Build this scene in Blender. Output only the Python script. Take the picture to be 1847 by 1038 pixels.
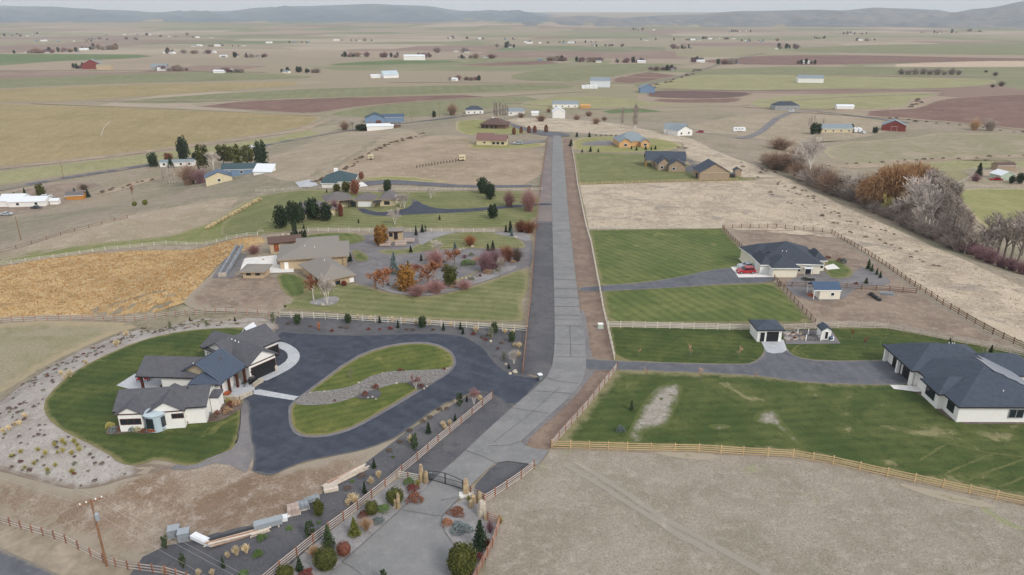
import bpy, math, random
from mathutils import Vector, Matrix
from mathutils.geometry import delaunay_2d_cdt
R=math.radians
random.seed(7)
for o in list(bpy.data.objects): bpy.data.objects.remove(o)
scene=bpy.context.scene
col=scene.collection
# ------------------------------------------------------------ camera
IW,IH,FPX=1847.0,1038.0,1304.0      # photograph size and focal length in its pixels
CAMZ=60.0; HORY=30.0                # drone height above the estate, row of the level horizon
PITCH=math.atan((519-HORY)/FPX)
cd=bpy.data.cameras.new('camera'); cam=bpy.data.objects.new('camera',cd); col.objects.link(cam)
cd.sensor_width=36; cd.lens=36*FPX/IW; cd.clip_start=1.0; cd.clip_end=60000
cam.location=(0,0,CAMZ); cam.rotation_euler=(math.pi/2-PITCH,0,0)
scene.camera=cam
# ------------------------------------------------------------ sky, sun, exposure
SUN_EL,SUN_AZ=38.0,138.0            # degrees; azimuth clockwise from +Y (veiled sun to the right)
w=bpy.data.worlds.new('World'); scene.world=w; w.use_nodes=True
nt=w.node_tree; bg=nt.nodes['Background']
sky=nt.nodes.new('ShaderNodeTexSky'); sky.sky_type='NISHITA'; sky.sun_disc=False
sky.sun_elevation=R(SUN_EL); sky.sun_rotation=R(SUN_AZ); sky.air_density=1.0; sky.dust_density=6.0; sky.ozone_density=1.0
hs=nt.nodes.new('ShaderNodeHueSaturation'); hs.inputs['Saturation'].default_value=0.45
veil=nt.nodes.new('ShaderNodeMix'); veil.data_type='RGBA'; veil.inputs[0].default_value=0.82; veil.inputs[7].default_value=(4.9,5.15,5.5,1)   # even high cloud veil over the clear sky
nt.links.new(sky.outputs[0],hs.inputs['Color']); nt.links.new(hs.outputs[0],veil.inputs[6]); nt.links.new(veil.outputs[2],bg.inputs[0]); bg.inputs[1].default_value=0.15
sd=bpy.data.lights.new('sun','SUN'); sun=bpy.data.objects.new('sun',sd); col.objects.link(sun)
sd.energy=1.45; sd.angle=R(14); sd.color=(1.0,0.95,0.88)
sv=Vector((math.sin(R(SUN_AZ))*math.cos(R(SUN_EL)),math.cos(R(SUN_AZ))*math.cos(R(SUN_EL)),math.sin(R(SUN_EL))))
sun.rotation_euler=sv.to_track_quat('Z','Y').to_euler(); sun.location=(0,0,300)
vs=scene.view_settings; vs.view_transform='Standard'; vs.look='None'; vs.gamma=1; vs.exposure=0.26
SP,CP=math.sin(PITCH),math.cos(PITCH)
def sstep(a,b,x):
    t=(x-a)/(b-a); t=0.0 if t<0 else 1.0 if t>1 else t
    return t*t*(3-2*t)
def lerp_tab(tab,x):
    if x<=tab[0][0]: return tab[0][1]
    for (x0,y0),(x1,y1) in zip(tab,tab[1:]):
        if x<=x1:
            t=(x-x0)/(x1-x0); t=t*t*(3-2*t); return y0+(y1-y0)*t
    return tab[-1][1]
def ray(px,py):
    u=(px-IW/2)/FPX; v=(py-IH/2)/FPX
    return (u, CP-v*SP, -SP-v*CP)
def W(px,py,z=0.0):
    d=ray(px,py); t=(z-CAMZ)/d[2]
    return (d[0]*t,d[1]*t,z)
def seg_d2(px,py,ax,ay,bx,by):
    dx,dy=bx-ax,by-ay; L=dx*dx+dy*dy
    t=((px-ax)*dx+(py-ay)*dy)/L if L>0 else 0
    t=0 if t<0 else 1 if t>1 else t
    ex,ey=ax+t*dx-px,ay+t*dy-py
    return ex*ex+ey*ey
def inpoly(x,y,P):
    c=False; j=len(P)-1
    for i in range(len(P)):
        xi,yi=P[i][0],P[i][1]; xj,yj=P[j][0],P[j][1]
        if (yi>y)!=(yj>y) and x<(xj-xi)*(y-yi)/(yj-yi)+xi: c=not c
        j=i
    return c
def sdist(x,y,P):           # >0 outside
    d=1e18; j=len(P)-1
    for i in range(len(P)):
        e=seg_d2(x,y,P[j][0],P[j][1],P[i][0],P[i][1])
        if e<d: d=e
        j=i
    d=math.sqrt(d)
    return -d if inpoly(x,y,P) else d
ZT=[(150,0),(230,-4.5),(330,-6),(420,-9),(540,-14)]
VALLEY=-25.0
# the bench that carries the estate, as ground points (metres)
BENCH=[W(*p)[:2] for p in [(2600,700,0),(1900,600,0),(1700,515,-2),(1560,440,-4),(1450,375,-5),(1385,325,-6),(1330,293,-8),(1250,256,-11),(1150,238,-13),(1040,228,-14),
   (940,222,-14),(860,224,-14),(770,236,-12),(690,256,-10),(640,285,-8),(560,330,-6),(440,352,-6),(300,385,-8),(100,450,-8),(-60,492,-8),(-500,620,-6),(-900,900,0),(-600,1500,0),(2000,1500,0)]]
PAD=[W(*p)[:2] for p in [(78,735),(85,715),(120,680),(170,650),(250,615),(330,597),(437,592),(700,600),(700,800),(425,810),(340,842),(240,842),(160,800),(95,765)]]
def T(x,y):
    z=lerp_tab(ZT,y)
    if x<-14:
        k=1.0
        if -135<x and 60<y<190:
            d=sdist(x,y,PAD); k=sstep(0,17,d)
        if k>0:
            e=lerp_tab(((128,-54),(162,-102)),y)
            z-=4.5*k*(1-sstep(e,e+22,x))*(1-0.6*sstep(200,330,y))
    if 95<y and (-700<x<900):
        d=sdist(x,y,BENCH)
    else: d=1e3 if y>560 or abs(x)>600 else -1
    if d>0:
        wd=150.0 if x>0 else 120.0
        k=sstep(0,wd,d); z=z*(1-k)+VALLEY*k
    if y>3000: z+=0.012*(y-3000)*sstep(3000,6000,y)
    return z
def G(px,py):               # ground point under a pixel
    d=ray(px,py); t=40.0; pt=t
    if d[2]>=-0.004: t=6000/d[1]; return (d[0]*t,6000.0,T(d[0]*t,6000.0))
    while t<14000:
        if CAMZ+d[2]*t<=T(d[0]*t,d[1]*t): break
        pt=t; t+=max(1.0,t*0.01)
    a,b=pt,t
    for _ in range(24):
        m=(a+b)/2
        if CAMZ+d[2]*m<=T(d[0]*m,d[1]*m): b=m
        else: a=m
    return (d[0]*b,d[1]*b,T(d[0]*b,d[1]*b))
def depth(p): return p[1]*CP-(p[2]-CAMZ)*SP
# ------------------------------------------------------------ helpers: colours and materials
def lin(c): c/=255.0; return c/12.92 if c<=0.04045 else ((c+0.055)/1.055)**2.4
def C(r,g,b): return (lin(r),lin(g),lin(b),1.0)
MATS={}
class NT:
    def __init__(s,name,rough=0.9,spec=0.2):
        m=bpy.data.materials.new(name); m.use_nodes=True; s.m=m; s.t=m.node_tree; s.b=s.t.nodes['Principled BSDF']
        s.b.inputs['Roughness'].default_value=rough; s.b.inputs['Specular IOR Level'].default_value=spec
        MATS[name]=m
    def n(s,k,**kw):
        x=s.t.nodes.new(k)
        for a,v in kw.items(): setattr(x,a,v)
        return x
    def l(s,a,b): s.t.links.new(a,b)
    def pos(s):
        if not hasattr(s,'_p'): s._p=s.n('ShaderNodeNewGeometry').outputs['Position']
        return s._p
    def noise(s,scale,detail=4,vec=None,rough=0.55,dist=0.0):
        x=s.n('ShaderNodeTexNoise'); x.inputs['Scale'].default_value=scale; x.inputs['Detail'].default_value=detail
        x.inputs['Roughness'].default_value=rough; x.inputs['Distortion'].default_value=dist
        s.l(vec or s.pos(),x.inputs['Vector']); return x.outputs['Fac']
    def rng(s,v,a,b,c=0.0,d=1.0):
        x=s.n('ShaderNodeMapRange'); x.interpolation_type='SMOOTHSTEP'
        for i,q in enumerate((a,b,c,d)): x.inputs[i+1].default_value=q
        s.l(v,x.inputs[0]); return x.outputs[0]
    def math(s,op,a,b):
        x=s.n('ShaderNodeMath',operation=op)
        for i,q in enumerate((a,b)):
            if isinstance(q,(int,float)): x.inputs[i].default_value=q
            else: s.l(q,x.inputs[i])
        return x.outputs[0]
    def mix(s,f,a,b,mode='MIX'):
        x=s.n('ShaderNodeMix',data_type='RGBA',blend_type=mode)
        for i,q in ((0,f),(6,a),(7,b)):
            if isinstance(q,(int,float)): x.inputs[i].default_value=q
            elif isinstance(q,tuple): x.inputs[i].default_value=q
            else: s.l(q,x.inputs[i])
        return x.outputs[2]
    def base(s,c): s.l(c,s.b.inputs['Base Color'])
    def bump(s,h,strength=0.3,dist=0.05):
        x=s.n('ShaderNodeBump'); x.inputs['Strength'].default_value=strength; x.inputs['Distance'].default_value=dist
        s.l(h,x.inputs['Height']); s.l(x.outputs[0],s.b.inputs['Normal'])
def gmat(name,c1,c2,c3=None,big=12.0,mid=2.5,fine=0.35,speck=None,stripe=None,border=None,bamt=(0.2,1.6),rows=None,bump=0.4,bare=None):
    """ground: broad patches c1/c2, mid mottling c3, fine grain, optional specks, mowing stripes (angle,width,amount) and a ragged border colour"""
    s=NT(name); p=s.pos()
    k=s.rng(s.noise(1/big,5,dist=0.6),0.36,0.64); c=s.mix(k,c1,c2)
    if c3: c=s.mix(s.rng(s.noise(1/mid,5,rough=0.65),0.46,0.72,0,0.8),c,c3)
    if bare: c=s.mix(s.rng(s.noise(bare[1],6,rough=0.65,dist=0.8),bare[2],bare[2]+0.08),c,bare[0])
    f=s.noise(1/fine,3,rough=0.7); d=s.rng(f,0.25,0.75,0.78,1.2)
    x=s.n('ShaderNodeVectorMath',operation='SCALE'); s.l(c,x.inputs[0]); s.l(d,x.inputs['Scale']); c=x.outputs[0]
    if speck: c=s.mix(s.rng(s.noise(1/speck[1],2),speck[2],speck[2]+0.06),c,speck[0])
    for st in ([stripe] if stripe else [])+([rows] if rows else []):
        a=R(st[0]); v=s.n('ShaderNodeVectorMath',operation='DOT_PRODUCT'); v.inputs[1].default_value=(math.cos(a),math.sin(a),0); s.l(p,v.inputs[0])
        q=s.math('ADD',v.outputs['Value'],s.math('MULTIPLY',s.noise(0.06,2),st[1]*1.2))
        q=s.math('SINE',s.math('MULTIPLY',q,math.pi/st[1]),0)
        e=s.n('ShaderNodeVectorMath',operation='SCALE'); s.l(c,e.inputs[0]); s.l(s.rng(q,-0.5,0.5,1-st[2],1+st[2]),e.inputs['Scale']); c=e.outputs[0]
    if border:
        at=s.n('ShaderNodeAttribute',attribute_name='edge')
        ee=s.math('ADD',at.outputs['Fac'],s.math('MULTIPLY',s.math('SUBTRACT',s.noise(0.45 if bamt[1]<5 else 0.06,5,rough=0.7),0.5),bamt[1]*2.2))
        c=s.mix(s.rng(ee,bamt[0],bamt[0]+bamt[1]),border,c)
    s.base(c)
    if bump: s.bump(f,bump,0.06)
    return s.m
def smat(name,c,var=0.08,scale=1.5,rough=0.8,spec=0.25,metal=0.0,rnd=0.0,bump=None,bscale=8,c2=None):
    """object paint or fabric: colour with soft mottling, optional per-object variation"""
    s=NT(name,rough,spec); s.b.inputs['Metallic'].default_value=metal
    tc=s.n('ShaderNodeTexCoord').outputs['Object']
    nz=s.noise(scale,5,vec=tc,rough=0.6)
    d=s.rng(nz,0.25,0.75,1-var,1+var)
    if rnd:
        oi=s.n('ShaderNodeObjectInfo').outputs['Random']; d=s.math('MULTIPLY',d,s.rng(oi,0,1,1-rnd,1+rnd))
    base=c
    if c2: base=s.mix(s.rng(s.noise(scale*0.6,4,vec=tc),0.4,0.62),c,c2)
    x=s.n('ShaderNodeVectorMath',operation='SCALE')
    if c2: s.l(base,x.inputs[0])
    else: x.inputs[0].default_value=c[:3]
    s.l(d,x.inputs['Scale']); s.base(x.outputs[0])
    if bump: s.bump(s.noise(bscale,3,vec=tc),bump,0.03)
    return s.m
def leafmat(name,c1,c2,scale=6.0,rnd=0.15,trans=0.0):
    s=NT(name,0.75,0.15); tc=s.n('ShaderNodeTexCoord').outputs['Object']
    c=s.mix(s.rng(s.noise(scale,3,vec=tc),0.36,0.64),c1,c2)
    oi=s.n('ShaderNodeObjectInfo').outputs['Random']
    x=s.n('ShaderNodeVectorMath',operation='SCALE'); s.l(c,x.inputs[0]); s.l(s.rng(oi,0,1,1-rnd,1+rnd),x.inputs['Scale']); s.base(x.outputs[0])
    return s.m
# ------------------------------------------------------------ helpers: meshes and objects
class MB:
    def __init__(s): s.v=[]; s.f=[]
    def poly(s,pts):
        i=len(s.v); s.v+= [tuple(p) for p in pts]; s.f.append(tuple(range(i,i+len(pts))))
    def box(s,c,d,rz=0.0,tilt=None):
        i=len(s.v); hx,hy,hz=d[0]/2,d[1]/2,d[2]/2; ca,sa=math.cos(rz),math.sin(rz)
        for z in (-hz,hz):
            for x,y in ((-hx,-hy),(hx,-hy),(hx,hy),(-hx,hy)):
                s.v.append((c[0]+x*ca-y*sa,c[1]+x*sa+y*ca,c[2]+z))
        s.f+=[(i+3,i+2,i+1,i),(i+4,i+5,i+6,i+7),(i,i+1,i+5,i+4),(i+1,i+2,i+6,i+5),(i+2,i+3,i+7,i+6),(i+3,i,i+4,i+7)]
    def tube(s,a,b,r0,r1,n=6,cap=True):
        a,b=Vector(a),Vector(b); d=(b-a)
        if d.length<1e-6: return
        d.normalize(); u=d.orthogonal().normalized(); w=d.cross(u); i=len(s.v)
        for p,r in ((a,r0),(b,r1)):
            for k in range(n):
                t=2*math.pi*k/n; q=p+u*(r*math.cos(t))+w*(r*math.sin(t)); s.v.append(tuple(q))
        for k in range(n):
            j=(k+1)%n; s.f.append((i+k,i+j,i+n+j,i+n+k))
        if cap: s.f.append(tuple(range(i+n-1,i-1,-1))); s.f.append(tuple(range(i+n,i+2*n)))
    def prism(s,pts,z0,z1):
        n=len(pts); i=len(s.v)
        for z in (z0,z1): s.v+=[(p[0],p[1],z) for p in pts]
        s.f.append(tuple(range(i+n-1,i-1,-1))); s.f.append(tuple(range(i+n,i+2*n)))
        for k in range(n):
            j=(k+1)%n; s.f.append((i+k,i+j,i+n+j,i+n+k))
    def lathe(s,prof,n=16,c=(0,0)):
        i=len(s.v); m=len(prof)
        for r,z in prof:
            for k in range(n): t=2*math.pi*k/n; s.v.append((c[0]+r*math.cos(t),c[1]+r*math.sin(t),z))
        for a in range(m-1):
            for k in range(n): j=(k+1)%n; s.f.append((i+a*n+k,i+a*n+j,i+(a+1)*n+j,i+(a+1)*n+k))
        s.f.append(tuple(range(i+n-1,i-1,-1))); s.f.append(tuple(range(i+(m-1)*n,i+m*n)))
    def ribbon(s,a,b,w0,w1):
        d=(b[0]-a[0],b[1]-a[1],b[2]-a[2]); r=(random.uniform(-1,1),random.uniform(-1,1),random.uniform(-1,1))
        x=(d[1]*r[2]-d[2]*r[1],d[2]*r[0]-d[0]*r[2],d[0]*r[1]-d[1]*r[0]); L=math.sqrt(x[0]**2+x[1]**2+x[2]**2) or 1
        x=(x[0]/L,x[1]/L,x[2]/L); i=len(s.v)
        s.v+=[(a[0]-x[0]*w0,a[1]-x[1]*w0,a[2]-x[2]*w0),(a[0]+x[0]*w0,a[1]+x[1]*w0,a[2]+x[2]*w0),(b[0]+x[0]*w1,b[1]+x[1]*w1,b[2]+x[2]*w1),(b[0]-x[0]*w1,b[1]-x[1]*w1,b[2]-x[2]*w1)]
        s.f.append((i,i+1,i+2,i+3))
    def leaf(s,p,sz):
        u=Vector((random.gauss(0,1),random.gauss(0,1),random.gauss(0,1))).normalized(); t=u.orthogonal().normalized(); t.rotate(Matrix.Rotation(random.random()*6.28,3,u)); w=u.cross(t)
        a=sz*random.uniform(.6,1.2); b=a*random.uniform(.45,.8); p=Vector(p); i=len(s.v)
        s.v+=[tuple(p-t*a),tuple(p-w*b),tuple(p+t*a),tuple(p+w*b)]; s.f.append((i,i+1,i+2,i+3))
    def mesh(s,name,mat,smooth=False):
        me=bpy.data.meshes.new(name); me.from_pydata(s.v,[],s.f); me.materials.append(MATS[mat] if isinstance(mat,str) else mat)
        if smooth: me.polygons.foreach_set('use_smooth',[True]*len(me.polygons))
        me.update(); return me
    def build(s,name,mat,parent=None,loc=None,smooth=False):
        return obj(name,s.mesh(name,mat,smooth),parent,loc)
def obj(name,me,parent=None,loc=None,rz=0.0,scale=None):
    o=bpy.data.objects.new(name,me); col.objects.link(o)
    if parent: o.parent=parent
    if loc: o.location=loc
    if rz: o.rotation_euler=(0,0,rz)
    if scale: o.scale=scale
    return o
def tag(o,label,cat,group=None,kind=None):
    o['label']=label; o['category']=cat
    if group: o['group']=group
    if kind: o['kind']=kind
    return o
def thing(name,label,cat,loc,rz=0.0,scale=None,group=None):
    o=obj(name,None,None,loc,rz,scale); o.empty_display_size=0.2
    return tag(o,label,cat,group)
SHEETS=[]
def ztop(x,y):
    z=0.0
    for P,bb,off in SHEETS:
        if bb[0]<=x<=bb[2] and bb[1]<=y<=bb[3] and inpoly(x,y,P):
            q=off(x,y)
            if q>z: z=q
    return T(x,y)+z
def GT(px,py):
    g=G(px,py); return (g[0],g[1],ztop(g[0],g[1]))
def chaikin(P,n=2):
    for _ in range(n):
        Q=[]
        for i in range(len(P)):
            a,b=P[i],P[(i+1)%len(P)]
            Q+=[(a[0]*.75+b[0]*.25,a[1]*.75+b[1]*.25),(a[0]*.25+b[0]*.75,a[1]*.25+b[1]*.75)]
        P=Q
    return P
def sheet(name,label,cat,px,mat,layer,step,smooth=1,jit=0.0,world=False,parent=None,kind='structure',thick=0.0):
    P=[tuple(p[:2]) for p in px] if world else [G(*p)[:2] for p in px]
    if smooth: P=chaikin(P,smooth)
    Q=[]
    for i in range(len(P)):
        a,b=P[i],P[(i+1)%len(P)]; L=math.hypot(b[0]-a[0],b[1]-a[1])
        if L<0.02: continue
        m=max(1,int(L/step)) if L<step*400 else 60
        for k in range(m):
            t=k/m; Q.append((a[0]+(b[0]-a[0])*t+random.uniform(-jit,jit),a[1]+(b[1]-a[1])*t+random.uniform(-jit,jit)))
    xs=[q[0] for q in Q]; ys=[q[1] for q in Q]; bb=(min(xs),min(ys),max(xs),max(ys))
    off=lambda x,y: layer*(0.022+0.00011*math.hypot(x,y))
    pts=[Vector(q) for q in Q]; n=len(pts)
    x0=bb[0]
    nx=int((bb[2]-bb[0])/step); ny=int((bb[3]-bb[1])/step)
    if nx*ny<60000:
        for i in range(1,nx+1):
            for j in range(1,ny+1):
                x=bb[0]+i*step+random.uniform(-.2,.2)*step; y=bb[1]+j*step+random.uniform(-.2,.2)*step
                if inpoly(x,y,Q) and min(seg_d2(x,y,*Q[k-1],*Q[k]) for k in range(n))>(step*.35)**2: pts.append(Vector((x,y)))
    r=delaunay_2d_cdt(pts,[],[list(range(n))],1,1e-5)
    V=[(v.x,v.y,T(v.x,v.y)+off(v.x,v.y)) for v in r[0]]
    F=[tuple(f) for f in r[2]]
    F=[f if (V[f[1]][0]-V[f[0]][0])*(V[f[2]][1]-V[f[0]][1])-(V[f[1]][1]-V[f[0]][1])*(V[f[2]][0]-V[f[0]][0])>0 else f[::-1] for f in F]
    me=bpy.data.meshes.new(name); me.from_pydata(V,[],F); me.materials.append(MATS[mat])
    at=me.attributes.new('edge','FLOAT','POINT')
    at.data.foreach_set('value',[math.sqrt(min(seg_d2(v[0],v[1],*Q[k-1],*Q[k]) for k in range(n))) for v in V])
    me.update()
    o=obj(name,me,parent)
    if parent is None: tag(o,label,cat,kind=kind)
    SHEETS.append((Q,bb,off)); return o
def strip(name,label,cat,px,width,mat,layer,step=4.0,**kw):
    c=[G(*p)[:2] for p in px]; Lf,Rt=[],[]
    for i,p in enumerate(c):
        a=c[max(0,i-1)]; b=c[min(len(c)-1,i+1)]; dx,dy=b[0]-a[0],b[1]-a[1]; L=math.hypot(dx,dy)
        wd=width if isinstance(width,(int,float)) else width[i]
        Lf.append((p[0]-dy/L*wd/2,p[1]+dx/L*wd/2)); Rt.append((p[0]+dy/L*wd/2,p[1]-dx/L*wd/2))
    return sheet(name,label,cat,Lf+Rt[::-1],mat,layer,step,smooth=kw.pop('smooth',0),world=True,**kw)
# ------------------------------------------------------------ ground materials
DRY=C(149,139,124)
gmat('dry_field',C(150,140,128),C(136,128,114),C(163,153,142),big=9,mid=1.6,fine=0.3,speck=(C(126,116,98),0.5,0.66),bare=(C(142,142,110),0.09,0.6))
gmat('dry_slope',C(184,169,148),C(160,145,128),C(197,184,165),big=11,mid=2.4,fine=0.4,speck=(C(134,118,104),1.6,0.63),bare=(C(150,139,128),0.06,0.57))
gmat('golden',C(182,152,108),C(162,134,94),C(196,172,132),big=7,mid=2.6,fine=0.5,speck=(C(150,124,88),1.8,0.58))
gmat('tan_field',C(158,143,125),C(145,133,111),C(170,156,138),big=20,mid=5,fine=0.7)
gmat('bench_brown',C(158,140,121),C(143,127,107),C(171,155,136),big=26,mid=6,fine=0.8,bare=(C(132,126,94),0.03,0.6))
gmat('dirt',C(143,126,112),C(124,108,96),C(158,144,130),big=8,mid=1.8,fine=0.3,speck=(C(176,166,154),0.25,0.69),border=DRY,bamt=(0.2,2.2))
gmat('dirt_lot',C(146,132,118),C(124,104,86),C(164,152,140),big=13,mid=2.4,fine=0.3,speck=(C(180,172,162),0.22,0.68),border=DRY,bamt=(0.2,2.5))
gmat('brown_strip',C(122,104,94),C(138,120,106),C(108,90,80),big=7,mid=1.6,fine=0.3,speck=(C(168,152,136),0.25,0.68))
gmat('gravel_dark',C(86,86,91),C(99,98,100),C(78,78,83),big=10,mid=2,fine=0.14,speck=(C(140,138,140),0.16,0.68),bump=0.8)
gmat('gravel_mid',C(124,120,121),C(110,107,109),C(134,129,128),big=9,mid=2,fine=0.15,speck=(C(152,146,142),0.16,0.68),bump=0.8)
gmat('gravel_brown',C(128,118,116),C(116,108,108),C(140,128,122),big=14,mid=3,fine=0.2)
gmat('gravel_pale',C(146,143,143),C(130,127,127),C(160,156,154),big=5,mid=1.2,fine=0.14,speck=(C(104,100,104),0.2,0.66),bump=0.8)
gmat('rock_bank',C(164,157,151),C(148,139,132),C(178,172,167),big=7,mid=1.3,fine=0.2,speck=(C(112,100,96),0.35,0.63),bump=0.9,border=C(124,110,98),bamt=(0.0,1.2))
gmat('lawn',C(62,77,39),C(82,90,47),C(54,68,34),big=7,mid=1.6,fine=0.22,border=C(122,116,80),bamt=(0.05,0.9),stripe=(80,0.9,0.07),bare=(C(102,104,60),0.13,0.6))
gmat('lawn_island',C(80,92,44),C(100,104,54),C(72,82,42),big=5,mid=1.3,fine=0.22,border=C(128,120,76),bamt=(0.05,0.6),stripe=(115,0.9,0.08),bare=(C(118,116,66),0.2,0.6))
gmat('lawn_big',C(64,79,40),C(88,94,53),C(55,70,35),big=10,mid=1.8,fine=0.22,border=C(132,125,94),bamt=(0.2,2.0),stripe=(95,1.1,0.06),bare=(C(126,122,88),0.1,0.575))
gmat('lawn_paddock',C(84,97,52),C(104,110,64),C(74,87,46),big=12,mid=2.4,fine=0.3,border=C(126,120,86),bamt=(0.05,1.2),stripe=(25,1.3,0.09),bare=(C(118,118,74),0.07,0.6))
gmat('lawn_olive',C(108,112,72),C(122,122,84),C(96,101,64),big=10,mid=2.4,fine=0.3,border=C(138,130,98),bamt=(0.1,1.4),stripe=(78,1.5,0.09),bare=(C(134,128,86),0.08,0.6))
gmat('lawn_far',C(132,132,84),C(144,140,94),C(120,122,76),big=18,mid=4,fine=0.7,border=C(164,150,120),bamt=(0.3,3.0),stripe=(70,2.2,0.06))
gmat('rough_grass',C(138,131,103),C(148,138,116),C(124,121,90),big=16,mid=4,fine=0.5,border=C(160,146,120),bamt=(0.2,4.0),bare=(C(156,142,122),0.05,0.54))
gmat('verge_green',C(112,118,70),C(126,126,84),C(138,132,98),big=10,mid=3,fine=0.4,border=C(146,136,112),bamt=(0.2,3.0),bare=(C(140,130,104),0.06,0.58))
gmat('bare_patch',C(154,147,138),C(142,135,124),C(168,161,153),big=5,mid=1.2,fine=0.3,border=C(84,92,50),bamt=(0.2,1.5),bare=(C(86,92,52),0.45,0.57))
gmat('rut',C(161,149,136),C(151,141,128),C(170,159,147),big=3,mid=1,fine=0.25,border=C(149,141,130),bamt=(0.02,0.5))
gmat('fringe',C(104,104,60),C(116,114,70),C(128,123,86),big=4,mid=1,fine=0.25,border=C(160,149,132),bamt=(0.3,1.2))
gmat('dead_line',C(96,100,60),C(88,94,54),C(108,108,70),big=3,mid=1,fine=0.25)
gmat('mulch',C(112,98,90),C(98,86,80),C(128,114,106),big=4,mid=1,fine=0.2)
gmat('road_surface',C(132,131,131),C(122,122,122),C(139,138,137),big=5,mid=1.1,fine=0.12,bump=0.15,stripe=(92,2.9,0.025))
gmat('asphalt_new',C(61,66,77),C(72,77,88),C(56,61,71),big=4,mid=1.2,fine=0.12,bump=0.2,speck=(C(94,97,104),0.2,0.7),border=C(98,97,98),bamt=(0.0,0.5),stripe=(52,1.3,0.04),bare=(C(78,82,91),0.16,0.6))
gmat('asphalt_old',C(100,101,107),C(90,91,98),C(112,111,114),big=5,mid=1.4,fine=0.12,bump=0.2,border=C(128,121,110),bamt=(0.0,0.6),stripe=(4,1.2,0.03))
gmat('concrete',C(182,184,188),C(172,174,178),C(192,193,195),big=4,mid=1,fine=0.2,bump=0.1)
gmat('concrete_white',C(226,222,218),C(214,210,206),C(232,229,226),big=4,mid=1,fine=0.2,bump=0.1)
gmat('seal',C(98,98,99),C(108,107,107),bump=0)
gmat('curb',C(150,150,150),C(140,140,140),bump=0)
gmat('field_olive',C(150,134,98),C(140,126,90),C(156,141,106),big=60,mid=14,fine=2.0,rows=(12,6,0.02),border=C(150,138,118),bamt=(0.0,4.0))
gmat('field_light',C(146,142,104),C(137,134,96),C(152,147,112),big=40,mid=10,fine=1.5,rows=(20,5,0.02),border=C(150,138,118),bamt=(0.0,4.0))
gmat('field_green',C(124,123,92),C(115,116,84),C(132,130,100),big=70,mid=15,fine=2,rows=(8,7,0.03),border=C(150,138,118),bamt=(0.0,4.0))
gmat('field_bright',C(96,112,72),C(90,106,66),C(104,118,80),big=70,mid=15,fine=2,border=C(150,138,118),bamt=(0.0,4.0))
gmat('plowed',C(120,93,84),C(110,85,77),C(138,112,100),big=60,mid=10,fine=1.5,rows=(62,4,0.05),border=C(150,138,118),bamt=(0.0,4.0))
gmat('plowed_dark',C(104,82,78),C(98,78,72),C(112,90,84),big=60,mid=10,fine=1.5,border=C(150,138,118),bamt=(0.0,4.0))
gmat('field_pale',C(186,166,146),C(178,158,136),C(192,174,156),big=60,mid=10,fine=1.5,border=C(150,138,118),bamt=(0.0,4.0))
gmat('hill_brown_hazed',C(114,114,116),C(94,102,110),C(148,138,126),big=700,mid=160,fine=30,bump=0)  # blue-grey of distance haze put into the hill colour, with tan patches
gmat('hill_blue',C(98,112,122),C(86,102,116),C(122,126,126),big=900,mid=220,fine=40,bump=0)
def plain_mat():
    s=NT('plain'); p=s.pos()
    mp=s.n('ShaderNodeMapping'); mp.inputs['Scale'].default_value=(1/420,1/340,0); mp.inputs['Rotation'].default_value=(0,0,R(9)); s.l(p,mp.inputs[0])
    v=s.n('ShaderNodeTexVoronoi',distance='CHEBYCHEV'); v.inputs['Scale'].default_value=1.0; v.inputs['Randomness'].default_value=0.8; s.l(mp.outputs[0],v.inputs['Vector'])
    sep=s.n('ShaderNodeSeparateColor'); s.l(v.outputs['Color'],sep.inputs[0])
    r=s.n('ShaderNodeValToRGB'); r.color_ramp.interpolation='CONSTANT'; s.l(sep.outputs[0],r.inputs[0])
    cs=[(0,C(144,132,112)),(0.2,C(122,123,92)),(0.36,C(152,136,118)),(0.52,C(108,115,84)),(0.62,C(132,110,100)),(0.74,C(138,131,104)),(0.88,C(164,150,132))]
    while len(r.color_ramp.elements)<len(cs): r.color_ramp.elements.new(0.5)
    for e,(q,k) in zip(r.color_ramp.elements,cs): e.position=q; e.color=k
    near=s.mix(s.rng(s.noise(1/45,5,dist=.5),0.38,0.62),C(143,131,115),C(126,120,100))
    near=s.mix(s.rng(s.noise(1/7,5,rough=.65),0.45,0.7,0,.7),near,C(156,144,128))
    sx=s.n('ShaderNodeSeparateXYZ'); s.l(p,sx.inputs[0])
    c=s.mix(s.rng(sx.outputs[1],620,800),near,r.outputs[0])
    c=s.mix(s.rng(s.noise(1/130,5,dist=.5),0.42,0.66,0,0.5),c,C(148,134,116))
    x=s.n('ShaderNodeVectorMath',operation='SCALE'); s.l(c,x.inputs[0]); s.l(s.rng(s.noise(0.6,4,rough=.7),0.25,0.75,0.8,1.2),x.inputs['Scale']); s.base(x.outputs[0])
plain_mat()
# ------------------------------------------------------------ the ground: one sheet to the foot of the hills
def lines(lo,hi,step,out,g=1.09):
    a=[lo+step*i for i in range(int((hi-lo)/step)+1)]; s=step; x=a[-1]
    while x<out[1]: s*=g; x+=s; a.append(x)
    s=step; x=a[0]; b=[]
    while x>out[0]: s*=g; x-=s; b.append(x)
    return b[::-1]+a
XL=lines(-330,360,3.0,(-14000,14000)); YL=lines(45,640,3.0,(20,17000),1.045)
V=[(x,y,T(x,y)) for y in YL for x in XL]; nx=len(XL)
F=[(j*nx+i,j*nx+i+1,(j+1)*nx+i+1,(j+1)*nx+i) for j in range(len(YL)-1) for i in range(nx-1)]
me=bpy.data.meshes.new('ground'); me.from_pydata(V,[],F); me.materials.append(MATS['plain']); me.polygons.foreach_set('use_smooth',[True]*len(F))
tag(obj('ground',me),'wide dry valley floor and bench of tan grass under everything','ground',kind='structure')
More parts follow.
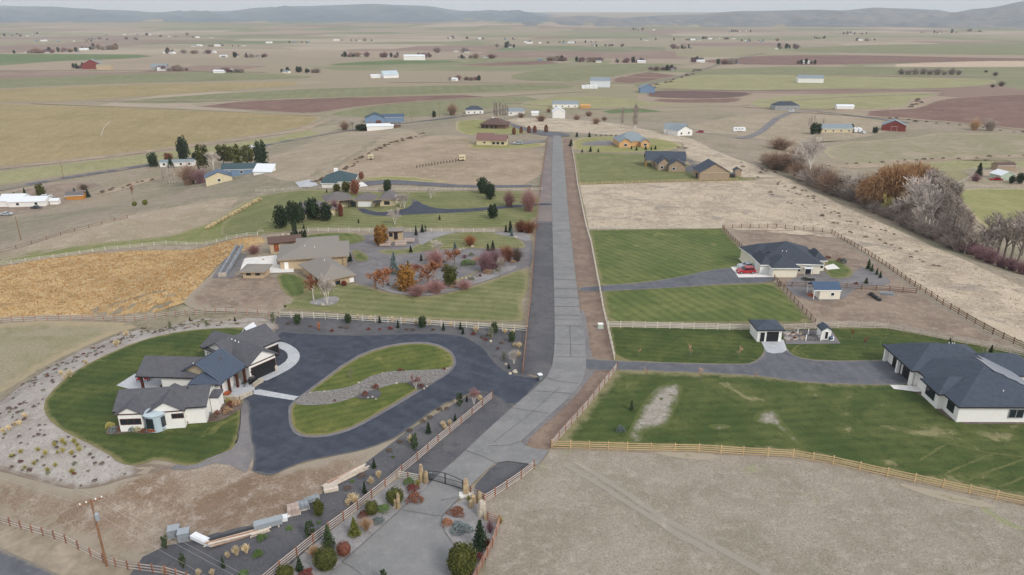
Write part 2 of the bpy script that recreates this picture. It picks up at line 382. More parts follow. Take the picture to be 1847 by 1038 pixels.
# ------------------------------------------------------------ hills: crest row (pixels) at a distance, falling towards the plain
def hnoise(x,y):
    return (math.sin(x*1.7+1.3*math.sin(y*0.9))+0.6*math.sin(x*3.9+y*2.1+2.0)+0.35*math.sin(x*8.3-y*3.7+1.0)+0.2*math.sin(x*17.1+y*6.1))/2.15
def hill(label,prof,D,base_d,mat,rough,seed):
    n=180; m=26; V=[]; F=[]
    x0,x1=prof[0][0],prof[-1][0]
    for i in range(n+1):
        px=x0+(x1-x0)*i/n; py=lerp_tab(prof,px); u=(px-IW/2)/FPX
        zc=CAMZ+(HORY-py)/FPX*D/CP*1.0; wob=1+0.035*hnoise(i*0.11+seed,seed)
        for j in range(m+1):
            t=j/m
            if t<=0.8: q=t/0.8; d=base_d+(D*wob-base_d)*q; zt=T(u*d,d)-8; z=zt+(zc-zt)*(q**1.05)
            else: q=(t-0.8)/0.2; d=D*wob+2500*q; z=zc-(zc+40)*q*q
            spur=math.sin(math.pi*min(1,t/0.8))*rough*(hnoise(px*0.022+seed,d*0.0007)+0.5*hnoise(px*0.06,d*0.002+seed))
            V.append((u*d*1.07,d,z+(spur if t<0.8 else 0)))
    for i in range(n):
        for j in range(m):
            a=i*(m+1)+j; F.append((a,a+m+1,a+m+2,a+1))
    me=bpy.data.meshes.new('hill'); me.from_pydata(V,[],F); me.materials.append(MATS[mat]); me.polygons.foreach_set('use_smooth',[True]*len(F))
    tag(obj('hill',me),label,'hills',kind='structure')
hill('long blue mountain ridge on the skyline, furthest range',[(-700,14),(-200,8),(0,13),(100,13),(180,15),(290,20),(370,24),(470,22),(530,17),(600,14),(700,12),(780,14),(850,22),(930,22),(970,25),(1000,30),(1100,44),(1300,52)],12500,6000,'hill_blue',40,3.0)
hill('low brown foothill in front of the blue mountain ridge',[(60,62),(160,55),(230,50),(340,43),(430,50),(520,48),(640,49),(760,48),(880,45),(960,45),(1060,55),(1150,60)],6600,5000,'hill_brown_hazed',12,9.0)
hill('bare rounded brown hills with tan bluffs joining the blue mountain ridge',[(860,56),(930,46),(960,36),(1000,31),(1040,29),(1090,32),(1200,27),(1290,22),(1400,20),(1440,21),(1500,17),(1540,18),(1590,20),(1620,24),(1700,24),(1760,30),(1850,42),(1950,52)],7700,4900,'hill_brown_hazed',26,14.0)
hill('highest bare rounded hill, behind a saddle of the brown hills',[(1480,54),(1560,32),(1610,25),(1660,18),(1740,7),(1800,8),(1847,3),(2000,-4),(2300,-6),(2700,4)],7300,4700,'hill_brown_hazed',26,21.0)
# ------------------------------------------------------------ fields and meadows of the valley
def field(label,px,mat,layer=1,step=None,smooth=1):
    g=[G(*p) for p in px]; d=sum(math.hypot(a[0],a[1]) for a in g)/len(g)
    return sheet('field',label,'field',px,mat,layer,step or max(8,d/28),smooth=smooth)
field('large olive tan hay field with a white irrigation pipe beyond the country road',[(-260,189),(60,187),(575,209),(582,215),(540,233),(400,253),(230,277),(0,301),(-300,330)],'field_olive')
field('light green strip field between the hay field and the country road',[(-260,345),(0,309),(250,280),(480,250),(585,227),(616,225),(612,236),(480,268),(265,296),(110,318),(0,335),(-260,372)],'field_light')
field('red brown plowed strip beyond the hay field',[(300,189),(470,182),(640,176),(800,172),(940,169),(1060,163.5),(1058,166),(920,173),(760,182),(640,193),(575,204),(540,205)],'plowed')
field('green field behind the bluish ranch buildings',[(585,206),(645,194),(760,184),(920,174.5),(1020,171),(960,183),(860,199),(780,211),(690,214),(600,210)],'field_green')
field('dark green narrow strip field with farm trees below it',[(-200,98),(240,98),(290,103),(120,111),(-200,117)],'field_bright')
field('green band field above the hay field, striped by irrigation',[(-160,150),(330,129),(470,132),(600,140),(420,146),(160,152),(-160,168)],'field_green')
field('olive field with curved irrigation marks',[(-160,170),(160,154),(430,149),(640,146),(500,158),(170,181),(60,185),(-160,187)],'field_olive')
field('long green field just above the red brown plowed strip',[(170,185),(480,163),(760,155),(940,152),(1046,153),(1030,161),(800,170),(470,180),(320,188)],'field_green')
field('bright green strip before the long white shed',[(556,119),(680,109.5),(790,109),(870,110.5),(740,116.5)],'field_bright')
field('brown plowed strip right of the bright green strip',[(790,120),(880,113.5),(960,110),(1050,111),(1000,116),(900,119)],'plowed')
field('pale green field with diagonal stripes behind the metal barn',[(920,133),(1060,117),(1170,115),(1260,114),(1180,124),(1060,148),(920,146)],'field_green')
field('brown plowed wedge beside the bare hedgerow',[(1085,148),(1150,131),(1255,131),(1215,138),(1150,152)],'plowed')
field('large olive field right of the bare hedgerow',[(1165,155),(1225,141),(1290,134),(1560,138),(1790,143),(1802,152),(1690,161),(1500,160),(1370,163),(1310,164),(1200,160)],'field_light')
field('dark plowed strip between two olive fields',[(1160,171),(1180,163),(1290,165),(1370,168),(1330,177),(1260,179),(1170,176)],'plowed_dark')
field('brown plowed block below the dark strip',[(1160,178),(1260,180),(1345,175),(1330,186),(1240,187),(1175,184)],'plowed')
field('bright green wedge field beyond the crest',[(1060,204),(1120,196),(1240,192),(1350,191),(1290,197),(1110,207)],'field_bright')
field('olive field that curves round the bright green wedge',[(930,186),(1030,172),(1150,179),(1180,187),(1330,189),(1200,190),(1060,197),(960,199)],'field_light')
field('olive field with a curved end beside the great plowed field',[(1370,176),(1560,168),(1700,166),(1690,174),(1640,180),(1645,190),(1600,197),(1470,197),(1340,193)],'field_light')
field('great red brown plowed field with curved furrows',[(1460,203),(1600,199),(1655,196),(1690,180),(1760,174),(1990,164),(2100,240),(1847,234),(1740,222),(1620,213),(1540,209)],'plowed')
field('long brown plowed strip behind the far farmstead',[(1245,112),(1330,104),(1400,100),(1560,100),(1780,105),(1990,107),(1990,111),(1800,110),(1560,116),(1380,118.5)],'plowed')
field('pale tan stubble strip',[(1530,120),(1640,115),(1790,110),(1840,110),(1990,117),(1990,121),(1640,122)],'field_pale')
field('green pasture strip with a bare willow row',[(1200,132),(1380,120),(1520,121),(1640,123),(1990,122),(1990,127),(1800,130),(1600,136),(1380,134)],'field_green')
field('dark green irrigated strip near the hills',[(1400,93),(1480,84),(1640,80),(1990,77),(1990,100),(1700,99),(1560,96)],'field_green')
field('dull brown meadow around the white trailer bus',[(1170,236),(1280,214),(1420,203),(1560,212),(1640,226),(1560,250),(1400,256),(1330,244)],'tan_field')
field('rough pasture beyond the creek trees',[(1640,250),(1700,238),(1990,250),(1990,300),(1800,292),(1700,290),(1560,300),(1480,280),(1500,258)],'rough_grass')
field('olive hay strip beyond the creek trees, beside the small pale shed',[(1560,314),(1660,288),(1740,285),(1990,300),(1990,312),(1700,302)],'field_light')
field('green field with mowing lines right of the poplar row',[(1712,342),(1790,338),(1990,350),(1990,440),(1800,424),(1770,408),(1735,370)],'lawn_far',2)
field('green lawn of the property with the low white fence',[(1672,318),(1720,305),(1752,314),(1722,334),(1700,334)],'lawn_olive',2)
field('bare brown yard of the property with the low white fence',[(1722,334),(1770,306),(1847,300),(1990,310),(1990,344),(1800,338)],'tan_field',2)
# ------------------------------------------------------------ the bench: meadows, beds, lawns, roads
def region(name,label,cat,px,mat,layer=1,step=3.0,smooth=1,jit=0.0):
    return sheet(name,label,cat,px,mat,layer,step,smooth,jit)
region('dry_meadow','pale trampled dry meadow inside the lower pasture fence','meadow',[(880,1110),(872,900),(970,843),(994,812),(1430,826),(1600,862),(1847,915),(2200,1010),(2200,1110)],'dry_field',1,3,0)
region('dry_slope','long pale dry grass slope falling to the creek trees','slope',[(1045,334),(1330,326),(1420,322),(1520,372),(1640,425),(1740,470),(1847,520),(2300,640),(2300,760),(1847,620),(1690,540),(1520,430),(1310,413),(1063,414)],'dry_slope',1,5,0,0.2)
region('dry_crest','pale dry grass crest round the end of the lane','slope',[(905,217),(1000,214),(1120,225),(1250,252),(1330,288),(1420,322),(1330,320),(1240,285),(1232,258),(1120,245),(1040,240),(985,236),(930,224)],'dry_slope',1,6,0,0.2)
region('brown_meadow','brown dry meadow above the striped far lawns','meadow',[(640,290),(700,262),(770,245),(840,245),(860,262),(985,268),(975,336),(840,336),(700,322),(620,318)],'bench_brown',1,7)
region('brown_meadow','tan slope with an old track, beside the brown meadow','slope',[(490,282),(600,240),(700,232),(770,243),(700,262),(640,290),(610,316),(560,330),(490,325),(450,300)],'tan_field',1,7)
region('tan_field','tan stubble field behind the golden grass bank','field',[(-240,520),(0,458),(180,400),(330,372),(440,350),(420,372),(350,418),(250,432),(100,448),(-240,530)],'tan_field',1,5)
region('green_verge','patchy green strip along the golden grass bank','meadow',[(-240,540),(0,462),(180,437),(350,420),(460,352),(560,348),(520,400),(460,424),(300,440),(180,452),(0,476),(-240,545)],'verge_green',1,4)
region('golden_bank','golden unmown grass bank beside the pool terrace','meadow',[(-260,560),(0,479),(180,454),(470,425),(482,438),(430,455),(400,470),(372,505),(345,530),(328,556),(150,568),(0,572),(-260,620)],'golden',1,3,1,0.3)
region('dirt','bare brown dirt around the pool house','dirt',[(328,558),(345,530),(372,505),(400,478),(440,500),(500,492),(545,520),(520,555),(500,566),(420,566)],'dirt',2,2,1,0.2)
region('meadow','dull green meadow between the pale bank and the left fence','meadow',[(-260,640),(0,577),(290,575),(235,592),(160,622),(90,655),(20,700),(-20,720),(-260,860)],'rough_grass',1,3)
region('rock_bank','pale rock mulch bank dotted with small shrubs','bank',[(-60,770),(30,702),(90,660),(160,625),(240,592),(320,577),(400,573),(500,574),(504,600),(440,600),(330,620),(170,660),(120,760),(240,838),(300,838),(310,846),(235,862),(180,881),(120,884),(60,866),(0,850),(-60,848)],'rock_bank',1,2)
region('dirt_lot','bare dirt building lot with stacks of material','dirt',[(-60,840),(60,866),(120,884),(180,881),(235,862),(300,828),(340,828),(420,800),(455,780),(500,850),(560,835),(690,800),(735,785),(650,850),(560,920),(480,958),(380,992),(300,1000),(260,1020),(-60,930)],'dirt_lot',1,2)
region('gravel_apron','dark gravel apron between the house lawn and the curved driveway','gravel',[(434,722),(452,730),(460,860),(400,832),(350,848),(300,848),(320,838),(420,810),(430,780)],'gravel_mid',2,2)
region('gravel_bed','dark gravel planting bed between the white rail fence and the looped driveway','gravel bed',[(497,575),(505,568),(700,578),(950,594),(944,672),(975,688),(940,700),(890,680),(800,640),(700,640),(560,625),(495,612)],'gravel_dark',1,3,0)
region('gravel_bed','dark gravel planting bed along the cedar fence by the dirt lot','gravel bed',[(740,775),(800,740),(887,690),(925,735),(818,832),(765,884),(716,855),(500,1040),(450,1110),(180,1110),(258,1005),(300,985),(340,978),(480,945),(560,905),(640,850)],'gravel_dark',2,2.5,0)
region('gravel_verge','straight gravel verge between the lane and the cedar fence line','gravel verge',[(998,400),(999,520),(1001,612),(999,640),(990,682),(944,674),(950,600),(958,530),(963,460),(967,400)],'gravel_dark',2,3,0)
region('gravel_verge','brownish gravel verge along the upper lane','gravel verge',[(998,246),(996,307),(997,402),(967,402),(975,330),(988,248)],'gravel_brown',2,5,0)
region('gravel_verge','dark gravel corner between the lane and the short gate fence','gravel verge',[(893,836),(915,832),(946,836),(964,838),(940,858),(905,884),(872,902),(846,888)],'gravel_dark',1,1.5)
region('dirt_strip','brown dirt verge with wheel marks along the upper lane','dirt verge',[(1016,250),(1029,250),(1042,333),(1056,402),(1066,440),(1088,560),(1108,649),(1062,650),(1052,600),(1046,555),(1031,440),(1023,372),(1018,307)],'brown_strip',1,3,0)
region('dirt_strip','brown dirt corner between the lane and the pale slanting fence','dirt verge',[(1056,668),(1112,664),(1060,735),(994,808),(984,814),(936,800),(990,750),(1045,700)],'brown_strip',1,2)
region('shoulder','dark gravel shoulder beside the curve of the lane','gravel verge',[(1046,560),(1056,562),(1066,645),(1075,648),(1075,672),(1064,680),(1042,712),(1000,752),(955,790),(950,806),(936,800),(980,745),(1040,690)],'gravel_mid',2,2)
region('lawn','dark green lawn wrapped round the white farmhouse','lawn',[(78,735),(85,715),(120,680),(170,650),(250,615),(330,597),(400,592),(445,591),(470,600),(480,640),(440,700),(435,724),(434,780),(424,808),(395,827),(340,842),(320,838),(283,829),(262,836),(240,842),(215,836),(190,816),(155,799),(108,775),(85,755)],'lawn',2,1.5)
region('lawn_border','planting bed round the foundations of the white farmhouse','bed',[(188,783),(200,768),(300,760),(400,735),(432,722),(440,735),(420,748),(395,762),(350,764),(310,768),(290,780),(262,785),(235,780),(205,786)],'mulch',3,1)
DRV=[(990,676),(974,683),(941,680),(914,671),(895,657),(875,630),(850,612),(820,604),(770,602),(700,604),(640,606),(560,603),(520,600),(500,600),(480,625),(440,690),(438,722),(446,728),(449,745),(448,757),(452,790),(458,811),(457,840),(453,850),(468,856),(488,860),(510,850),(544,835),(586,826),(648,815),(688,802),(727,783),(742,770),(794,733),(833,716),(858,708),(886,710),(922,740),(960,706)]
region('driveway','new dark asphalt driveway looping round the teardrop island','driveway',DRV,'asphalt_new',3,2)
region('curb','pale concrete edging round the teardrop island','edging',[(521,730),(557,704),(632,648),(684,626.5),(742,617.5),(783,619.5),(812,632),(824,650),(820,665),(806,678),(762,705),(702,741),(641,775),(600,788),(560,792),(532,786),(522,769),(520,750)],'gravel_mid',4,1.2)
region('lawn','teardrop lawn island split by a dry stream of river rock','lawn',[(527,731),(560,707),(634,652),(685,630),(742,621),(781,623),(809,635),(819,650),(815,663),(803,674),(758,701),(699,737),(639,771),(599,784),(560,788),(537,782),(527,767),(525,750)],'lawn_island',5,1.2)
region('river_rock_bed','pale river rock stream bed across the lawn island','rock bed',[(530,728),(545,716),(560,709),(600,706),(640,698),(665,682),(700,672),(742,670.5),(800,668),(816,664),(806,674),(772,697),(750,696),(735,691),(700,697),(675,706),(652,714),(615,727),(580,733),(540,733)],'gravel_pale',6,1)
region('gravel_patch','small dark mulch bed with boulders beside the river rock','bed',[(640,718),(655,711),(680,704),(688,710),(685,720),(668,722),(650,722)],'gravel_dark',7,0.8)
region('gravel_patch','small dark mulch bed at the end of the river rock','bed',[(733,692),(745,690),(772,697),(765,703),(752,704)],'gravel_dark',7,0.8)
region('walk','curved concrete walk round the farmhouse garage','walk',[(500,617),(520,621),(539,634),(542,648),(530,663),(505,677),(475,691),(462,684),(455,690),(448,700),(430,700),(440,684),(470,676),(500,664),(520,650),(518,636),(500,628)],'concrete',4,1)
region('walk','straight concrete walk from the entry court to the lawn island','walk',[(455,706),(468,704),(540,717),(538,725),(455,712)],'concrete',4,1,0)
region('walk','concrete entry court with stone seat walls','patio',[(395,706),(405,688),(440,674),(462,684),(458,712),(435,722),(405,722)],'concrete',4,1,0)
region('patio','concrete patio behind the farmhouse great room','patio',[(210,697),(243,676),(300,680),(285,705),(240,705)],'concrete',4,1,0)
region('gravel_bed','pale gravel bed left of the entry drive with clipped shrubs','gravel bed',[(722,858),(764,866),(775,875),(745,902),(728,917),(680,960),(617,1016),(585,1045),(480,1060),(505,1038),(565,983),(645,922)],'gravel_pale',3,1.2)
region('gravel_bed','pale gravel bed right of the entry drive with spruce and rocks','gravel bed',[(830,900),(860,905),(885,930),(900,948),(888,985),(862,1032),(830,1090),(795,1090),(806,1030),(819,985),(803,962),(797,945),(797,932)],'gravel_pale',3,1.2)
ROAD=[(998,246),(997,268),(995,307),(995.5,372),(997,440),(999,520),(1000,560),(1000.5,612),(999,640),(996,660),(987,680),(960,706),(923,737),(870,785),(820,832),(799,850),(760,888),(726,918),(680,960),(617,1016),(590,1040),(500,1120),(780,1120),(806,1033),(819,985),(803,962),(797,945),(797,933),(831,898),(849,877),(870,857),(893,836.5),(915,833),(946,837),(968,841),(980,829),(990,813),(960,810),(945,804),(939,798),(990,752),(1030,715),(1050,690),(1057,665),(1057,645),(1055.5,612),(1046,560),(1038,500),(1031.5,440),(1024,372),(1019,307),(1015,268),(1011,246)]
road=region('road','grey concrete lane running from the entry gate up the bench','lane',ROAD,'road_surface',4,2.5,0)
region('road','short crossing lane at the upper end of the grey lane','lane',[(912,222),(920,222),(968,236),(1000,239),(1012,239.5),(1030,244),(1028,247),(1011,247),(996,247),(971,244),(940,236)],'asphalt_old',3,4)
region('road','country road in the lower left corner by the utility pole','road',[(-200,930),(0,990),(30,1003),(110,1040),(200,1090),(-200,1110)],'asphalt_old',5,1.5,0)
strip('road','narrow country road curving through the valley beyond the hay field','road',[(-260,384),(0,343),(110,323),(265,299),(350,286),(454,268),(540,251),(612,238),(680,230),(745,221),(850,208),(925,196)],6.5,'asphalt_old',3,6)
strip('road','straight gravel track between far fields','track',[(60,187),(320,197),(575,209)],7,'field_pale',3,12)
strip('road','pale farm track past the metal barn','track',[(700,148.5),(930,150),(1060,152)],9,'field_pale',3,14)
strip('road','pale farm track along the olive fields','track',[(1370,185),(1520,175),(1700,169)],7,'field_pale',3,14)
strip('road','country road climbing past far farms to the plowed strip','road',[(1150,156),(1220,140),(1270,125),(1330,106),(1380,96)],8,'asphalt_old',3,14)
strip('road','farm track along the willow row','track',[(1380,135),(1560,138),(1800,139)],8,'field_pale',3,14)
strip('driveway','gravel drive to the dark house beside the olive field','drive',[(1330,250),(1400,215),(1425,204),(1470,201),(1560,212),(1640,222)],6,'gravel_mid',3,8)
# hedgerows and ditches as dull brown strips of rough ground
for lb,pts,wd in (('brushy ditch line along the hay field',[(-200,335),(0,304),(230,279),(400,256),(540,236),(600,214)],9),('brushy ditch winding past the brown meadow',[(560,330),(610,318),(650,285),(700,262),(760,243)],9),('brushy dry creek beside the country road',[(480,300),(400,318),(330,312),(250,330),(180,350)],9),('brushy ditch winding to the great plowed field',[(1500,300),(1620,292),(1700,288),(1847,282)],9),('dry wash between olive field and great plowed field',[(1440,203),(1560,200),(1640,195),(1660,186),(1650,180)],14)):
    strip('ditch',lb,'ditch',pts,wd,'bench_brown',2,8,jit=1.2)
strip('track','pale wheel rut across the trampled dry meadow, left one of a pair','track',[(1015,838),(1070,868),(1120,900),(1175,935),(1235,972),(1290,1000)],0.9,'rut',2,1.2,jit=0.15)
strip('track','pale wheel rut across the trampled dry meadow, right one of a pair','track',[(1035,832),(1100,872),(1150,905),(1205,940),(1280,980),(1380,1036),(1420,1060)],1.0,'rut',2,1.2,jit=0.15)
region('green_fringe','mossy green fringe below the honey coloured fence','grass',[(1165,815),(1280,818),(1300,826),(1270,832),(1220,827)],'fringe',2,1.5)
region('green_fringe','mossy green fringe below the bend of the honey coloured fence','grass',[(1600,868),(1700,888),(1800,912),(1790,920),(1690,902)],'fringe',2,1.5)
for k,pts in enumerate(([(640,193.5),(760,183.5),(940,171.5),(1060,165.5)],[(1160,161),(1370,164),(1520,162),(1700,163)],[(1340,194),(1470,198.5),(1600,198)],[(170,182.5),(480,181),(640,176)],[(0,128),(330,128),(480,131)],[(1046,152.5),(1160,131),(1260,113)],[(1460,204),(1620,214),(1740,223),(1847,235)],[(930,186),(1060,198),(1350,190.5)])):
    strip('field_margin',('weedy margin above the green field behind the blue buildings','weedy margin below the large olive field','weedy margin along the curved olive field','weedy margin above the red brown plowed strip','weedy margin behind the striped green band','weedy margin along the diagonal stripes field','weedy margin along the great plowed field','weedy margin round the bright green wedge')[k],'field margin',pts,(5,6,5,7,9,7,6,6)[k],('bench_brown','tan_field')[k%2],3,9,jit=1.5)
for k,pts in enumerate(([(1660,832),(1690,812),(1712,800),(1740,806)],[(1700,858),(1745,838),(1790,822)],[(1745,868),(1800,846),(1847,830)],[(1800,880),(1847,862)],[(1712,802),(1780,818),(1847,826)])):
    strip('mower_line','pale dead grass line curving over the lawn near the honey coloured fence','dead grass',pts,.4,'dead_line',3,.8,jit=.12)
# right hand properties
region('lawn','mown green paddock beside the cream house drive','lawn',[(1063,416),(1303,412.5),(1352,463),(1345,482),(1300,496),(1230,504),(1083,518)],'lawn_paddock',2,3,0)
region('lawn','mown green paddock below the cream house drive','lawn',[(1086,524),(1300,514),(1396,511),(1466,583),(1095,583)],'lawn_paddock',2,2.5,0)
region('lawn','dark green lawn around the white detached garage','lawn',[(1098,589),(1357,594),(1500,592),(1600,592),(1847,638),(2050,680),(2050,720),(1700,720),(1600,660),(1420,660),(1240,660),(1107,651)],'lawn',2,2.5,0)
region('lawn','large patchy green lawn before the white hip roofed house','lawn',[(1110,668),(1330,674),(1500,690),(1640,690),(1847,740),(2100,740),(2100,950),(1847,903),(1600,856),(1430,820),(996,806),(1060,730)],'lawn_big',2,2,0)
for lb,px in (('bare grey gravel patch worn into the large lawn',[(1122,803),(1135,775),(1150,742),(1170,712),(1195,692),(1232,693),(1232,715),(1216,742),(1211,772),(1165,777),(1155,803)]),('second bare patch of the large lawn with a trailing streak',[(1355,755),(1372,740),(1400,738),(1408,755),(1425,775),(1445,800),(1455,812),(1440,812),(1415,785),(1395,768),(1365,765)]),('small oval bare patch in the large lawn',[(1273,768),(1300,765),(1320,769),(1318,775),(1290,778)])):
    region('bare_patch',lb,'bare patch',px,'bare_patch',3,0.9)
region('driveway','grey asphalt drive of the cream house','driveway',[(1042,519),(1083,516),(1160,511),(1230,500),(1275,489),(1325,483),(1400,490),(1402,511),(1300,514),(1240,519),(1083,527),(1044,528)],'asphalt_old',3,2)
region('driveway','bluish asphalt drive to the white hip roofed house','driveway',[(1050,648),(1075,648),(1107,651),(1200,655),(1330,658),(1358,656),(1377,640),(1378,625),(1366,612),(1412,612),(1420,632),(1435,645),(1480,652),(1600,651),(1650,645),(1680,690),(1640,694),(1600,696),(1500,694),(1430,689),(1380,681),(1330,677),(1200,671),(1110,669),(1052,671)],'asphalt_old',3,1.5)
region('concrete_pad','pale concrete apron before the white detached garage','concrete',[(1371,612),(1412,612),(1416,622),(1420,637),(1385,640),(1376,625)],'concrete',4,1)
region('concrete_pad','white concrete pad where the cars park','concrete',[(1318,483),(1370,478),(1396,496),(1398,501),(1332,502)],'concrete_white',4,1.2,0)
region('walk','white concrete walk beside the cream house','walk',[(1332,467),(1345,466),(1352,474),(1340,477)],'concrete_white',4,1,0)
region('dirt','trampled brown paddock round the cream house','dirt',[(1310,415),(1400,412),(1500,421),(1560,457),(1640,512),(1700,550),(1790,602),(1847,628),(2050,700),(2050,680),(1847,636),(1700,608),(1600,588),(1468,584),(1400,512),(1350,462)],'dirt',1,3,0)
region('gravel_yard','grey gravel yard behind the cream house','gravel',[(1440,497),(1492,485),(1530,497),(1560,480),(1600,500),(1610,515),(1540,520),(1520,545),(1440,540),(1410,515)],'gravel_mid',2,2)
region('lawn','small round green lawn behind the cream house','lawn',[(1488,472),(1505,468),(1525,478),(1541,492),(1532,502),(1500,504),(1487,490)],'lawn_paddock',3,1)
region('concrete_pad','white patio on the small round lawn','patio',[(1486,482),(1503,477),(1515,486),(1492,488)],'concrete_white',4,1,0)
region('walk','white concrete walk along the hip roofed house','walk',[(1605,696),(1625,696),(1672,699),(1672,708),(1650,708),(1612,703)],'concrete_white',4,0.8,0)
region('planting_strip','dark mulch strip along the hip roofed house','bed',[(1650,708),(1672,706),(1700,730),(1725,752),(1760,758),(2050,760),(2050,768),(1740,766),(1712,756),(1690,740),(1668,720)],'mulch',3,1,0)
region('garden_yard','gravel yard with raised beds beside the white shed','gravel',[(1410,598),(1465,596),(1500,598),(1516,621),(1418,622)],'gravel_mid',3,1,0)
region('lawn','olive lawn below the brown gabled house','lawn',[(1034,276),(1165,278),(1250,300),(1330,318),(1372,326),(1200,328),(1045,334)],'lawn_olive',2,4,0)
region('lawn','striped lawn round the tan house at the lane end','lawn',[(1030,250),(1115,246),(1180,250),(1225,258),(1232,266),(1190,275),(1035,276)],'lawn_far',2,4)
region('driveway','gravel turning circle of the tan house','drive',[(1040,262),(1070,255),(1110,254),(1116,262),(1080,264)],'gravel_mid',3,3)
region('driveway','grey drive behind the brown gabled house','drive',[(1215,306),(1250,300),(1240,290),(1215,285),(1225,281),(1262,296),(1262,312),(1235,310)],'asphalt_old',3,3)
# left hand properties
region('lawn','long green lawn above the white rail fence','lawn',[(497,496),(530,494),(560,512),(600,512),(650,514),(700,530),(760,537),(800,532),(880,510),(930,490),(956,486),(953,505),(951,530),(938,548),(947,572),(940,583),(700,574),(560,561),(500,558),(540,530)],'lawn_olive',2,2,1)
region('lawn','green lawn corner below the pool terrace','lawn',[(494,492),(545,497),(560,520),(540,545),(510,530)],'lawn_paddock',3,1.5)
region('gravel_garden','grey gravel garden drive among the autumn trees','gravel',[(600,432),(690,420),(760,418),(905,418),(960,425),(962,480),(940,486),(900,500),(800,534),(700,528),(665,515),(640,512),(618,480)],'gravel_mid',1,3)
region('lawn','curved lawn beside the garden drive','lawn',[(755,440),(775,428),(820,420),(880,418),(930,428),(948,440),(946,450),(880,449),(800,449),(720,461),(690,458),(677,452),(740,450)],'lawn_olive',2,2)
region('lawn','oval lawn behind the taupe pool house residence','lawn',[(540,428),(580,421),(640,421),(662,430),(652,438),(615,443),(560,440)],'lawn_paddock',3,2)
region('lawn','small leaf shaped lawn at the taupe residence entry','lawn',[(634,451),(650,453),(666,464),(664,472),(640,473)],'lawn_paddock',3,1.5)
region('lawn','narrow lawn strip among the garden beds','lawn',[(800,512),(840,500),(868,486),(862,492),(830,508),(805,516)],'lawn_olive',3,1.5)
region('gravel_patch','pale stone ring round the white stemmed tree','bed',[(556,546),(575,540),(600,535),(614,538),(606,550),(585,553),(565,551)],'gravel_pale',3,1)
region('gravel_patch','pale gravel bed under the autumn trees','bed',[(665,508),(720,515),(800,520),(845,508),(905,482),(940,480),(900,500),(810,530),(750,536),(690,527)],'gravel_pale',3,1.5)
region('gravel_patch','pale gravel point at the garden corner','bed',[(765,418),(830,419),(800,425),(772,436),(758,445),(752,425)],'gravel_pale',3,1.5)
region('gravel_patch','pale gravel bed with blue spruce beside the lane','bed',[(884,421),(930,419),(958,423),(955,438),(930,430)],'gravel_pale',3,1.5)
region('lawn','broad striped lawn of the grey roofed estate','lawn',[(385,420),(440,372),(470,350),(600,345),(700,348),(840,345),(976,345),(968,410),(880,413),(740,412),(560,412),(500,420),(440,428)],'lawn_olive',2,4)
region('driveway','dark asphalt drive of the grey roofed estate','driveway',[(643,376),(650,384),(670,389.5),(700,391),(748,387.5),(840,384),(895,378.5),(972,371.5),(998,371),(998,368),(972,367.5),(895,373),(845,377.5),(795,378),(768,372),(750,361),(741,360),(744,368),(735,376),(715,381),(690,384),(672,382),(660,377)],'asphalt_new',3,2.5)
region('driveway','asphalt drive of the green roofed white house','driveway',[(640,330),(700,324),(780,330),(840,335),(978,334),(978,338),(840,340),(700,332),(650,337)],'asphalt_old',3,3)
region('lawn','green patch beside the green roofed white house','lawn',[(645,322),(720,316),(830,330),(740,328),(650,326)],'lawn_far',2,4)
region('concrete_pad','white concrete apron of the green roofed white house','concrete',[(640,330),(655,330),(664,337),(646,339)],'concrete_white',4,2,0)
region('concrete_pad','pale concrete terrace beside the green roofed white house','concrete',[(532,330),(560,325),(575,335),(560,339),(540,339)],'concrete',4,2,0)
region('pool_terrace','white concrete pool terrace','terrace',[(440,467),(500,461),(500,478),(530,485),(530,492),(478,494),(455,490),(432,494)],'concrete_white',3,1.5,0)
region('gravel_court','grey gravel court behind the long stone bench','gravel',[(382,503),(405,468),(432,457),(446,461),(436,480),(420,503)],'gravel_mid',3,1.5,0)
region('lawn','round striped lawn below the dark ranch house','lawn',[(818,232),(830,218),(868,214),(920,224),(960,240),(930,243),(880,242),(840,246)],'lawn_far',2,5)
region('driveway','gravel drive of the brick roofed ranch','drive',[(912,262),(930,256),(985,253),(985,257),(940,262)],'gravel_mid',3,3)
region('lawn','yellowed lawn before the brick roofed ranch','lawn',[(850,258),(910,262),(985,257),(980,266),(900,270),(840,268)],'lawn_far',2,4)
region('yard','bare farmyard of the white valley farm','yard',[(-120,385),(0,350),(120,328),(200,330),(150,350),(110,372),(0,392),(-120,430)],'dirt',2,5)
# sealed joints and cracks of the lane
def crack(px,wd): strip('joint',None,None,px,wd,'seal',6,1.0,parent=road)
for a,b in (((1000,578),(1050,579)),((1000,589),(1051,590)),((1000.5,622),(1056,624)),((999,645),(1057,646))): crack([a,b],0.09)
crack([(986.5,683.5),(1005,689),(1044,694)],0.08); crack([(966,707),(998,709),(1031,712)],0.08); crack([(922,737),(950,742),(988,747)],0.08)
crack([(880,806),(912,805),(925,803),(938,798)],0.08); crack([(838,814),(868,824),(893,836)],0.08); crack([(1028,588),(1029,622),(1030,646)],0.08)
crack([(797,933),(785,932),(726,922)],0.08); crack([(617,1016),(635,1025),(652,1038)],0.08); crack([(792,905),(830,898)],0.08); crack([(890,800),(960,745),(1010,700)],0.06)
crack([(760,888),(726,918),(680,960),(617,1016)],0.08); crack([(831,898),(797,933),(797,945),(803,962),(819,985)],0.08)
for k in range(18):
    y=570-k*k*0.15-k*15.5
    if y>255: crack([(lerp_tab([(246,998),(372,996),(560,1000)],y),y),(lerp_tab([(246,1011),(307,1019),(372,1024),(440,1031.5),(560,1046)],y),y+0.6)],0.13)
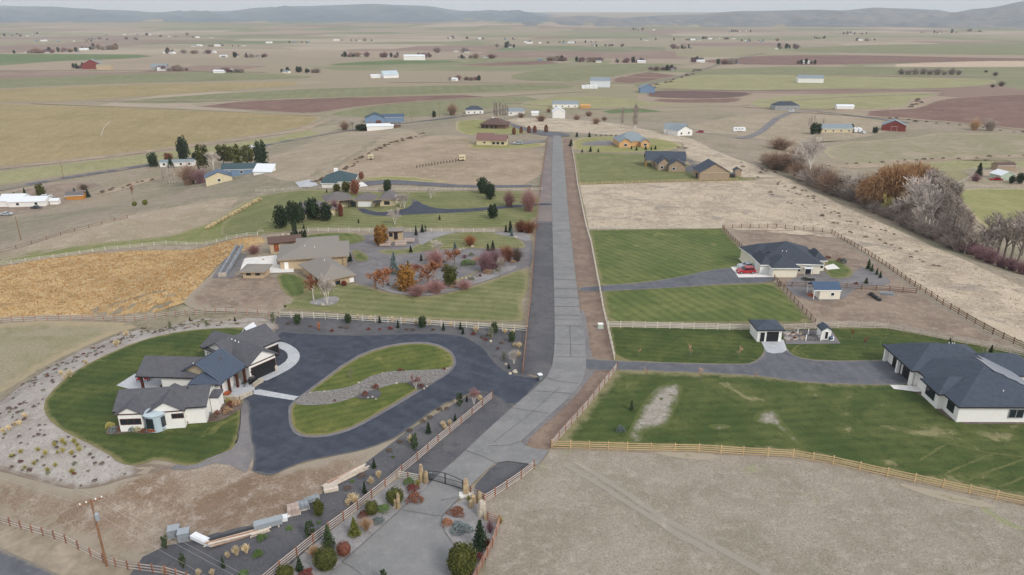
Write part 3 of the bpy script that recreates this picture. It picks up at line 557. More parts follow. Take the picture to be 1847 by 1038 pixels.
# ------------------------------------------------------------ materials of things
for n,c,kw in (('wall_white',C(232,230,225),dict(var=.03,rough=.6)),('wall_cream',C(226,219,200),dict(var=.04,rough=.6)),('wall_tan',C(186,166,138),dict(var=.06)),('wall_taupe',C(160,142,122),dict(var=.06)),
  ('wall_orange',C(206,164,118),dict(var=.05)),('wall_beige',C(204,192,160),dict(var=.05)),('wall_brown',C(112,90,78),dict(var=.1)),('wall_blue',C(116,138,164),dict(var=.05)),('wall_green',C(176,190,172),dict(var=.05)),
  ('wall_red',C(122,58,54),dict(var=.1)),('wall_grey',C(150,152,152),dict(var=.06)),('wall_stone',C(176,160,136),dict(var=.25,scale=3,bump=.6)),('wall_amber',C(186,128,60),dict(var=.1)),
  ('roof_char',C(88,88,93),dict(var=.13,scale=1.3,bump=.5)),('roof_slate',C(68,76,88),dict(var=.13,scale=1.3,bump=.5)),('roof_dark',C(64,70,80),dict(var=.14,scale=1.3,bump=.5)),('roof_taupe',C(133,127,120),dict(var=.07,scale=2.5,bump=.5)),
  ('roof_grey',C(106,101,101),dict(var=.08,scale=2.5,bump=.5)),('roof_brown',C(96,76,70),dict(var=.1,scale=2.5,bump=.5)),('roof_brick',C(122,94,90),dict(var=.06,scale=2,bump=.4)),('roof_green',C(64,82,88),dict(var=.07)),('roof_ltgrey',C(130,140,146),dict(var=.07)),
  ('roof_white',C(216,220,224),dict(var=.04,rough=.5)),('roof_blue',C(70,88,112),dict(var=.06,rough=.45)),('metal_blue',C(70,81,98),dict(var=.05,rough=.4,spec=.5)),('metal_pale',C(176,190,198),dict(var=.06,rough=.4,spec=.5)),
  ('trim_dark',C(48,46,48),dict(var=.06)),('trim_white',C(238,237,234),dict(var=.02)),('trim_brown',C(84,50,42),dict(var=.1)),('timber',C(78,42,32),dict(var=.15,scale=4)),('timber_gold',C(196,146,82),dict(var=.1)),
  ('garage_black',C(38,38,41),dict(var=.08,rough=.5)),('garage_white',C(224,223,220),dict(var=.03)),('rust',C(150,80,52),dict(var=.3,scale=3)),('stone_pale',C(182,172,156),dict(var=.22,scale=2.2,rnd=.12,bump=.7)),
  ('stone_tan',C(172,152,120),dict(var=.3,scale=1.6,rnd=.12,bump=.8,c2=C(140,124,104))),('stone_grey',C(150,146,142),dict(var=.2,scale=2,rnd=.25,bump=.5)),('post_cedar',C(138,98,80),dict(var=.18,scale=4,rnd=.15)),('rail_grey',C(186,172,163),dict(var=.14,scale=3,rnd=.14)),
  ('rail_cedar',C(168,134,116),dict(var=.15,scale=3,rnd=.14)),('rail_white',C(204,198,186),dict(var=.06,scale=3,rnd=.06)),('rail_yellow',C(190,164,124),dict(var=.12,scale=3,rnd=.12)),('rail_brown',C(118,92,76),dict(var=.18,scale=3,rnd=.14)),
  ('pole_wood',C(132,98,72),dict(var=.2,scale=2)),('steel_black',C(34,35,38),dict(var=.05,rough=.4,spec=.5)),('steel_grey',C(150,156,162),dict(var=.06,rough=.4,spec=.5)),('plastic_grey',C(112,118,122),dict(var=.05,rough=.5)),('wire',C(186,182,176),dict(var=.02)),
  ('pale_wood',C(198,186,172),dict(var=.15,scale=3,rnd=.12)),('pink_block',C(176,158,148),dict(var=.12,rnd=.1)),('grey_block',C(140,146,152),dict(var=.1,rnd=.1)),('white_wrap',C(226,228,230),dict(var=.05)),('red_cloth',C(176,32,44),dict(var=.08)),
  ('car_red',C(158,22,36),dict(var=.02,rough=.25,spec=.6)),('car_silver',C(164,170,176),dict(var=.02,rough=.3,spec=.6)),('car_white',C(232,234,236),dict(var=.02,rough=.3,spec=.6)),('car_dark',C(52,56,64),dict(var=.02,rough=.3,spec=.6)),('car_blue',C(70,84,112),dict(var=.02,rough=.3,spec=.6)),('tyre',C(30,30,32),dict(var=.05)),
  ('terracotta',C(176,104,64),dict(var=.1)),('soil',C(92,78,68),dict(var=.15,scale=4)),('solar',C(150,154,162),dict(var=.03,rough=.25,spec=.6)),('bark_grey',C(128,118,110),dict(var=.2,scale=6,rnd=.1)),('bark_white',C(206,198,188),dict(var=.15,scale=6,rnd=.06)),('bark_brown',C(92,74,64),dict(var=.2,scale=6,rnd=.1))):
    smat(n,c,**kw)
s=NT('glass',0.08,0.6); s.b.inputs['Base Color'].default_value=C(38,46,54)
# board-and-batten grain for the white cladding
for nm in ('wall_white','wall_cream'):
    t=MATS[nm].node_tree; tc=t.nodes.new('ShaderNodeTexCoord'); wv=t.nodes.new('ShaderNodeTexWave'); wv.bands_direction='DIAGONAL'; wv.inputs['Scale'].default_value=3.2; wv.inputs['Distortion'].default_value=0
    bp=t.nodes.new('ShaderNodeBump'); bp.inputs['Strength'].default_value=.25; bp.inputs['Distance'].default_value=.03
    mp=t.nodes.new('ShaderNodeMapping'); mp.inputs['Scale'].default_value=(1,1,0); t.links.new(tc.outputs['Object'],mp.inputs[0]); t.links.new(mp.outputs[0],wv.inputs[0]); t.links.new(wv.outputs[0],bp.inputs['Height']); t.links.new(bp.outputs[0],t.nodes['Principled BSDF'].inputs['Normal'])
LEAF=dict(spruce=(C(52,66,44),C(74,88,58)),blue=(C(88,104,104),C(116,128,126)),olive=(C(66,70,34),C(86,88,44)),dark=(C(40,54,38),C(56,70,48)),yellowgreen=(C(98,104,48),C(122,124,62)),orange=(C(156,104,72),C(174,122,86)),amber=(C(142,102,50),C(164,120,62)),
  rust=(C(122,78,60),C(144,96,72)),red=(C(112,54,50),C(134,70,60)),redbrown=(C(106,66,56),C(126,82,66)),pink=(C(150,112,108),C(168,132,126)),purple=(C(124,94,100),C(146,114,116)),tan=(C(174,142,112),C(192,162,130)),straw=(C(206,186,150),C(222,206,172)),
  strawgreen=(C(160,152,88),C(184,174,112)),greyblue=(C(104,116,118),C(128,138,136)),greygreen=(C(112,116,92),C(134,136,110)),dusk=(C(98,84,76),C(122,106,94)),twigwhite=(C(182,170,162),C(200,190,182)),twiggrey=(C(152,139,130),C(172,160,150)),twigbrown=(C(138,114,98),C(158,134,116)),willow=(C(146,112,80),C(166,132,98)),fresh=(C(88,112,58),C(104,126,70)),sage=(C(122,112,98),C(142,130,114)),goldgrass=(C(192,154,104),C(172,132,84)),palegrass=(C(196,180,156),C(178,160,136)),greygrass=(C(176,166,150),C(150,142,122)))
for k,(a,b_) in LEAF.items(): leafmat('leaf_'+k,a,b_,.25 if k.endswith('grass') else 6.0)
# ------------------------------------------------------------ plant prototypes (height 1, base at the origin)
PROTO={}
def rnd(a,b): return random.uniform(a,b)
def p_spruce(wd,tiers,droop=.25,lf=.05):
    tr=MB(); tr.tube((0,0,-.03),(0,0,.93),.022,.006,6); cr=MB()
    for k in range(tiers):
        z=.05+.93*(k/tiers)**.92; r=wd*(1-z)**.85*rnd(.85,1.12)+.012; m=max(5,int(24*r/wd*.9))
        for i in range(m):
            a=2*math.pi*(i+rnd(0,1))/m; rr=r*rnd(.72,1.12); q=3+int(rr/wd*3)
            for j in range(q):
                f=(j+rnd(.3,1))/q; x=rr*f; cr.leaf((x*math.cos(a)+rnd(-.01,.01),x*math.sin(a)+rnd(-.01,.01),z-droop*x*f+rnd(-.012,.02)),lf*(1.15-.4*f))
    return [('trunk',tr,'bark_brown'),('crown',cr,None)]
def blob(cr,c,rad,n,lf,shell=.55):
    for _ in range(n):
        u=Vector((random.gauss(0,1),random.gauss(0,1),random.gauss(0,1))).normalized()*(shell+(1-shell)*random.random()**.6)
        cr.leaf((c[0]+u.x*rad[0],c[1]+u.y*rad[1],c[2]+u.z*rad[2]),lf)
def core(cr,zc,r,h):
    cr.lathe([(r*.5,zc-h),(r*.9,zc-h*.5),(r,zc),(r*.8,zc+h*.55),(r*.3,zc+h*.95)],9)
def p_round(n=2200,lf=.034,lob=14,w=.5):
    cr=MB(); core(cr,.46,w*.74,.38); blob(cr,(0,0,.46),(w*.86,w*.86,.45),n//2,lf,.8)
    for k in range(lob):
        a=6.28*k/lob+rnd(-.3,.3); z=rnd(.22,.78); r=w*.62*math.sin(math.pi*min(.92,z)); blob(cr,(r*math.cos(a),r*math.sin(a),z),(w*.4,w*.4,.2),n//(2*lob),lf,.5)
    return [('crown',cr,None)]
def p_tree(n=1300,lf=.045,w=.42,z0=.25,lob=14,fill=.35):
    tr=MB(); tr.tube((0,0,-.03),(0,0,.5),.03,.014,6); cr=MB(); zc=(z0+1)/2; hz=(1-z0)/2
    blob(cr,(0,0,zc-.02),(w*.74,w*.74,hz*.82),int(n*fill),lf,.35)
    if z0<.05: core(cr,zc,w*.55,hz*.74)
    for k in range(lob):
        a=2.4*k+rnd(-.5,.5); f=(k+.5)/lob; z=z0+.06+(1-z0-.1)*f; r=w*.78*math.sqrt(max(.03,1-((z-zc)/hz)**2))*rnd(.72,1.05); c=(r*math.cos(a),r*math.sin(a),z+rnd(-.04,.04))
        tr.tube((0,0,z0*.9+.1*random.random()),c,.009,.003,4,False); q=rnd(.8,1.25); blob(cr,c,(w*.34*q,w*.34*q,hz*.3*q),int(n*(1-fill)/lob),lf,.35)
    return [('trunk',tr,'bark_grey'),('crown',cr,None)]
def p_column(n=700,w=.16,lf=.05):
    cr=MB()
    for _ in range(n):
        z=random.random()**.9; r=w*min(1,(1-z)*2.6)**.6*min(1,.55+z*3)*rnd(.6,1.08); a=rnd(0,6.28); cr.leaf((r*math.cos(a),r*math.sin(a),z*.97+.02),lf)
    tr=MB(); tr.tube((0,0,-.03),(0,0,.6),.02,.008,5)
    return [('trunk',tr,'bark_brown'),('crown',cr,None)]
def p_bare(spread=.55,kids=(5,5,5),w=.0045,up=.25,stems=1,first=.32):
    tr=MB(); cr=MB()
    def rec(p,d,L,r,lv):
        q=p+d*L
        if lv<=1: tr.tube(p,q,r,r*.62,5,False)
        else: cr.ribbon(p,q,max(w,r*.9),max(w*.6,r*.4))
        if lv>len(kids): return
        nk=kids[lv-1] if lv>0 else kids[0]
        for k in range(nk):
            t=rnd(.35,1.0) if lv>0 else rnd(.55,1.0); e=Vector((random.gauss(0,1),random.gauss(0,1),random.gauss(0,.6)+up)); e=(d*(1-spread*.6)+e.normalized()*spread).normalized()
            rec(p+(q-p)*t,e,L*rnd(.5,.78),r*.55,lv+1)
    for s_ in range(stems):
        a=6.28*s_/stems; d=Vector((math.cos(a)*.28,math.sin(a)*.28,1)) if stems>1 else Vector((rnd(-.05,.05),rnd(-.05,.05),1))
        rec(Vector((0,0,-.02)),d.normalized(),first,.02 if stems==1 else .012,0)
    m=max(v[2] for v in cr.v); 
    for b in (tr,cr): b.v=[(x/m,y/m,z/m) for x,y,z in b.v]
    return [('trunk',tr,'bark_grey'),('crown',cr,None)]
def p_twig(n=420,w=.006,rad=.5,base=.06):
    cr=MB(); ph=[rnd(0,6.28) for _ in range(3)]
    for _ in range(n):
        a=rnd(0,6.28); t=random.random()**.7; lobe=1+.22*math.sin(2*a+ph[0])+.16*math.sin(3*a+ph[1])+.1*math.sin(5*a+ph[2]); e=rnd(.4,1)*(.8+.2*lobe); rr=rad*lobe*rnd(.7,1.15); p=(base*math.cos(a)*t,base*math.sin(a)*t,0); mid=(rr*.5*t*math.cos(a),rr*.5*t*math.sin(a),.5*e); q=(rr*t*math.cos(a+rnd(-.4,.4)),rr*t*math.sin(a+rnd(-.4,.4)),e*(1-.4*t*t))
        cr.ribbon(p,mid,w,w*.8); cr.ribbon(mid,q,w*.8,w*.4); cr.ribbon(mid,(q[0]+rnd(-.15,.15),q[1]+rnd(-.15,.15),q[2]*rnd(.8,1.05)),w*.7,w*.4)
    return [('crown',cr,None)]
def p_poplar(n=150):
    tr=MB(); tr.tube((0,0,-.02),(0,0,.97),.014,.003,5); cr=MB()
    for _ in range(n):
        z=rnd(.1,.93); a=rnd(0,6.28); L=rnd(.1,.26)*(1.05-z*.7); p=(0,0,z); q=(L*.42*math.cos(a),L*.42*math.sin(a),z+L*.9); cr.ribbon(p,q,.0045,.002)
        for _ in range(3):
            t=rnd(.3,.9); b=(q[0]*t,q[1]*t,z+(q[2]-z)*t); cr.ribbon(b,(b[0]+rnd(-.045,.045),b[1]+rnd(-.045,.045),b[2]+rnd(.03,.1)),.0035,.0018)
    return [('trunk',tr,'bark_white'),('crown',cr,None)]
def p_willow(n=2600):
    tr=MB(); cr=MB(); tr.tube((0,0,-.03),(0,0,.3),.035,.022,7); tips=[]
    for k in range(16):
        a=rnd(0,6.28); r=rnd(.12,.4); z=rnd(.45,.86); c=(r*math.cos(a),r*math.sin(a),z); tr.tube((0,0,.25),c,.014,.004,5,False); tips.append(c)
    for _ in range(n):
        u=Vector((random.gauss(0,1),random.gauss(0,1),random.gauss(0,1))).normalized()
        if u.z<-.35: u.z=-u.z*.6
        r=rnd(.75,1.05); p=Vector((u.x*.5*r,u.y*.5*r,.5+u.z*.48*r)); d=Vector((u.x*.06+rnd(-.04,.04),u.y*.06+rnd(-.04,.04),rnd(-.14,.07))); cr.ribbon(p,p+d,.004,.002); cr.ribbon(p-u*.14,p,.005,.004)
    return [('trunk',tr,'bark_brown'),('crown',cr,None)]
def p_grass(n=140,w=.018):
    cr=MB()
    for _ in range(n):
        a=rnd(0,6.28); r=rnd(0,.07); t=random.random(); h=rnd(.55,1.0)*(1-.35*t); p=(r*math.cos(a),r*math.sin(a),0); m=(p[0]+.14*t*math.cos(a),p[1]+.14*t*math.sin(a),h*.6); q=(p[0]+.38*t*math.cos(a),p[1]+.38*t*math.sin(a),h)
        cr.ribbon(p,m,w,w*.9); cr.ribbon(m,q,w*.9,w*.5)
    return [('crown',cr,None)]
def p_low(n=480,lf=.08):
    cr=MB()
    for _ in range(n):
        a=rnd(0,6.28); r=.62*math.sqrt(random.random()); z=(1-(r/.66)**2)**.7*rnd(.45,1.05); r*=1+.25*math.sin(3*a+1)+.12*math.sin(5*a); cr.leaf((r*math.cos(a),r*math.sin(a),z*.85+.04),lf)
    return [('crown',cr,None)]
GEN=dict(spruce=lambda:p_spruce(.3,17),fir=lambda:p_spruce(.22,16,.2),pine=lambda:p_tree(700,.05,.27,.1,13,.15),column=p_column,round=p_round,bushy=lambda:p_round(2600,.042,22,.52),tree=lambda:p_tree(1700,.04,.42,.2,20,.2),oval=lambda:p_tree(2200,.042,.38,.02,24,.4),
  bare=lambda:p_bare(),multi=lambda:p_bare(.5,(4,4,5),.0045,.4,4,.4),young=lambda:p_bare(.4,(5,4),.007,.5,1,.42),autumn=lambda:p_bare(.55,(5,5,6),.006,.25,1,.3),twig=p_twig,thicket=lambda:p_twig(560,.0055,.66,.22),poplar=p_poplar,willow=p_willow,grass=p_grass,low=p_low)
NV=dict(oval=3,spruce=3,bare=4,low=3,grass=3,poplar=3,pine=3,twig=3,thicket=5,autumn=3,tree=3,fir=2,multi=2,willow=2,young=2)
MESH={}
def plant(name,label,cat,kind,leaf,px,py,hpx,wf=1.0,group=None,bark=None,world=None,h=None):
    g=world or GT(px,py)
    if h is None: h=hpx*depth(g)/FPX/0.94*{'autumn':1.22,'thicket':1.2,'multi':1.12,'oval':1.06,'tree':1.12}.get(kind,1.0)
    v=random.randrange(NV.get(kind,1)); key=(kind,v)
    if key not in PROTO: PROTO[key]=GEN[kind]()
    parts=PROTO[key]; sc=(h*wf*rnd(.94,1.06),h*wf*rnd(.94,1.06),h); loc=(g[0],g[1],g[2]-0.02); rz=rnd(0,6.28)
    def me(i):
        nm,mb,mt=parts[i]; mt='leaf_'+leaf if mt is None else (bark or mt); k=(key,i,mt)
        if k not in MESH: MESH[k]=mb.mesh(nm,mt)
        return MESH[k]
    if len(parts)==1: o=obj(name,me(0),None,loc,rz,sc); return tag(o,label,cat,group)
    t=thing(name,label,cat,loc,rz,sc,group)
    for i,p in enumerate(parts): obj(p[0],me(i),t)
    return t
# ------------------------------------------------------------ fences: every post and every rail a part
def bx(mat,d):
    k=('bx',mat,d)
    if k not in MESH: b=MB(); b.box((0,0,0),d); MESH[k]=b.mesh('board',mat)
    return MESH[k]
def fence(label,px,gap=2.6,h=1.35,rails=4,post='post_cedar',rail='rail_grey',detail=True,group=None,pw=.16,world=None):
    P=world or [G(*p) for p in px]; pts=[]
    for a,b in zip(P,P[1:]):
        L=math.hypot(b[0]-a[0],b[1]-a[1]); n=max(1,round(L/gap))
        for k in range(n): t=k/n; pts.append((a[0]+(b[0]-a[0])*t,a[1]+(b[1]-a[1])*t))
    pts.append(P[-1][:2]); pts=[(x,y,ztop(x,y)) for x,y in pts]; o=pts[0]
    t=thing('rail_fence',label,'fence',o,group=group)
    zs=[h*(i+.62)/(rails+.1) for i in range(rails)]
    if detail:
        for i,p in enumerate(pts):
            q=obj('post',bx(post,(pw,pw,h+.5)),t,(p[0]-o[0],p[1]-o[1],p[2]-o[2]+h/2-.2+rnd(-.03,.03))); q.rotation_euler=(rnd(-.02,.02),rnd(-.02,.02),math.atan2(pts[min(i+1,len(pts)-1)][1]-pts[max(i-1,0)][1],pts[min(i+1,len(pts)-1)][0]-pts[max(i-1,0)][0]))
            if i+1<len(pts):
                n=pts[i+1]; dx,dy,dz=n[0]-p[0],n[1]-p[1],n[2]-p[2]; L=math.sqrt(dx*dx+dy*dy+dz*dz)
                for z in zs:
                    r=obj('rail',bx(rail,(1.0,.05,.115)),t,(p[0]-o[0]+dx/2,p[1]-o[1]+dy/2,p[2]-o[2]+dz/2+z+rnd(-.02,.02))); r.scale=(L*1.01,1,1); r.rotation_euler=(0,-math.atan2(dz,math.hypot(dx,dy))+rnd(-.006,.006),math.atan2(dy,dx))
    else:
        a=MB(); b=MB()
        for i,p in enumerate(pts):
            a.box((p[0]-o[0],p[1]-o[1],p[2]-o[2]+h/2-.2),(pw,pw,h+.5))
            if i+1<len(pts):
                n=pts[i+1]
                for z in zs:
                    u=Vector((p[0]-o[0],p[1]-o[1],p[2]-o[2]+z)); v=Vector((n[0]-o[0],n[1]-o[1],n[2]-o[2]+z)); b.tube(u,v,.05,.05,4,False)
        a.build('posts',post,t)['kind']='stuff'; b.build('rails',rail,t)['kind']='stuff'
    return t
# ------------------------------------------------------------ houses
class House:
    def __init__(s,name,label,zb,wall,roof,cat='house',at=None,group=None,trim='trim_dark'):
        s.zb=zb; s.wall=wall; s.roof=roof; s.trim=trim; s.o=None; s.args=(name,label,cat,group); s.at=at; s.root=None
    def frame(s,A,B,ze):
        z=s.zb+ze
        a=W(A[0],A[1],z) if not isinstance(A[0],str) else (A[1],A[2],z)
        b=W(B[0],B[1],z) if not isinstance(B[0],str) else (B[1],B[2],z)
        if s.root is None:
            c=((a[0]+b[0])/2,(a[1]+b[1])/2,s.zb); s.root=thing(s.args[0],s.args[1],s.args[2],c,group=s.args[3]); s.o=c
        L=math.hypot(b[0]-a[0],b[1]-a[1]); u=((b[0]-a[0])/L,(b[1]-a[1])/L); n=(-u[1],u[0])
        f=lambda x,y,zz: (a[0]+u[0]*x+n[0]*y-s.o[0],a[1]+u[1]*x+n[1]*y-s.o[1],zz)
        return f,L,math.atan2(u[1],u[0])
    def wing(s,A,B,w,ze,rise,kind='G',oh=.5,wall=None,roof=None,ext=0.0,walls=True,inset=(0,0,0,0),seams=False):
        """A-B: near eave corners (pixels, at eave height ze), w: extent away from them, kind G ridge along AB, P ridge across, H hip, S shed, F flat"""
        f,L,rz=s.frame(A,B,ze); th=.2; x0=-ext; rb=MB(); hw=w/2; X0,X1=x0,L
        if kind=='G': top=[((X0,0,ze),(X1,0,ze),(X1,hw,ze+rise),(X0,hw,ze+rise)),((X0,hw,ze+rise),(X1,hw,ze+rise),(X1,w,ze),(X0,w,ze))]
        elif kind=='P':
            m=(X0+X1)/2; top=[((X0,0,ze),(m,0,ze+rise),(m,w,ze+rise),(X0,w,ze)),((m,0,ze+rise),(X1,0,ze),(X1,w,ze),(m,w,ze+rise))]
        elif kind=='H':
            l=X1-X0; k=min(l,w)/2
            if l>=w: p,q=(X0+k,hw),(X1-k,hw)
            else: p,q=((X0+X1)/2,k),((X0+X1)/2,w-k)
            c=[(X0,0,ze),(X1,0,ze),(X1,w,ze),(X0,w,ze)]; P=(*p,ze+rise); Q=(*q,ze+rise)
            if l>=w: top=[(c[0],c[1],Q,P),(c[1],c[2],Q),(c[2],c[3],P,Q),(c[3],c[0],P)]
            else: top=[(c[0],c[1],P),(c[1],c[2],Q,P),(c[2],c[3],Q),(c[3],c[0],P,Q)]
        elif kind=='S': top=[((X0,0,ze),(X1,0,ze),(X1,w,ze+rise),(X0,w,ze+rise))]
        else: top=[((X0,0,ze),(X1,0,ze),(X1,w,ze),(X0,w,ze))]
        for pl in top:
            if len(pl)==4 and pl[2]==pl[3]: pl=pl[:3]
            rb.poly([f(*p) for p in pl]); rb.poly([f(p[0],p[1],p[2]-th) for p in pl][::-1])
            for i in range(len(pl)):
                p,q=pl[i],pl[(i+1)%len(pl)]
                if p[2]==q[2]==ze+rise and kind not in 'S': continue
                rb.poly([f(p[0],p[1],p[2]-th),f(q[0],q[1],q[2]-th),f(*q),f(*p)])
        ro=rb.build('roof',roof or s.roof,s.root)
        # fascia boards along the eaves
        if kind in 'GPH' and not seams:
            for (p,q) in (((X0,0),(X1,0)),((X0,w),(X1,w)),((X0,0),(X0,w)),((X1,0),(X1,w))):
                if kind=='G' and p[0]==q[0] or kind=='P' and p[1]==q[1]: continue
                cx,cy=(p[0]+q[0])/2,(p[1]+q[1])/2; c=f(cx,cy,ze-.14); l=math.hypot(q[0]-p[0],q[1]-p[1])
                fb=MB(); fb.box(c,(l+.04,.06,.2),rz if p[1]==q[1] else rz+math.pi/2); fb.build('fascia',s.trim,ro)
        if seams:   # standing seam ribs
            sb=MB()
            for pl in top:
                e0,e1=Vector(f(*pl[0])),Vector(f(*pl[1])); hh=[Vector(f(*p)) for p in pl]
                nseg=int((e1-e0).length/.55)
                for k in range(1,nseg):
                    t=k/nseg; a=e0+(e1-e0)*t
                    if len(hh)==4: b=hh[3]+(hh[2]-hh[3])*t if kind!='H' else None
                    else: b=None
                    if b is None:
                        xx=pl[0][0]+(pl[1][0]-pl[0][0])*t; yy=pl[0][1]+(pl[1][1]-pl[0][1])*t; kk=min((e1-e0).length*min(t,1-t),min(X1-X0,w)/2); dx,dy=pl[1][0]-pl[0][0],pl[1][1]-pl[0][1]; ll=math.hypot(dx,dy); xx+=-dy/ll*kk; yy+=dx/ll*kk; b=Vector(f(xx,yy,ze+rise*kk/(min(X1-X0,w)/2)))
                    sb.tube(a+Vector((0,0,.03)),b+Vector((0,0,.03)),.035,.035,4,False)
            sb.build('seams',roof or s.roof,ro)['kind']='stuff'
        if walls:
            wb=MB(); i0,i1,j0,j1=inset; xa,xb,ya,yb=X0+oh+i0,X1-oh-i1,oh+j0,w-oh-j1
            sl=rise/hw if kind in 'G' else rise/((X1-X0)/2) if kind=='P' else 0; zt=ze-.03-th*.6+(0 if kind not in 'GP' else 0)
            lo=-1.2
            cs=[(xa,ya),(xb,ya),(xb,yb),(xa,yb)]
            if kind=='G':
                h0=zt+sl*(ya); h1=zt+sl*(w-yb); m=(hw); ap=zt+rise
                E=lambda x: [f(x,ya,lo),f(x,ya,h0),f(x,m,ap),f(x,yb,h1),f(x,yb,lo)]
                l,r=E(xa),E(xb); wb.poly(l); wb.poly(r[::-1]); wb.poly([f(xa,ya,lo),f(xb,ya,lo),f(xb,ya,h0),f(xa,ya,h0)]); wb.poly([f(xb,yb,lo),f(xa,yb,lo),f(xa,yb,h1),f(xb,yb,h1)])
            elif kind=='P':
                m=(X0+X1)/2; h0=zt+sl*(xa-X0); h1=zt+sl*(X1-xb); ap=zt+rise
                E=lambda y: [f(xa,y,lo),f(xb,y,lo),f(xb,y,h1),f(m,y,ap),f(xa,y,h0)]
                wb.poly(E(ya)); wb.poly(E(yb)[::-1]); wb.poly([f(xa,yb,lo),f(xa,ya,lo),f(xa,ya,h0),f(xa,yb,h0)]); wb.poly([f(xb,ya,lo),f(xb,yb,lo),f(xb,yb,h1),f(xb,ya,h1)])
            else:
                zz=zt+.05 if kind!='S' else zt
                for i in range(4):
                    p,q=cs[i],cs[(i+1)%4]; zp=zz+(rise*p[1]/w if kind=='S' else 0); zq=zz+(rise*q[1]/w if kind=='S' else 0)
                    wb.poly([f(*p,lo),f(*q,lo),f(*q,zq),f(*p,zp)])
            wo=wb.build('wall',wall or s.wall,s.root)
        else: wo=s.root; xa,xb,ya,yb=X0,X1,0,w
        return dict(f=f,rz=rz,r=(xa,xb,ya,yb),roof=ro,wall=wo,ze=ze,rise=rise,w=w,L=L,kind=kind)
    def panel(s,wg,side,t,wd,z0,z1,name='window',mat='glass',frame=None,parts=1,proud=.05):
        """window, door or garage door on a wall: side s (near), n, w (A end), e (B end); t = 0..1 along"""
        f=wg['f']; xa,xb,ya,yb=wg['r']; rz=wg['rz']
        if side in 'sn': c=(xa+(xb-xa)*t,ya if side=='s' else yb); o=(0,-1) if side=='s' else (0,1); a=rz
        else: c=(xa if side=='w' else xb,ya+(yb-ya)*t); o=(-1,0) if side=='w' else (1,0); a=rz+math.pi/2
        zc=(z0+z1)/2; fr=MB(); fw=.11
        P=lambda d: f(c[0]+o[0]*d,c[1]+o[1]*d,zc)
        fm=frame or s.trim
        tx,ty=(1,0) if side in 'sn' else (0,1)
        q=lambda k,z,d: f(c[0]+tx*k+o[0]*d,c[1]+ty*k+o[1]*d,z)
        fr.box(q(0,z1+fw/2,proud/2+.02),(wd+2*fw,proud+.04,fw),a); fr.box(q(0,z0-fw/2,proud/2+.02),(wd+2*fw,proud+.06,fw),a)
        for k in (-1,1): fr.box(q(k*(wd/2+fw/2),zc,proud/2+.02),(fw,proud+.04,z1-z0),a)
        for k in range(1,parts): fr.box(q(-wd/2+wd*k/parts,zc,proud/2+.01),(.09,proud+.03,z1-z0),a)
        w_=fr.build(name,fm,wg['wall'] if name=='window' and wg['wall']!=s.root else s.root)
        lv=w_
        if name=='garage_door':
            nb=4
            for k in range(nb):
                b=MB(); h=(z1-z0)/nb; b.box(q(0,z0+h*(k+.5),.03),(wd,.05,h-.03),a); b.build('panel',mat,lv)
            b=MB(); b.box(q(0,zc,.012),(wd,.015,z1-z0),a); b.build('backing',mat,lv)
        elif parts>1 and wg['wall']==s.root:
            b=MB(); b.box(q(0,zc,.02),(wd,.03,z1-z0),a); b.build('pane',mat,lv)
        else:
            b=MB(); b.box(q(0,zc,.02),(wd,.03,z1-z0),a); b.build('pane' if name=='window' else 'leaf',mat,s.root if name=='window' and wg['wall']!=s.root else lv)
        return w_
    def post(s,wg,x,y,z0,z1,sz=.3,mat='timber',name='post'):
        b=MB(); b.box(wg['f'](x,y,(z0+z1)/2),(sz,sz,z1-z0),wg['rz']); return b.build(name,mat,s.root)
    def vents(s,wg,spots,mat='trim_white'):
        for x,y,hh in spots:
            z=wg['ze']+wg['rise']*(1-abs(y-wg['w']/2)/(wg['w']/2)); b=MB(); b.tube(wg['f'](x,y,z-.1),wg['f'](x,y,z+hh),.09,.09,6); b.build('vent',mat,wg['roof'])
# zb at each site is absolute; wall and eave heights in wing() are given relative to it
_f=House.frame
def _frame(s,A,B,ze):
    f,L,rz=_f(s,A,B,ze); return (lambda x,y,z: f(x,y,z)),L,rz
House.frame=_frame
# --- white farmhouse
H=House('farmhouse','white modern farmhouse with charcoal shingle roofs, blue metal entry roof and round silo',0.05,'wall_white','roof_char')
a1=H.wing((202,743),(372,733),7.4,3.2,1.85,'G'); H.vents(a1,[(8,2.6,.3),(10.5,3.2,.3)],'trim_dark')
g1=H.wing((205,749),(257,747),5.5,3.2,1.25,'P',oh=.35); g2=H.wing((263,746),(332,741),6.2,3.2,1.75,'P',oh=.35)
H.panel(g1,'s',.5,2.9,1.35,2.15,parts=3,frame='trim_brown'); H.panel(g2,'s',.74,.7,1.9,2.5,frame='trim_brown'); H.panel(g2,'s',.92,.7,1.9,2.5,frame='trim_brown')
H.panel(a1,'s',.33,.9,.6,2.3,frame='trim_brown')
for g in (g1,g2):
    b=MB(); b.box(g['f'](g['L']/2,.28,3.05),(g['L']-.7,.08,.16),g['rz']); b.build('beam','trim_brown',g['wall'])
sl=W(285,772,0.05); c=(sl[0]-H.o[0],sl[1]-H.o[1]+.1)
b=MB(); b.lathe([(1.62,-1),(1.62,2.95)],22,c); silo=b.build('silo','metal_pale',H.root)
b=MB(); b.lathe([(1.95,2.9),(1.92,3.0),(.12,3.6),(.12,3.75)],22,c); b.build('silo_roof','metal_pale',silo)
for an,wd in ((-1.75,1.2),(-.35,1.2)):
    b=MB(); b.box((c[0]+1.62*math.cos(an),c[1]+1.62*math.sin(an),1.6),(.12,wd,1.7),an); b.build('window','glass',silo)
b=MB(); b.box((c[0]+1.64*math.cos(-1.75),c[1]+1.64*math.sin(-1.75),.45),(.14,1.2,.35),-1.75); b.build('planter_box','rust',silo)
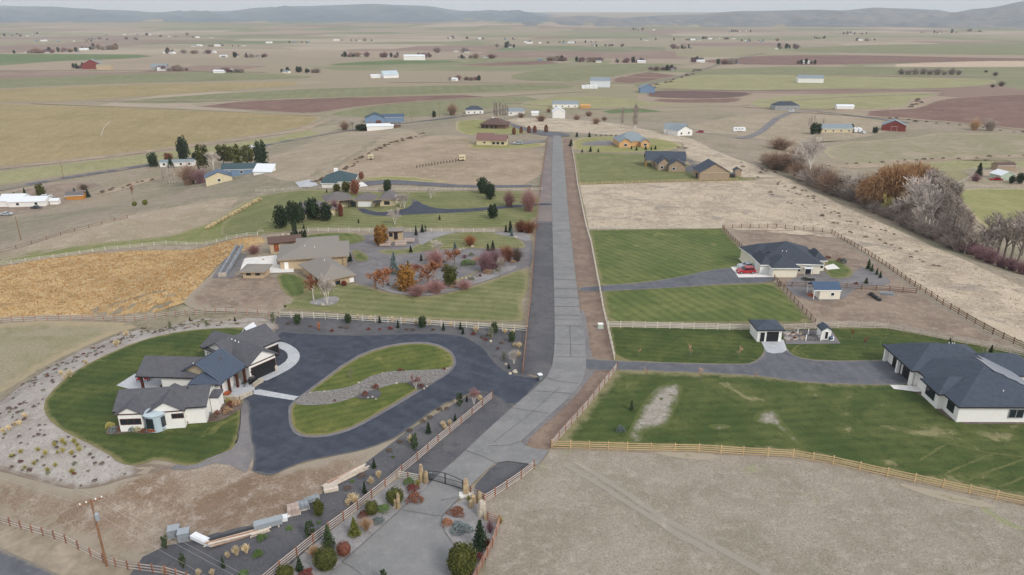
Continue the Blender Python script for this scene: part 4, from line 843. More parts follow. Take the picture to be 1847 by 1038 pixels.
a2=H.wing((243.6,679),(383,682.5),7.6,3.4,2.0,'G',inset=(3.6,0,0,0)); H.vents(a2,[(9.2,2.2,.5)])
for y in (.5,7.0): H.post(a2,.7,y,0,3.3,.35); H.post(a2,.7,y,0,.9,.6,'stone_pale','post_base')
b=MB(); b.poly([a2['f'](13.0,2.2,4.0),a2['f'](13.0,5.4,4.0),a2['f'](13.0,3.8,5.0)]); b.build('gable_window','glass',a2['wall'])
mt=H.wing((398,691),(445,660),9.5,3.2,2.75,'G',roof='metal_blue',seams=True,inset=(0,0,2.2,1),wall='wall_stone')
for k in (.06,.36,.66,.95): H.post(mt,mt['L']*k,.5,0,3.1,.34)
H.panel(mt,'s',.3,1.6,.2,2.4,name='door',mat='trim_brown',frame='timber'); H.panel(mt,'s',.7,2.0,.5,2.4,frame='timber')
mh=H.wing((338,693.5),(398,694.5),6.5,3.05,1.9,'H',roof='metal_blue',seams=True)
sm=H.wing((376,717),(394,717),2.2,3.0,.3,'S',oh=.15)
ga=H.wing((360,625),(447,662),6.5,3.35,2.0,'G'); H.panel(ga,'e',.52,4.9,.05,2.5,name='garage_door',mat='garage_black',frame='trim_brown')
H.vents(ga,[(6.0,2.9,.25),(7.0,2.9,.25),(8.0,2.9,.25),(5,2.9,.25)]); H.vents(ga,[(3.6,1.6,.2),(5.2,1.4,.2)],'trim_dark')
b=MB(); b.box(ga['f'](ga['L']-.42,3.25,3.15),(.1,5.5,.16),ga['rz']); b.build('beam','trim_brown',ga['wall'])
for t in (.06,.97):
    b=MB(); b.box(ga['f'](ga['L']-.45,.5+5.5*t,.55),(.25,.5,1.1),ga['rz']); b.build('stone_base','stone_pale',ga['wall'])
for t in (.03,.985): 
    b=MB(); b.box(ga['f'](ga['L']-.4,.6+5.2*t,1.9),(.15,.16,.35),ga['rz']); b.build('wall_lamp','steel_black',ga['wall'])
bk=H.wing((452,635),(507,612),8.6,3.35,2.2,'G',ext=4); H.panel(bk,'s',.86,2.6,.05,2.3,name='garage_door',mat='garage_black',frame='trim_brown')
H.panel(ga,'s',.12,1.2,.2,2.4,frame='trim_dark')
# --- small white canopy beyond the farmhouse garage
K=House('canopy','small white gabled metal canopy behind the farmhouse garage',0.05,'wall_white','roof_white','canopy')
k1=K.wing((434,602),(450,604),3.0,2.6,1.3,'P',walls=False)
for x in (.2,1.7):
    for y in (.2,2.8): K.post(k1,x,y,0,2.6,.14,'trim_dark')
# --- white hip roofed house
H=House('hip_roofed_house','large white house with slate grey hip roofs and solar panels beside the patchy lawn',0.05,'wall_white','roof_slate',trim='trim_dark')
m=H.wing(('w',69.6,98.9),('w',85.6,98.8),18.0,3.0,3.1,'H',oh=.45); ne=H.wing(('w',78.0,109.5),('w',91.0,109.3),8.5,3.0,2.2,'H',oh=.45)
b2=H.wing(('w',68.7,103.0),('w',79.0,102.9),5.6,2.95,1.75,'H',oh=.45)
gr=H.wing(('w',68.5,111.0),('w',84.0,110.8),10.8,3.05,2.7,'H',oh=.45,inset=(.6,0,0,0))
g0=H.wing(('w',69.9,116.0),('w',80.0,115.9),6.0,3.0,1.7,'H',oh=.45)
H.panel(gr,'w',.25,2.7,.05,2.35,name='garage_door',mat='garage_black'); H.panel(gr,'w',.62,2.7,.05,2.35,name='garage_door',mat='garage_black'); H.panel(g0,'w',.6,2.6,.05,2.3,name='garage_door',mat='garage_black')
for y in (.7,5.3,10.0): H.post(gr,.55,y,0,2.9,.5,'wall_white','pier')
H.panel(b2,'w',.5,2.4,1.0,2.3,parts=3); H.panel(m,'w',.12,1.6,1.0,2.3,parts=2); H.panel(m,'s',.6,2.2,.9,2.3,parts=2,frame='wall_grey')
H.vents(m,[(8.5,3.0,.3)]); H.vents(gr,[(9.5,6.6,.35),(10.5,7.2,.25),(11.0,7.4,.25)])
f=m['f']; sl=3.1/8.0
for r_,y0,n_ in ((0,6.6,5),(1,5.6,8),(2,4.8,9),(3,4.2,9)):       # on the slope that falls away from the drive, rows step down
    for k in range(n_):
        y=y0+k*1.04; x=8.9+r_*1.65; zz=lambda v: 3.0+sl*(16.0-v)+.13
        b=MB(); b.poly([f(x,y,zz(x)),f(x+1.6,y,zz(x+1.6)),f(x+1.6,y+1.0,zz(x+1.6)),f(x,y+1.0,zz(x))]); b.poly([f(x,y,zz(x)-.05),f(x,y+1.0,zz(x)-.05),f(x+1.6,y+1.0,zz(x+1.6)-.05),f(x+1.6,y,zz(x+1.6)-.05)]); b.build('solar_panel','solar',m['roof'])
# --- cream house with the parked cars
zc=-1.0
H=House('cream_house','cream house with dark hip roofs and a gable window beside the red car',zc,'wall_cream','roof_dark',trim='trim_white')
m=H.wing((1372,474),(1485.4,477.7),15.0,3.0,3.6,'H'); H.vents(m,[(6,4,.2),(7,4,.2)])
g=H.wing((1392.7,484),(1444,484),9.0,3.0,2.0,'H'); H.panel(g,'w',.22,2.4,.05,2.2,name='garage_door',mat='garage_white',frame='trim_white')
g3=H.wing((1372,478),(1396,478),8.0,2.95,1.8,'H'); H.panel(g3,'s',.4,2.4,.05,2.2,name='garage_door',mat='garage_white',frame='trim_white'); H.panel(g3,'w',.5,2.4,.05,2.2,name='garage_door',mat='garage_white',frame='trim_white')
nw=H.wing((1357,462),(1420,459),8.0,3.0,2.0,'H'); H.panel(nw,'s',.12,1.2,.6,2.2)
dm=H.wing((1376,459),(1396,463),4.0,3.6,1.1,'P',oh=.25); b=MB(); b.poly([dm['f'](.7,.2,3.6),dm['f'](dm['L']-.7,.2,3.6),dm['f'](dm['L']/2,.2,4.35)]); b.build('gable_panel','trim_white',dm['wall'])
rr=H.wing((1466,470),(1493,470.5),7,3.0,1.8,'H'); H.panel(rr,'s',.7,1.2,.8,2.2,frame='trim_white')
H.panel(m,'s',.62,1.3,.9,2.2,frame='trim_white',parts=2); H.panel(m,'s',.80,1.5,.1,2.3,name='door',mat='glass',frame='trim_white')
aw=m['f'](11.6,-.6,2.2); b=MB(); b.box(aw,(2.0,1.5,.08),m['rz']); b.build('awning','roof_white',H.root)
for dx in (-.9,.9): b=MB(); q=m['f'](11.6+dx,-1.2,1.1); b.box(q,(.1,.1,2.2)); b.build('awning_post','pale_wood',H.root)
# --- taupe residence with the pool terrace
zd=-1.6
H=House('taupe_residence','sprawling tan house with low taupe hip roofs beside the white pool terrace',zd,'wall_tan','roof_taupe',trim='wall_taupe')
u=H.wing((498,470),(630,461.5),14.0,3.3,2.1,'H',oh=.8); H.panel(u,'s',.09,.8,.2,2.3,name='door',mat='trim_white',frame='trim_white')
H.wing((532,447),(612,441.5),9.0,3.9,1.3,'H',oh=.8)
fr=H.wing((581,508),(643,495),15.5,3.2,2.3,'H',oh=.7); H.panel(fr,'s',.45,1.2,1.0,2.2,frame='trim_brown'); H.panel(fr,'w',.35,1.2,.9,2.2,frame='trim_dark'); H.panel(fr,'w',.6,1.2,.2,2.2,name='door',mat='glass',frame='trim_dark')
H.panel(fr,'s',.95,.9,.2,2.2,name='door',mat='trim_white',frame='trim_white')
p_=u['f']; b=MB(); b.box(p_(u['L']-1.3,1.0,1.5),(1.0,1.0,3.2),u['rz']); b.build('pillar','stone_tan',H.root); H.vents(u,[(9.5,4.6,.3),(7,5.5,.3)]); H.vents(fr,[(4,8,.3)])
PH=House('pool_house','small tan pool house with a flat hip roof at the corner of the white terrace',zd,'wall_tan','roof_taupe','pool house',trim='wall_taupe')
p=PH.wing((430,491),(478,491),6.2,3.0,.9,'H',oh=.7); PH.panel(p,'s',.28,.9,2.0,2.4,frame='trim_dark'); PH.panel(p,'s',.72,.9,2.0,2.4,frame='trim_dark')
SH=House('garden_outbuilding','low brown roofed outbuilding with a rust red door behind the tan house',zd-.3,'wall_tan','roof_brown','outbuilding',trim='trim_brown')
p=SH.wing((483,440),(545,434),4.5,2.6,1.3,'G'); SH.panel(p,'s',.2,1.0,.1,2.0,name='door',mat='rust',frame='trim_brown'); SH.panel(p,'s',.6,2.2,.4,1.8,name='door',mat='glass',frame='trim_dark')
# --- grey roofed estate
ze=-5.0
H=House('grey_roofed_estate','long cream house with grey hip roofs in three parts among dark evergreens',ze,'wall_beige','roof_grey',trim='wall_taupe')
e1=H.wing((546,386),(608,376),13,3.0,2.6,'H'); H.wing((588,364),(638,359),9.5,3.0,2.2,'H'); e2=H.wing((638,361),(676,361),7.5,3.0,1.9,'H'); H.panel(e2,'s',.5,5.0,.05,2.4,name='garage_door',mat='garage_white',frame='wall_taupe')
e3=H.wing((682,360),(715,360),9.0,3.0,2.3,'H'); H.panel(e3,'s',.45,1.8,1.0,2.1,frame='trim_brown'); H.wing((672,365),(686,365),3,2.8,.1,'F',walls=False,roof='trim_dark')
x=H.wing((612,364),(636,364),2.2,2.6,.1,'F',walls=False,roof='trim_dark')
for k in (.2,3.2,6.2): H.post(x,k,.2,0,2.6,.2,'trim_dark')
H.panel(e2,'s',-.12,1.6,.1,2.2,name='door',mat='glass',frame='trim_dark')
# --- green roofed white house
H=House('green_roofed_house','white house with a dark green hip roof behind the grey roofed estate',-6.6,'wall_white','roof_green',trim='trim_white')
q=H.wing((578,328.6),(639,327.6),14,3.2,3.3,'H'); H.wing((577,331),(607,331),6,3.1,1.6,'H'); H.panel(q,'s',.75,1.4,.9,2.2,frame='wall_grey'); b=MB(); b.box(q['f'](5,10,5.6),(1.6,1.2,2.4),q['rz']); b.build('chimney','trim_white',q['roof'])
# --- houses at the far end of the bench
H=House('brick_roofed_ranch','low cream ranch house with a plain brick brown roof near the lane end',-9.0,'wall_beige','roof_brick',trim='wall_taupe')
q=H.wing((858,253),(889,253.6),10,3.0,3.4,'G',oh=.4); q2=H.wing((886,254),(914,254.5),8.5,2.9,2.7,'G',oh=.4)
for t in (.12,.42,.75): H.panel(q2,'s',t,1.5,.9,2.0,frame='trim_brown')
H.panel(q,'s',.5,.9,1.3,1.9,frame='trim_brown'); H.panel(q2,'e',.5,2.4,.1,2.1,name='garage_door',mat='wall_beige',frame='wall_taupe')
H=House('dark_ranch_house','dark brown ranch house with a spreading hip roof on the round striped lawn',-13.3,'wall_brown','roof_brown',trim='trim_brown')
q=H.wing((864,224.5),(913,226),15,3.0,3.6,'H',oh=1.0)
for t in (.1,.25,.45,.62): H.panel(q,'s',t,1.6,.3,2.1,frame='trim_brown')
b=MB(); b.box(q['f'](8,8,6.4),(1.2,1.2,1.4)); b.build('skylight','trim_white',q['roof'])
H=House('tan_house','tan house with a blue grey hip roof at the end of the lane',-8.9,'wall_orange','roof_ltgrey',trim='wall_orange')
q=H.wing((1115,255.5),(1173,254.5),14,3.2,4.2,'H'); q2=H.wing((1155,257),(1174,257),7,3.0,2.0,'P'); q3=H.wing((1116,257.5),(1142,257.5),7,3.1,2.4,'P')
for w_ in (q2,q3): H.panel(w_,'s',.5,1.6,1.0,2.2,frame='trim_white')
H=House('brown_gabled_house','brown house with stepped slate gables and timber porch on the olive lawn',-6.0,'wall_taupe','roof_slate',trim='wall_taupe')
q=H.wing((1164,290),(1238,291.5),11,3.0,3.6,'G',inset=(3.0,0,0,0)); q2=H.wing((1186,296.5),(1212,296.5),8,3.1,3.0,'P'); q3=H.wing((1205,299),(1239,299.5),8,3.0,2.6,'P')
for w_ in (q2,q3): H.panel(w_,'s',.3,1.2,1.0,2.1,frame='trim_white')
for y in (.6,5,10): H.post(q,.5,y,0,2.9,.35,'timber_gold')
H=House('detached_garage','wide tan gabled garage beside the brown gabled house',-5.9,'wall_taupe','roof_slate','garage',trim='wall_taupe')
q=H.wing((1261,312),(1319,311.5),11,3.4,4.0,'P',oh=.5); b=MB(); b.box(q['f'](q['L']/2,.42,3.3),(q['L']-1,.1,.14),q['rz']); b.build('beam','wall_beige',q['wall']); H.panel(q,'w',.4,3.0,.05,2.4,name='garage_door',mat='garage_black',frame='wall_taupe')
H=House('garden_shed','little tan gabled shed beside the wide tan garage',-5.9,'wall_taupe','roof_slate','shed',trim='wall_taupe'); H.wing((1324.5,308),(1339.5,308),3.2,2.5,1.2,'P',oh=.3)
# --- outbuildings on the right hand lots
H=House('garden_garage','small white detached garage with slate hip roof and black doors',0.05,'wall_white','roof_slate','garage',trim='trim_dark')
q=H.wing((1365.5,595.5),(1416.5,595.3),5.2,2.75,1.0,'H',oh=.4); H.panel(q,'s',.2,.9,.05,2.05,name='door',mat='garage_black',frame='trim_white'); H.panel(q,'s',.62,2.4,.05,2.25,name='garage_door',mat='garage_black',frame='trim_white')
H=House('chicken_coop','tiny white gabled coop with a dark door and fenced run',0.05,'wall_white','roof_slate','coop',trim='trim_dark')
q=H.wing((1483,596),(1502.5,596),2.6,2.2,.7,'P',oh=.15); H.panel(q,'s',.5,.55,.3,1.8,name='door',mat='garage_black',frame='trim_white')
b=MB(); b.box(q['f'](2.2,.2,.4),(.7,.8,.7),0); b.build('nest_box','trim_white',H.root)
cf=MB(); f=q['f']
for (x0,y0,x1,y1) in ((-3.0,-.2,-.1,-.2),(-3.0,-.2,-3.6,2.6),(-3.6,2.6,-.1,2.6)):
    n=max(2,int(math.hypot(x1-x0,y1-y0)/.3))
    for k in range(n+1): t=k/n; cf.box(f(x0+(x1-x0)*t,y0+(y1-y0)*t,.6),(.04,.04,1.2))
    a_,b_=f(x0,y0,1.2),f(x1,y1,1.2); cf.tube(a_,b_,.04,.04,4); cf.tube(f(x0,y0,.15),f(x1,y1,.15),.04,.04,4)
cf.build('run_fence','steel_black',H.root)['kind']='stuff'
for x,y in ((-3.0,-.2),(-3.6,2.6),(-.1,-.2),(-1.5,2.6)): H.post(q,x,y,0,1.3,.14,'trim_white','run_post')
H=House('storage_shed','cream shed with a blue metal barn roof and small porch',-.15,'wall_cream','roof_blue','shed',trim='trim_white')
q=H.wing((1469,523.5),(1518.5,523.5),4.2,2.5,1.3,'G',oh=.12,inset=(1.3,0,0,0)); H.panel(q,'s',.62,.7,1.1,1.8,frame='trim_white'); H.panel(q,'w',.5,.8,.15,2.0,name='door',mat='trim_white',frame='trim_white')
for y in (.15,4.0): H.post(q,.15,y,0,2.5,.12,'trim_white')
b=MB(); b.box(q['f'](.7,2.1,.1),(1.5,4.2,.2)); b.build('porch_deck','rust',H.root)
H=House('garden_pavilion','grey roofed stone garden pavilion with terraced beds by the amber cypress',-1.7-1.2,'wall_tan','roof_taupe','pavilion',trim='trim_brown')
q=H.wing((697,418),(727,417.5),4.5,2.6,.5,'H',oh=.4); H.panel(q,'s',.55,.9,.1,2.1,name='door',mat='trim_dark',frame='trim_brown'); H.panel(q,'s',.2,.8,1.0,1.9,frame='trim_dark')
f=q['f']
for x,y,w_,h in ((0,-3,3.2,.5),(4.5,-3,3.2,.5),(0,-5.2,3.2,.4),(4.5,-5.2,3.4,.4),(6.8,-1.2,3,.6)):
    b=MB(); b.box(f(x,y,h/2-.1),(w_,.8,h+.2),q['rz']); b.build('planter_wall','pink_block',H.root)
# --- simple buildings of the valley: gabled or hipped boxes standing at a pixel
def building(name,label,cat,px,py,ln,wd,ang,eave,rise,kind='G',wall='wall_white',roof='roof_ltgrey',win=0,group=None,door=None):
    g=G(px,py); zb=g[2]; a=R(ang); u=(math.cos(a),math.sin(a)); H=House(name,label,zb,wall,roof,cat,group=group,trim='trim_white')
    A=('w',g[0]-u[0]*ln/2,g[1]-u[1]*ln/2); B=('w',g[0]+u[0]*ln/2,g[1]+u[1]*ln/2)
    q=H.wing(A,B,wd,eave,rise,kind,oh=.35)
    for k in range(win): H.panel(q,'s',(k+.5)/win,1.3,.9,2.1,frame='trim_white')
    if door: H.panel(q,door[0],.5,door[1],.05,door[2],name='garage_door',mat=door[3],frame='trim_white')
    return H,q
building('valley_house','white house with pale grey roof just below the crest','house',1216,243,14,12,-18,3.2,3.2,'G',win=2); building('valley_garage','white gabled garage beside the house below the crest','garage',1236,245,13,10,30,3.2,2.8,'P',win=2)
building('farm_cottage','white farm cottage with pale roof in the bare farmyard','house',20,374,11,10,6,3.0,2.4,'G',roof='roof_white',win=1)
building('farm_annex','long low white annex of the farm cottage','house',49,374,17,9,8,2.7,1.6,'G',roof='roof_white',win=2); building('pump_house','tiny white shed at the edge of the farmyard','shed',98,370,4.6,3.4,10,2.1,.9,'G',roof='roof_white')
building('log_shed','amber log shed with a grey roof in the farmyard','shed',135,361,8.5,4.5,12,2.2,1.6,'G',wall='wall_amber',roof='roof_grey')
building('mobile_home','long white mobile home under the big dark conifer','mobile home',319,301,20,6,9,2.7,1.2,'G',roof='roof_ltgrey',win=4)
building('blue_house','blue roofed cream house with a long porch among valley trees','house',396,331,13,10,22,3,2.6,'P',wall='wall_beige',roof='roof_blue',win=1); building('blue_annex','blue walled annex behind the cream house porch','house',436,316,20,9,10,3,2.4,'G',wall='wall_blue',roof='roof_green',win=3)
building('white_tent','white wing shaped canopy behind the blue annex','canopy',473,314,10,6,-6,1.0,3.0,'S',wall='trim_white',roof='roof_white')
building('blue_ranch','pale blue gabled house beside the blue workshop','house',676,222,17,14,8,4,3.6,'P',wall='wall_blue',roof='roof_green',win=2); building('blue_workshop','pale blue workshop with a blue roof','workshop',709,220.5,19,11,6,4,2.2,'G',wall='wall_blue',roof='roof_blue')
building('white_barn','long low white barn before the pale blue house','barn',686,235,21,9,8,3,1.5,'G',roof='roof_white'); building('trailer_shed','dark trailer shed at the end of the white barn','shed',714,231,8,5,5,3,.6,'G',wall='wall_brown',roof='roof_dark')
building('navy_roof_house','white house with navy hip roof and paved ramp beyond the crest','house',856,206,17,11,5,3.6,3.4,'H',roof='roof_slate',win=3)
building('white_workshop','white gabled workshop beyond the lane end','workshop',1008,214,11,14,0,5,3.2,'P',roof='roof_white'); building('grey_roof_house','white house with grey green roof beyond the lane end','house',929,208,16,10,-6,3.2,2.6,'G',roof='roof_ltgrey',win=2); building('small_white_shed','small white shed among bare shrubs beyond the lane end','shed',965,209,7,5,0,2.6,1.2,'G',roof='roof_white')
building('grey_farmhouse','grey green farmhouse with long sheds at the green wedge','house',1020,195,26,11,0,3.6,2.8,'G',roof='roof_ltgrey',win=4); building('yellow_shed','small yellow shed by the bright green wedge field','shed',1056,196,10,6,0,3,1,'G',wall='timber_gold',roof='timber_gold')
building('slate_house','dark slate house with a hipped roof beside the olive field','house',1420,199,25,13,3,4,3.6,'H',wall='wall_grey',roof='roof_dark',win=3)
building('sage_house','sage house with white gables and a green grey roof by the motor homes','house',1510,240,25,11,0,3.2,3,'G',wall='wall_beige',roof='roof_ltgrey',win=4); building('red_barn','dark red barn with a grey metal roof','barn',1612,237,17,13,-22,4.5,4,'P',wall='wall_red',roof='roof_ltgrey',door=('s',4,3.5,'wall_red'))
building('white_machine_shed','long white machine shed above the great plowed field','shed',1525,198,17,7,-4,3,1.6,'G',roof='roof_white'); building('green_cottage','pale green gabled shed with trees beside the low white fence','shed',1817,326,10,8,12,3,2,'P',wall='wall_green',roof='roof_white'); building('open_hay_shed','open fronted tan hay shed behind the pale green shed','shed',1815,308,12,6,4,3,1.4,'G',wall='wall_taupe',roof='roof_brown')
building('metal_barn','tall pale metal barn with a dark opening beside hay stacks','barn',1082,158,26,20,-8,8,4,'G',wall='roof_white',roof='roof_ltgrey',door=('e',10,6,'garage_black')); building('blue_barn','pale blue gabled barn beside the dark plowed strip','barn',1168,168,18,14,0,6,4,'P',wall='wall_blue',roof='roof_ltgrey')
building('white_dairy','white dairy barn with grey roof on the olive fields','barn',1462,150,34,18,-10,6,4,'G',roof='roof_ltgrey'); building('long_white_shed','long white shed before the bright green strip','shed',747,109,44,14,0,8,3,'G',roof='roof_white'); building('teal_barn','tilted pale teal barn roof among bare trees','barn',706,141,24,16,30,4,6,'G',roof='metal_pale')
building('red_hip_barn','red barn with a grey roof beside dark trees on the left plain','barn',166,125,30,22,20,8,8,'P',wall='wall_red',roof='roof_ltgrey'); building('tan_barn','tan open barn beside the red barn','barn',187,126,24,12,5,6,3,'G',wall='wall_tan',roof='field_pale'); building('grey_farm_shed','grey farm shed in the bare grove on the left plain','shed',287,127,26,14,10,6,4,'G',wall='wall_grey',roof='roof_ltgrey')
# ------------------------------------------------------------ fences
fence('weathered split rail fence beside the country road and utility pole',[(-60,925),(0,944),(120,980),(300,1038),(360,1058)],2.2,1.3,3,'post_cedar','rail_grey')
fence('long cedar rail fence between the dark gravel bed and the lane',[(888,720),(790,800),(753,832),(695,880),(645,920),(565,981),(505,1030),(440,1085)],2.9,1.4,4,'post_cedar','rail_grey')
fence('short pale rail fence joining the cedar fence to the gate pillars',[(716,862),(757,870)],1.6,1.2,4,'post_cedar','rail_white')
fence('curved cedar rail fence right of the entry gate',[(963,845),(940,864),(914,882),(893,896),(873,908)],2.2,1.35,4,'post_cedar','rail_grey')
fence('low rail fence from the right pillar to the curved cedar fence',[(849,890),(876,904)],1.7,1.1,3,'post_cedar','rail_grey')
fence('cedar fence edging the pale bed right of the entry drive',[(880,940),(901,947),(888,988),(870,1022),(850,1060)],2.0,1.35,4,'post_cedar','rail_cedar')
fence('slanting pale rail fence beside the brown dirt corner',[(1112,668),(1090,696),(1060,735),(1020,780),(995,809)],2.4,1.4,4,'post_cedar','rail_grey')
fence('honey coloured rail fence along the foot of the patchy lawn',[(995,809),(1131,813),(1260,816),(1340,821),(1430,826),(1502,838),(1600,860),(1700,881),(1847,912),(1960,938)],3.0,1.4,4,'rail_yellow','rail_yellow')
fence('white rail fence along the brown dirt verge of the lane',[(1108,649),(1098,602),(1088,560),(1077,500),(1066,440)],2.6,1.4,3,'rail_white','rail_white')
fence('thin white fence along the upper dirt verge',[(1066,438),(1055,400),(1042,335),(1030,254)],4,1.3,3,'rail_white','rail_white',False)
fence('white rail fence between the paddock and the garage lawn',[(1097,591),(1230,594),(1358,597)],2.6,1.4,4,'rail_white','rail_white')
fence('pale rail fence behind the coop, curving along the dirt paddock',[(1414,597),(1470,594),(1530,591),(1600,594),(1690,611),(1770,627),(1847,644),(1960,668)],2.6,1.4,4,'rail_grey','rail_grey')
fence('brown rail fence between the cream house and the lower paddock',[(1396,506),(1432,545),(1470,586)],2.4,1.4,3,'rail_brown','rail_brown')
fence('brown rail fence at the upper paddock corner by the cream house',[(1303,414),(1330,441),(1352,463)],2.6,1.3,3,'rail_brown','rail_brown')
fence('dark rail fence between the dirt paddock and the dry slope',[(1500,422),(1560,457),(1640,512),(1700,551),(1790,604),(1847,630),(1940,668)],2.6,1.4,3,'rail_brown','rail_brown')
fence('thin dark fence along the top of the dirt paddock',[(1305,413),(1400,411.5),(1500,421)],3,1.3,3,'rail_brown','rail_brown',False)
fence('thin white fence between upper paddock and dry slope',[(1063,415),(1180,413.5),(1300,412.5)],3,1.3,3,'rail_white','rail_white',False)
fence('thin straw coloured fence along the top of the dry slope',[(1045,334.5),(1180,330),(1330,327)],3.4,1.3,3,'rail_yellow','rail_yellow',False)
fence('brown rail fence behind the cream shed',[(1404,517),(1500,520),(1580,524),(1652,530)],3.2,1.3,3,'rail_brown','rail_brown')
fence('cedar fence seen end on beside the gravel verge',[(943,674),(950,602),(958,532),(963,462)],2.6,1.35,4,'post_cedar','rail_cedar')
fence('cedar fence along the upper gravel verge',[(963,460),(968,400),(976,330),(988,250)],4,1.35,3,'post_cedar','rail_cedar',False)
fence('white rail fence between long lawn and dark gravel bed',[(505,573),(587,576),(700,583),(820,591),(950,599)],2.6,1.4,3,'rail_white','rail_white')
fence('mixed weathered fence between golden bank and pale rock bank',[(-80,590),(0,582),(150,577),(300,573),(505,573)],2.6,1.4,3,'rail_cedar','rail_grey')
fence('white fence behind the garden pavilion',[(556,418),(740,419),(892,420)],3.4,1.3,3,'rail_white','rail_white',False)
fence('faint white fence across the golden bank top',[(-60,488),(190,452),(300,441),(465,426)],3.6,1.2,3,'rail_white','rail_white',False)
fence('faint white fence above the broad striped lawn',[(462,347),(680,344),(840,344),(978,344)],4,1.2,3,'rail_white','rail_white',False)
fence('old wire fence of dark posts along the tan stubble field',[(-60,482),(0,457),(110,425),(230,394)],5,1.2,2,'rail_brown','rail_brown',False)
# ------------------------------------------------------------ plants beside the entry
def many(name,label,cat,kind,leaf,pts,wf=1.0,group=None,bark=None):
    for p in pts: plant(name,label,cat,kind,leaf,p[0],p[1],p[2],(p[3] if len(p)>3 else wf),group,bark)
E='plants of the entry beds'
plant('spruce_tree','green spruce between clipped mound and cedar fence, left of the entry drive','tree','spruce','spruce',593,986,46,1.0)
plant('spruce_tree','stout yellow green spruce in the pale bed left of the drive','tree','spruce','yellowgreen',640,966,37,1.15)
plant('spruce_tree','tall dark spruce beside the purple shrub, right of the entry drive','tree','spruce','dark',866,990,60,1.0)
plant('pine_tree','slim young pine in the dark gravel near the long grey block','tree','pine','spruce',559,971,33,1.0)
plant('spruce_tree','dark little spruce against the cedar fence at the bottom clipped mounds','tree','fir','dark',541,1030,30,1.2)
plant('pine_sapling','small green pine top rising from the entry drive edge','tree','pine','spruce',692,1052,26,.9)
plant('clipped_shrub','largest clipped dark yew mound beside the green spruce','shrub','round','olive',589,1026,44,1.05)
plant('clipped_shrub','small clipped dark yew ball by the cedar fence','shrub','round','olive',671,928,27,1.0)
plant('clipped_shrub','broad clipped yew behind the upright sandstone marker','shrub','round','olive',713,908,30,1.2)
plant('juniper_bush','big loose olive juniper at the right edge of the entry drive','shrub','bushy','olive',834,1036,62,.85)
plant('round_conifer','rounded olive conifer alone in the dark gravel by the pale blocks','tree','oval','olive',575,930,29,.95)
plant('juniper_bush','dark juniper mound in the bottom corner by the cedar fence','shrub','bushy','olive',515,1045,26,1.3)
plant('autumn_shrub','red brown rounded shrub beside the largest yew mound','shrub','round','redbrown',621,1002,28,.95)
plant('autumn_shrub','tan twiggy ball shrub between the yews and the spruce','shrub','twig','tan',661,958,30,.9)
plant('autumn_shrub','scarlet low shrub by the left gate pillar','shrub','low','red',744,886,13,1.2)
plant('ground_cover','rust coloured creeping shrub at the drive edge','shrub','low','rust',748,903,10,2.4)
plant('ground_cover','fresh green clump below the short pale fence','shrub','low','fresh',738,873,12,1.2)
plant('ground_cover','fresh green clump at the foot of the sandstone marker','shrub','low','fresh',692,922,12,1.4)
plant('ground_cover','grey blue clump beside the tan ball shrub','shrub','low','greyblue',683,943,10,1.6)
plant('autumn_shrub','dark red clump beside the small yew ball','shrub','low','redbrown',655,933,12,1.2)
plant('grass_clump','buff grass clump at the cedar fence','grass','grass','tan',567,1004,24,1.4)
plant('grass_clump','yellow grass tuft against the left gate pillar','grass','grass','strawgreen',754,878,15,1.2)
plant('grass_clump','yellow grass tuft against the right gate pillar','grass','grass','strawgreen',845,903,11,1.2)
plant('autumn_shrub','bright red shrub at the bottom left of the entry bed','shrub','low','red',553,1039,12,1.6)
plant('ground_cover','orange red creeping shrub in the right pale bed','shrub','low','rust',824,927,10,2.2)
plant('ground_cover','terracotta dried clump at the right drive edge','shrub','low','orange',806,948,14,1.0)
plant('ground_cover','dark blue green spreading juniper in the right pale bed','shrub','low','greyblue',831,956,9,3.2)
plant('autumn_shrub','deep purple shrub between tall spruce and cedar fence','shrub','twig','purple',884,962,28,.8)
plant('autumn_shrub','small crimson shrub beside the loose olive juniper','shrub','low','red',866,1010,14,1.0)
plant('autumn_shrub','brown twiggy shrub behind the crimson shrub','shrub','twig','redbrown',880,988,20,.8)
plant('autumn_shrub','brown shrub at the lowest corner of the right bed','shrub','twig','redbrown',846,1040,22,1.0)
plant('grass_clump','green grass clump outside the cedar fence corner','grass','grass','strawgreen',902,945,16,1.2)
# dark gravel bed by the dirt lot
many('young_conifer','small dark conifer in the gravel bed beside the dirt lot','tree','fir','dark',[(675,845,20),(658,890,24,.9),(821,760,15),(842,725,12),(773,782,22,1.3),(403,1025,26,.75)],1.0,'conifers in the gravel bed beside the dirt lot')
many('young_pine','open young pine in the gravel bed beside the dirt lot','tree','pine','spruce',[(748,812,31),(829,734,26),(299,991,28),(331,1025,28)],.8,'pines in the gravel bed beside the dirt lot')
many('feather_grass','upright straw coloured grass clump in the gravel bed beside the dirt lot','grass','grass','straw',[(683,863,17),(669,874,17),(639,907,21,1.3),(628,912,15),(445,998,21),(740,799,17),(799,772,15),(811,769,14),(803,775,11),(866,723,11,1.4),(427.5,1002,22),(444,996,18),(411,1007,15),(359,1038,15),(384,1038,15),(632,903,16)],1.0,'straw grasses in the gravel bed beside the dirt lot')
many('low_shrub','low grey brown shrub in the gravel bed beside the dirt lot','shrub','low','dusk',[(653,860,8),(627,883,8),(793,740,6),(776,755,6),(763,762,6),(739,779,6),(702,814,6),(721,799,6),(806,739,5)],1.3,'grey low shrubs in the gravel bed beside the dirt lot')
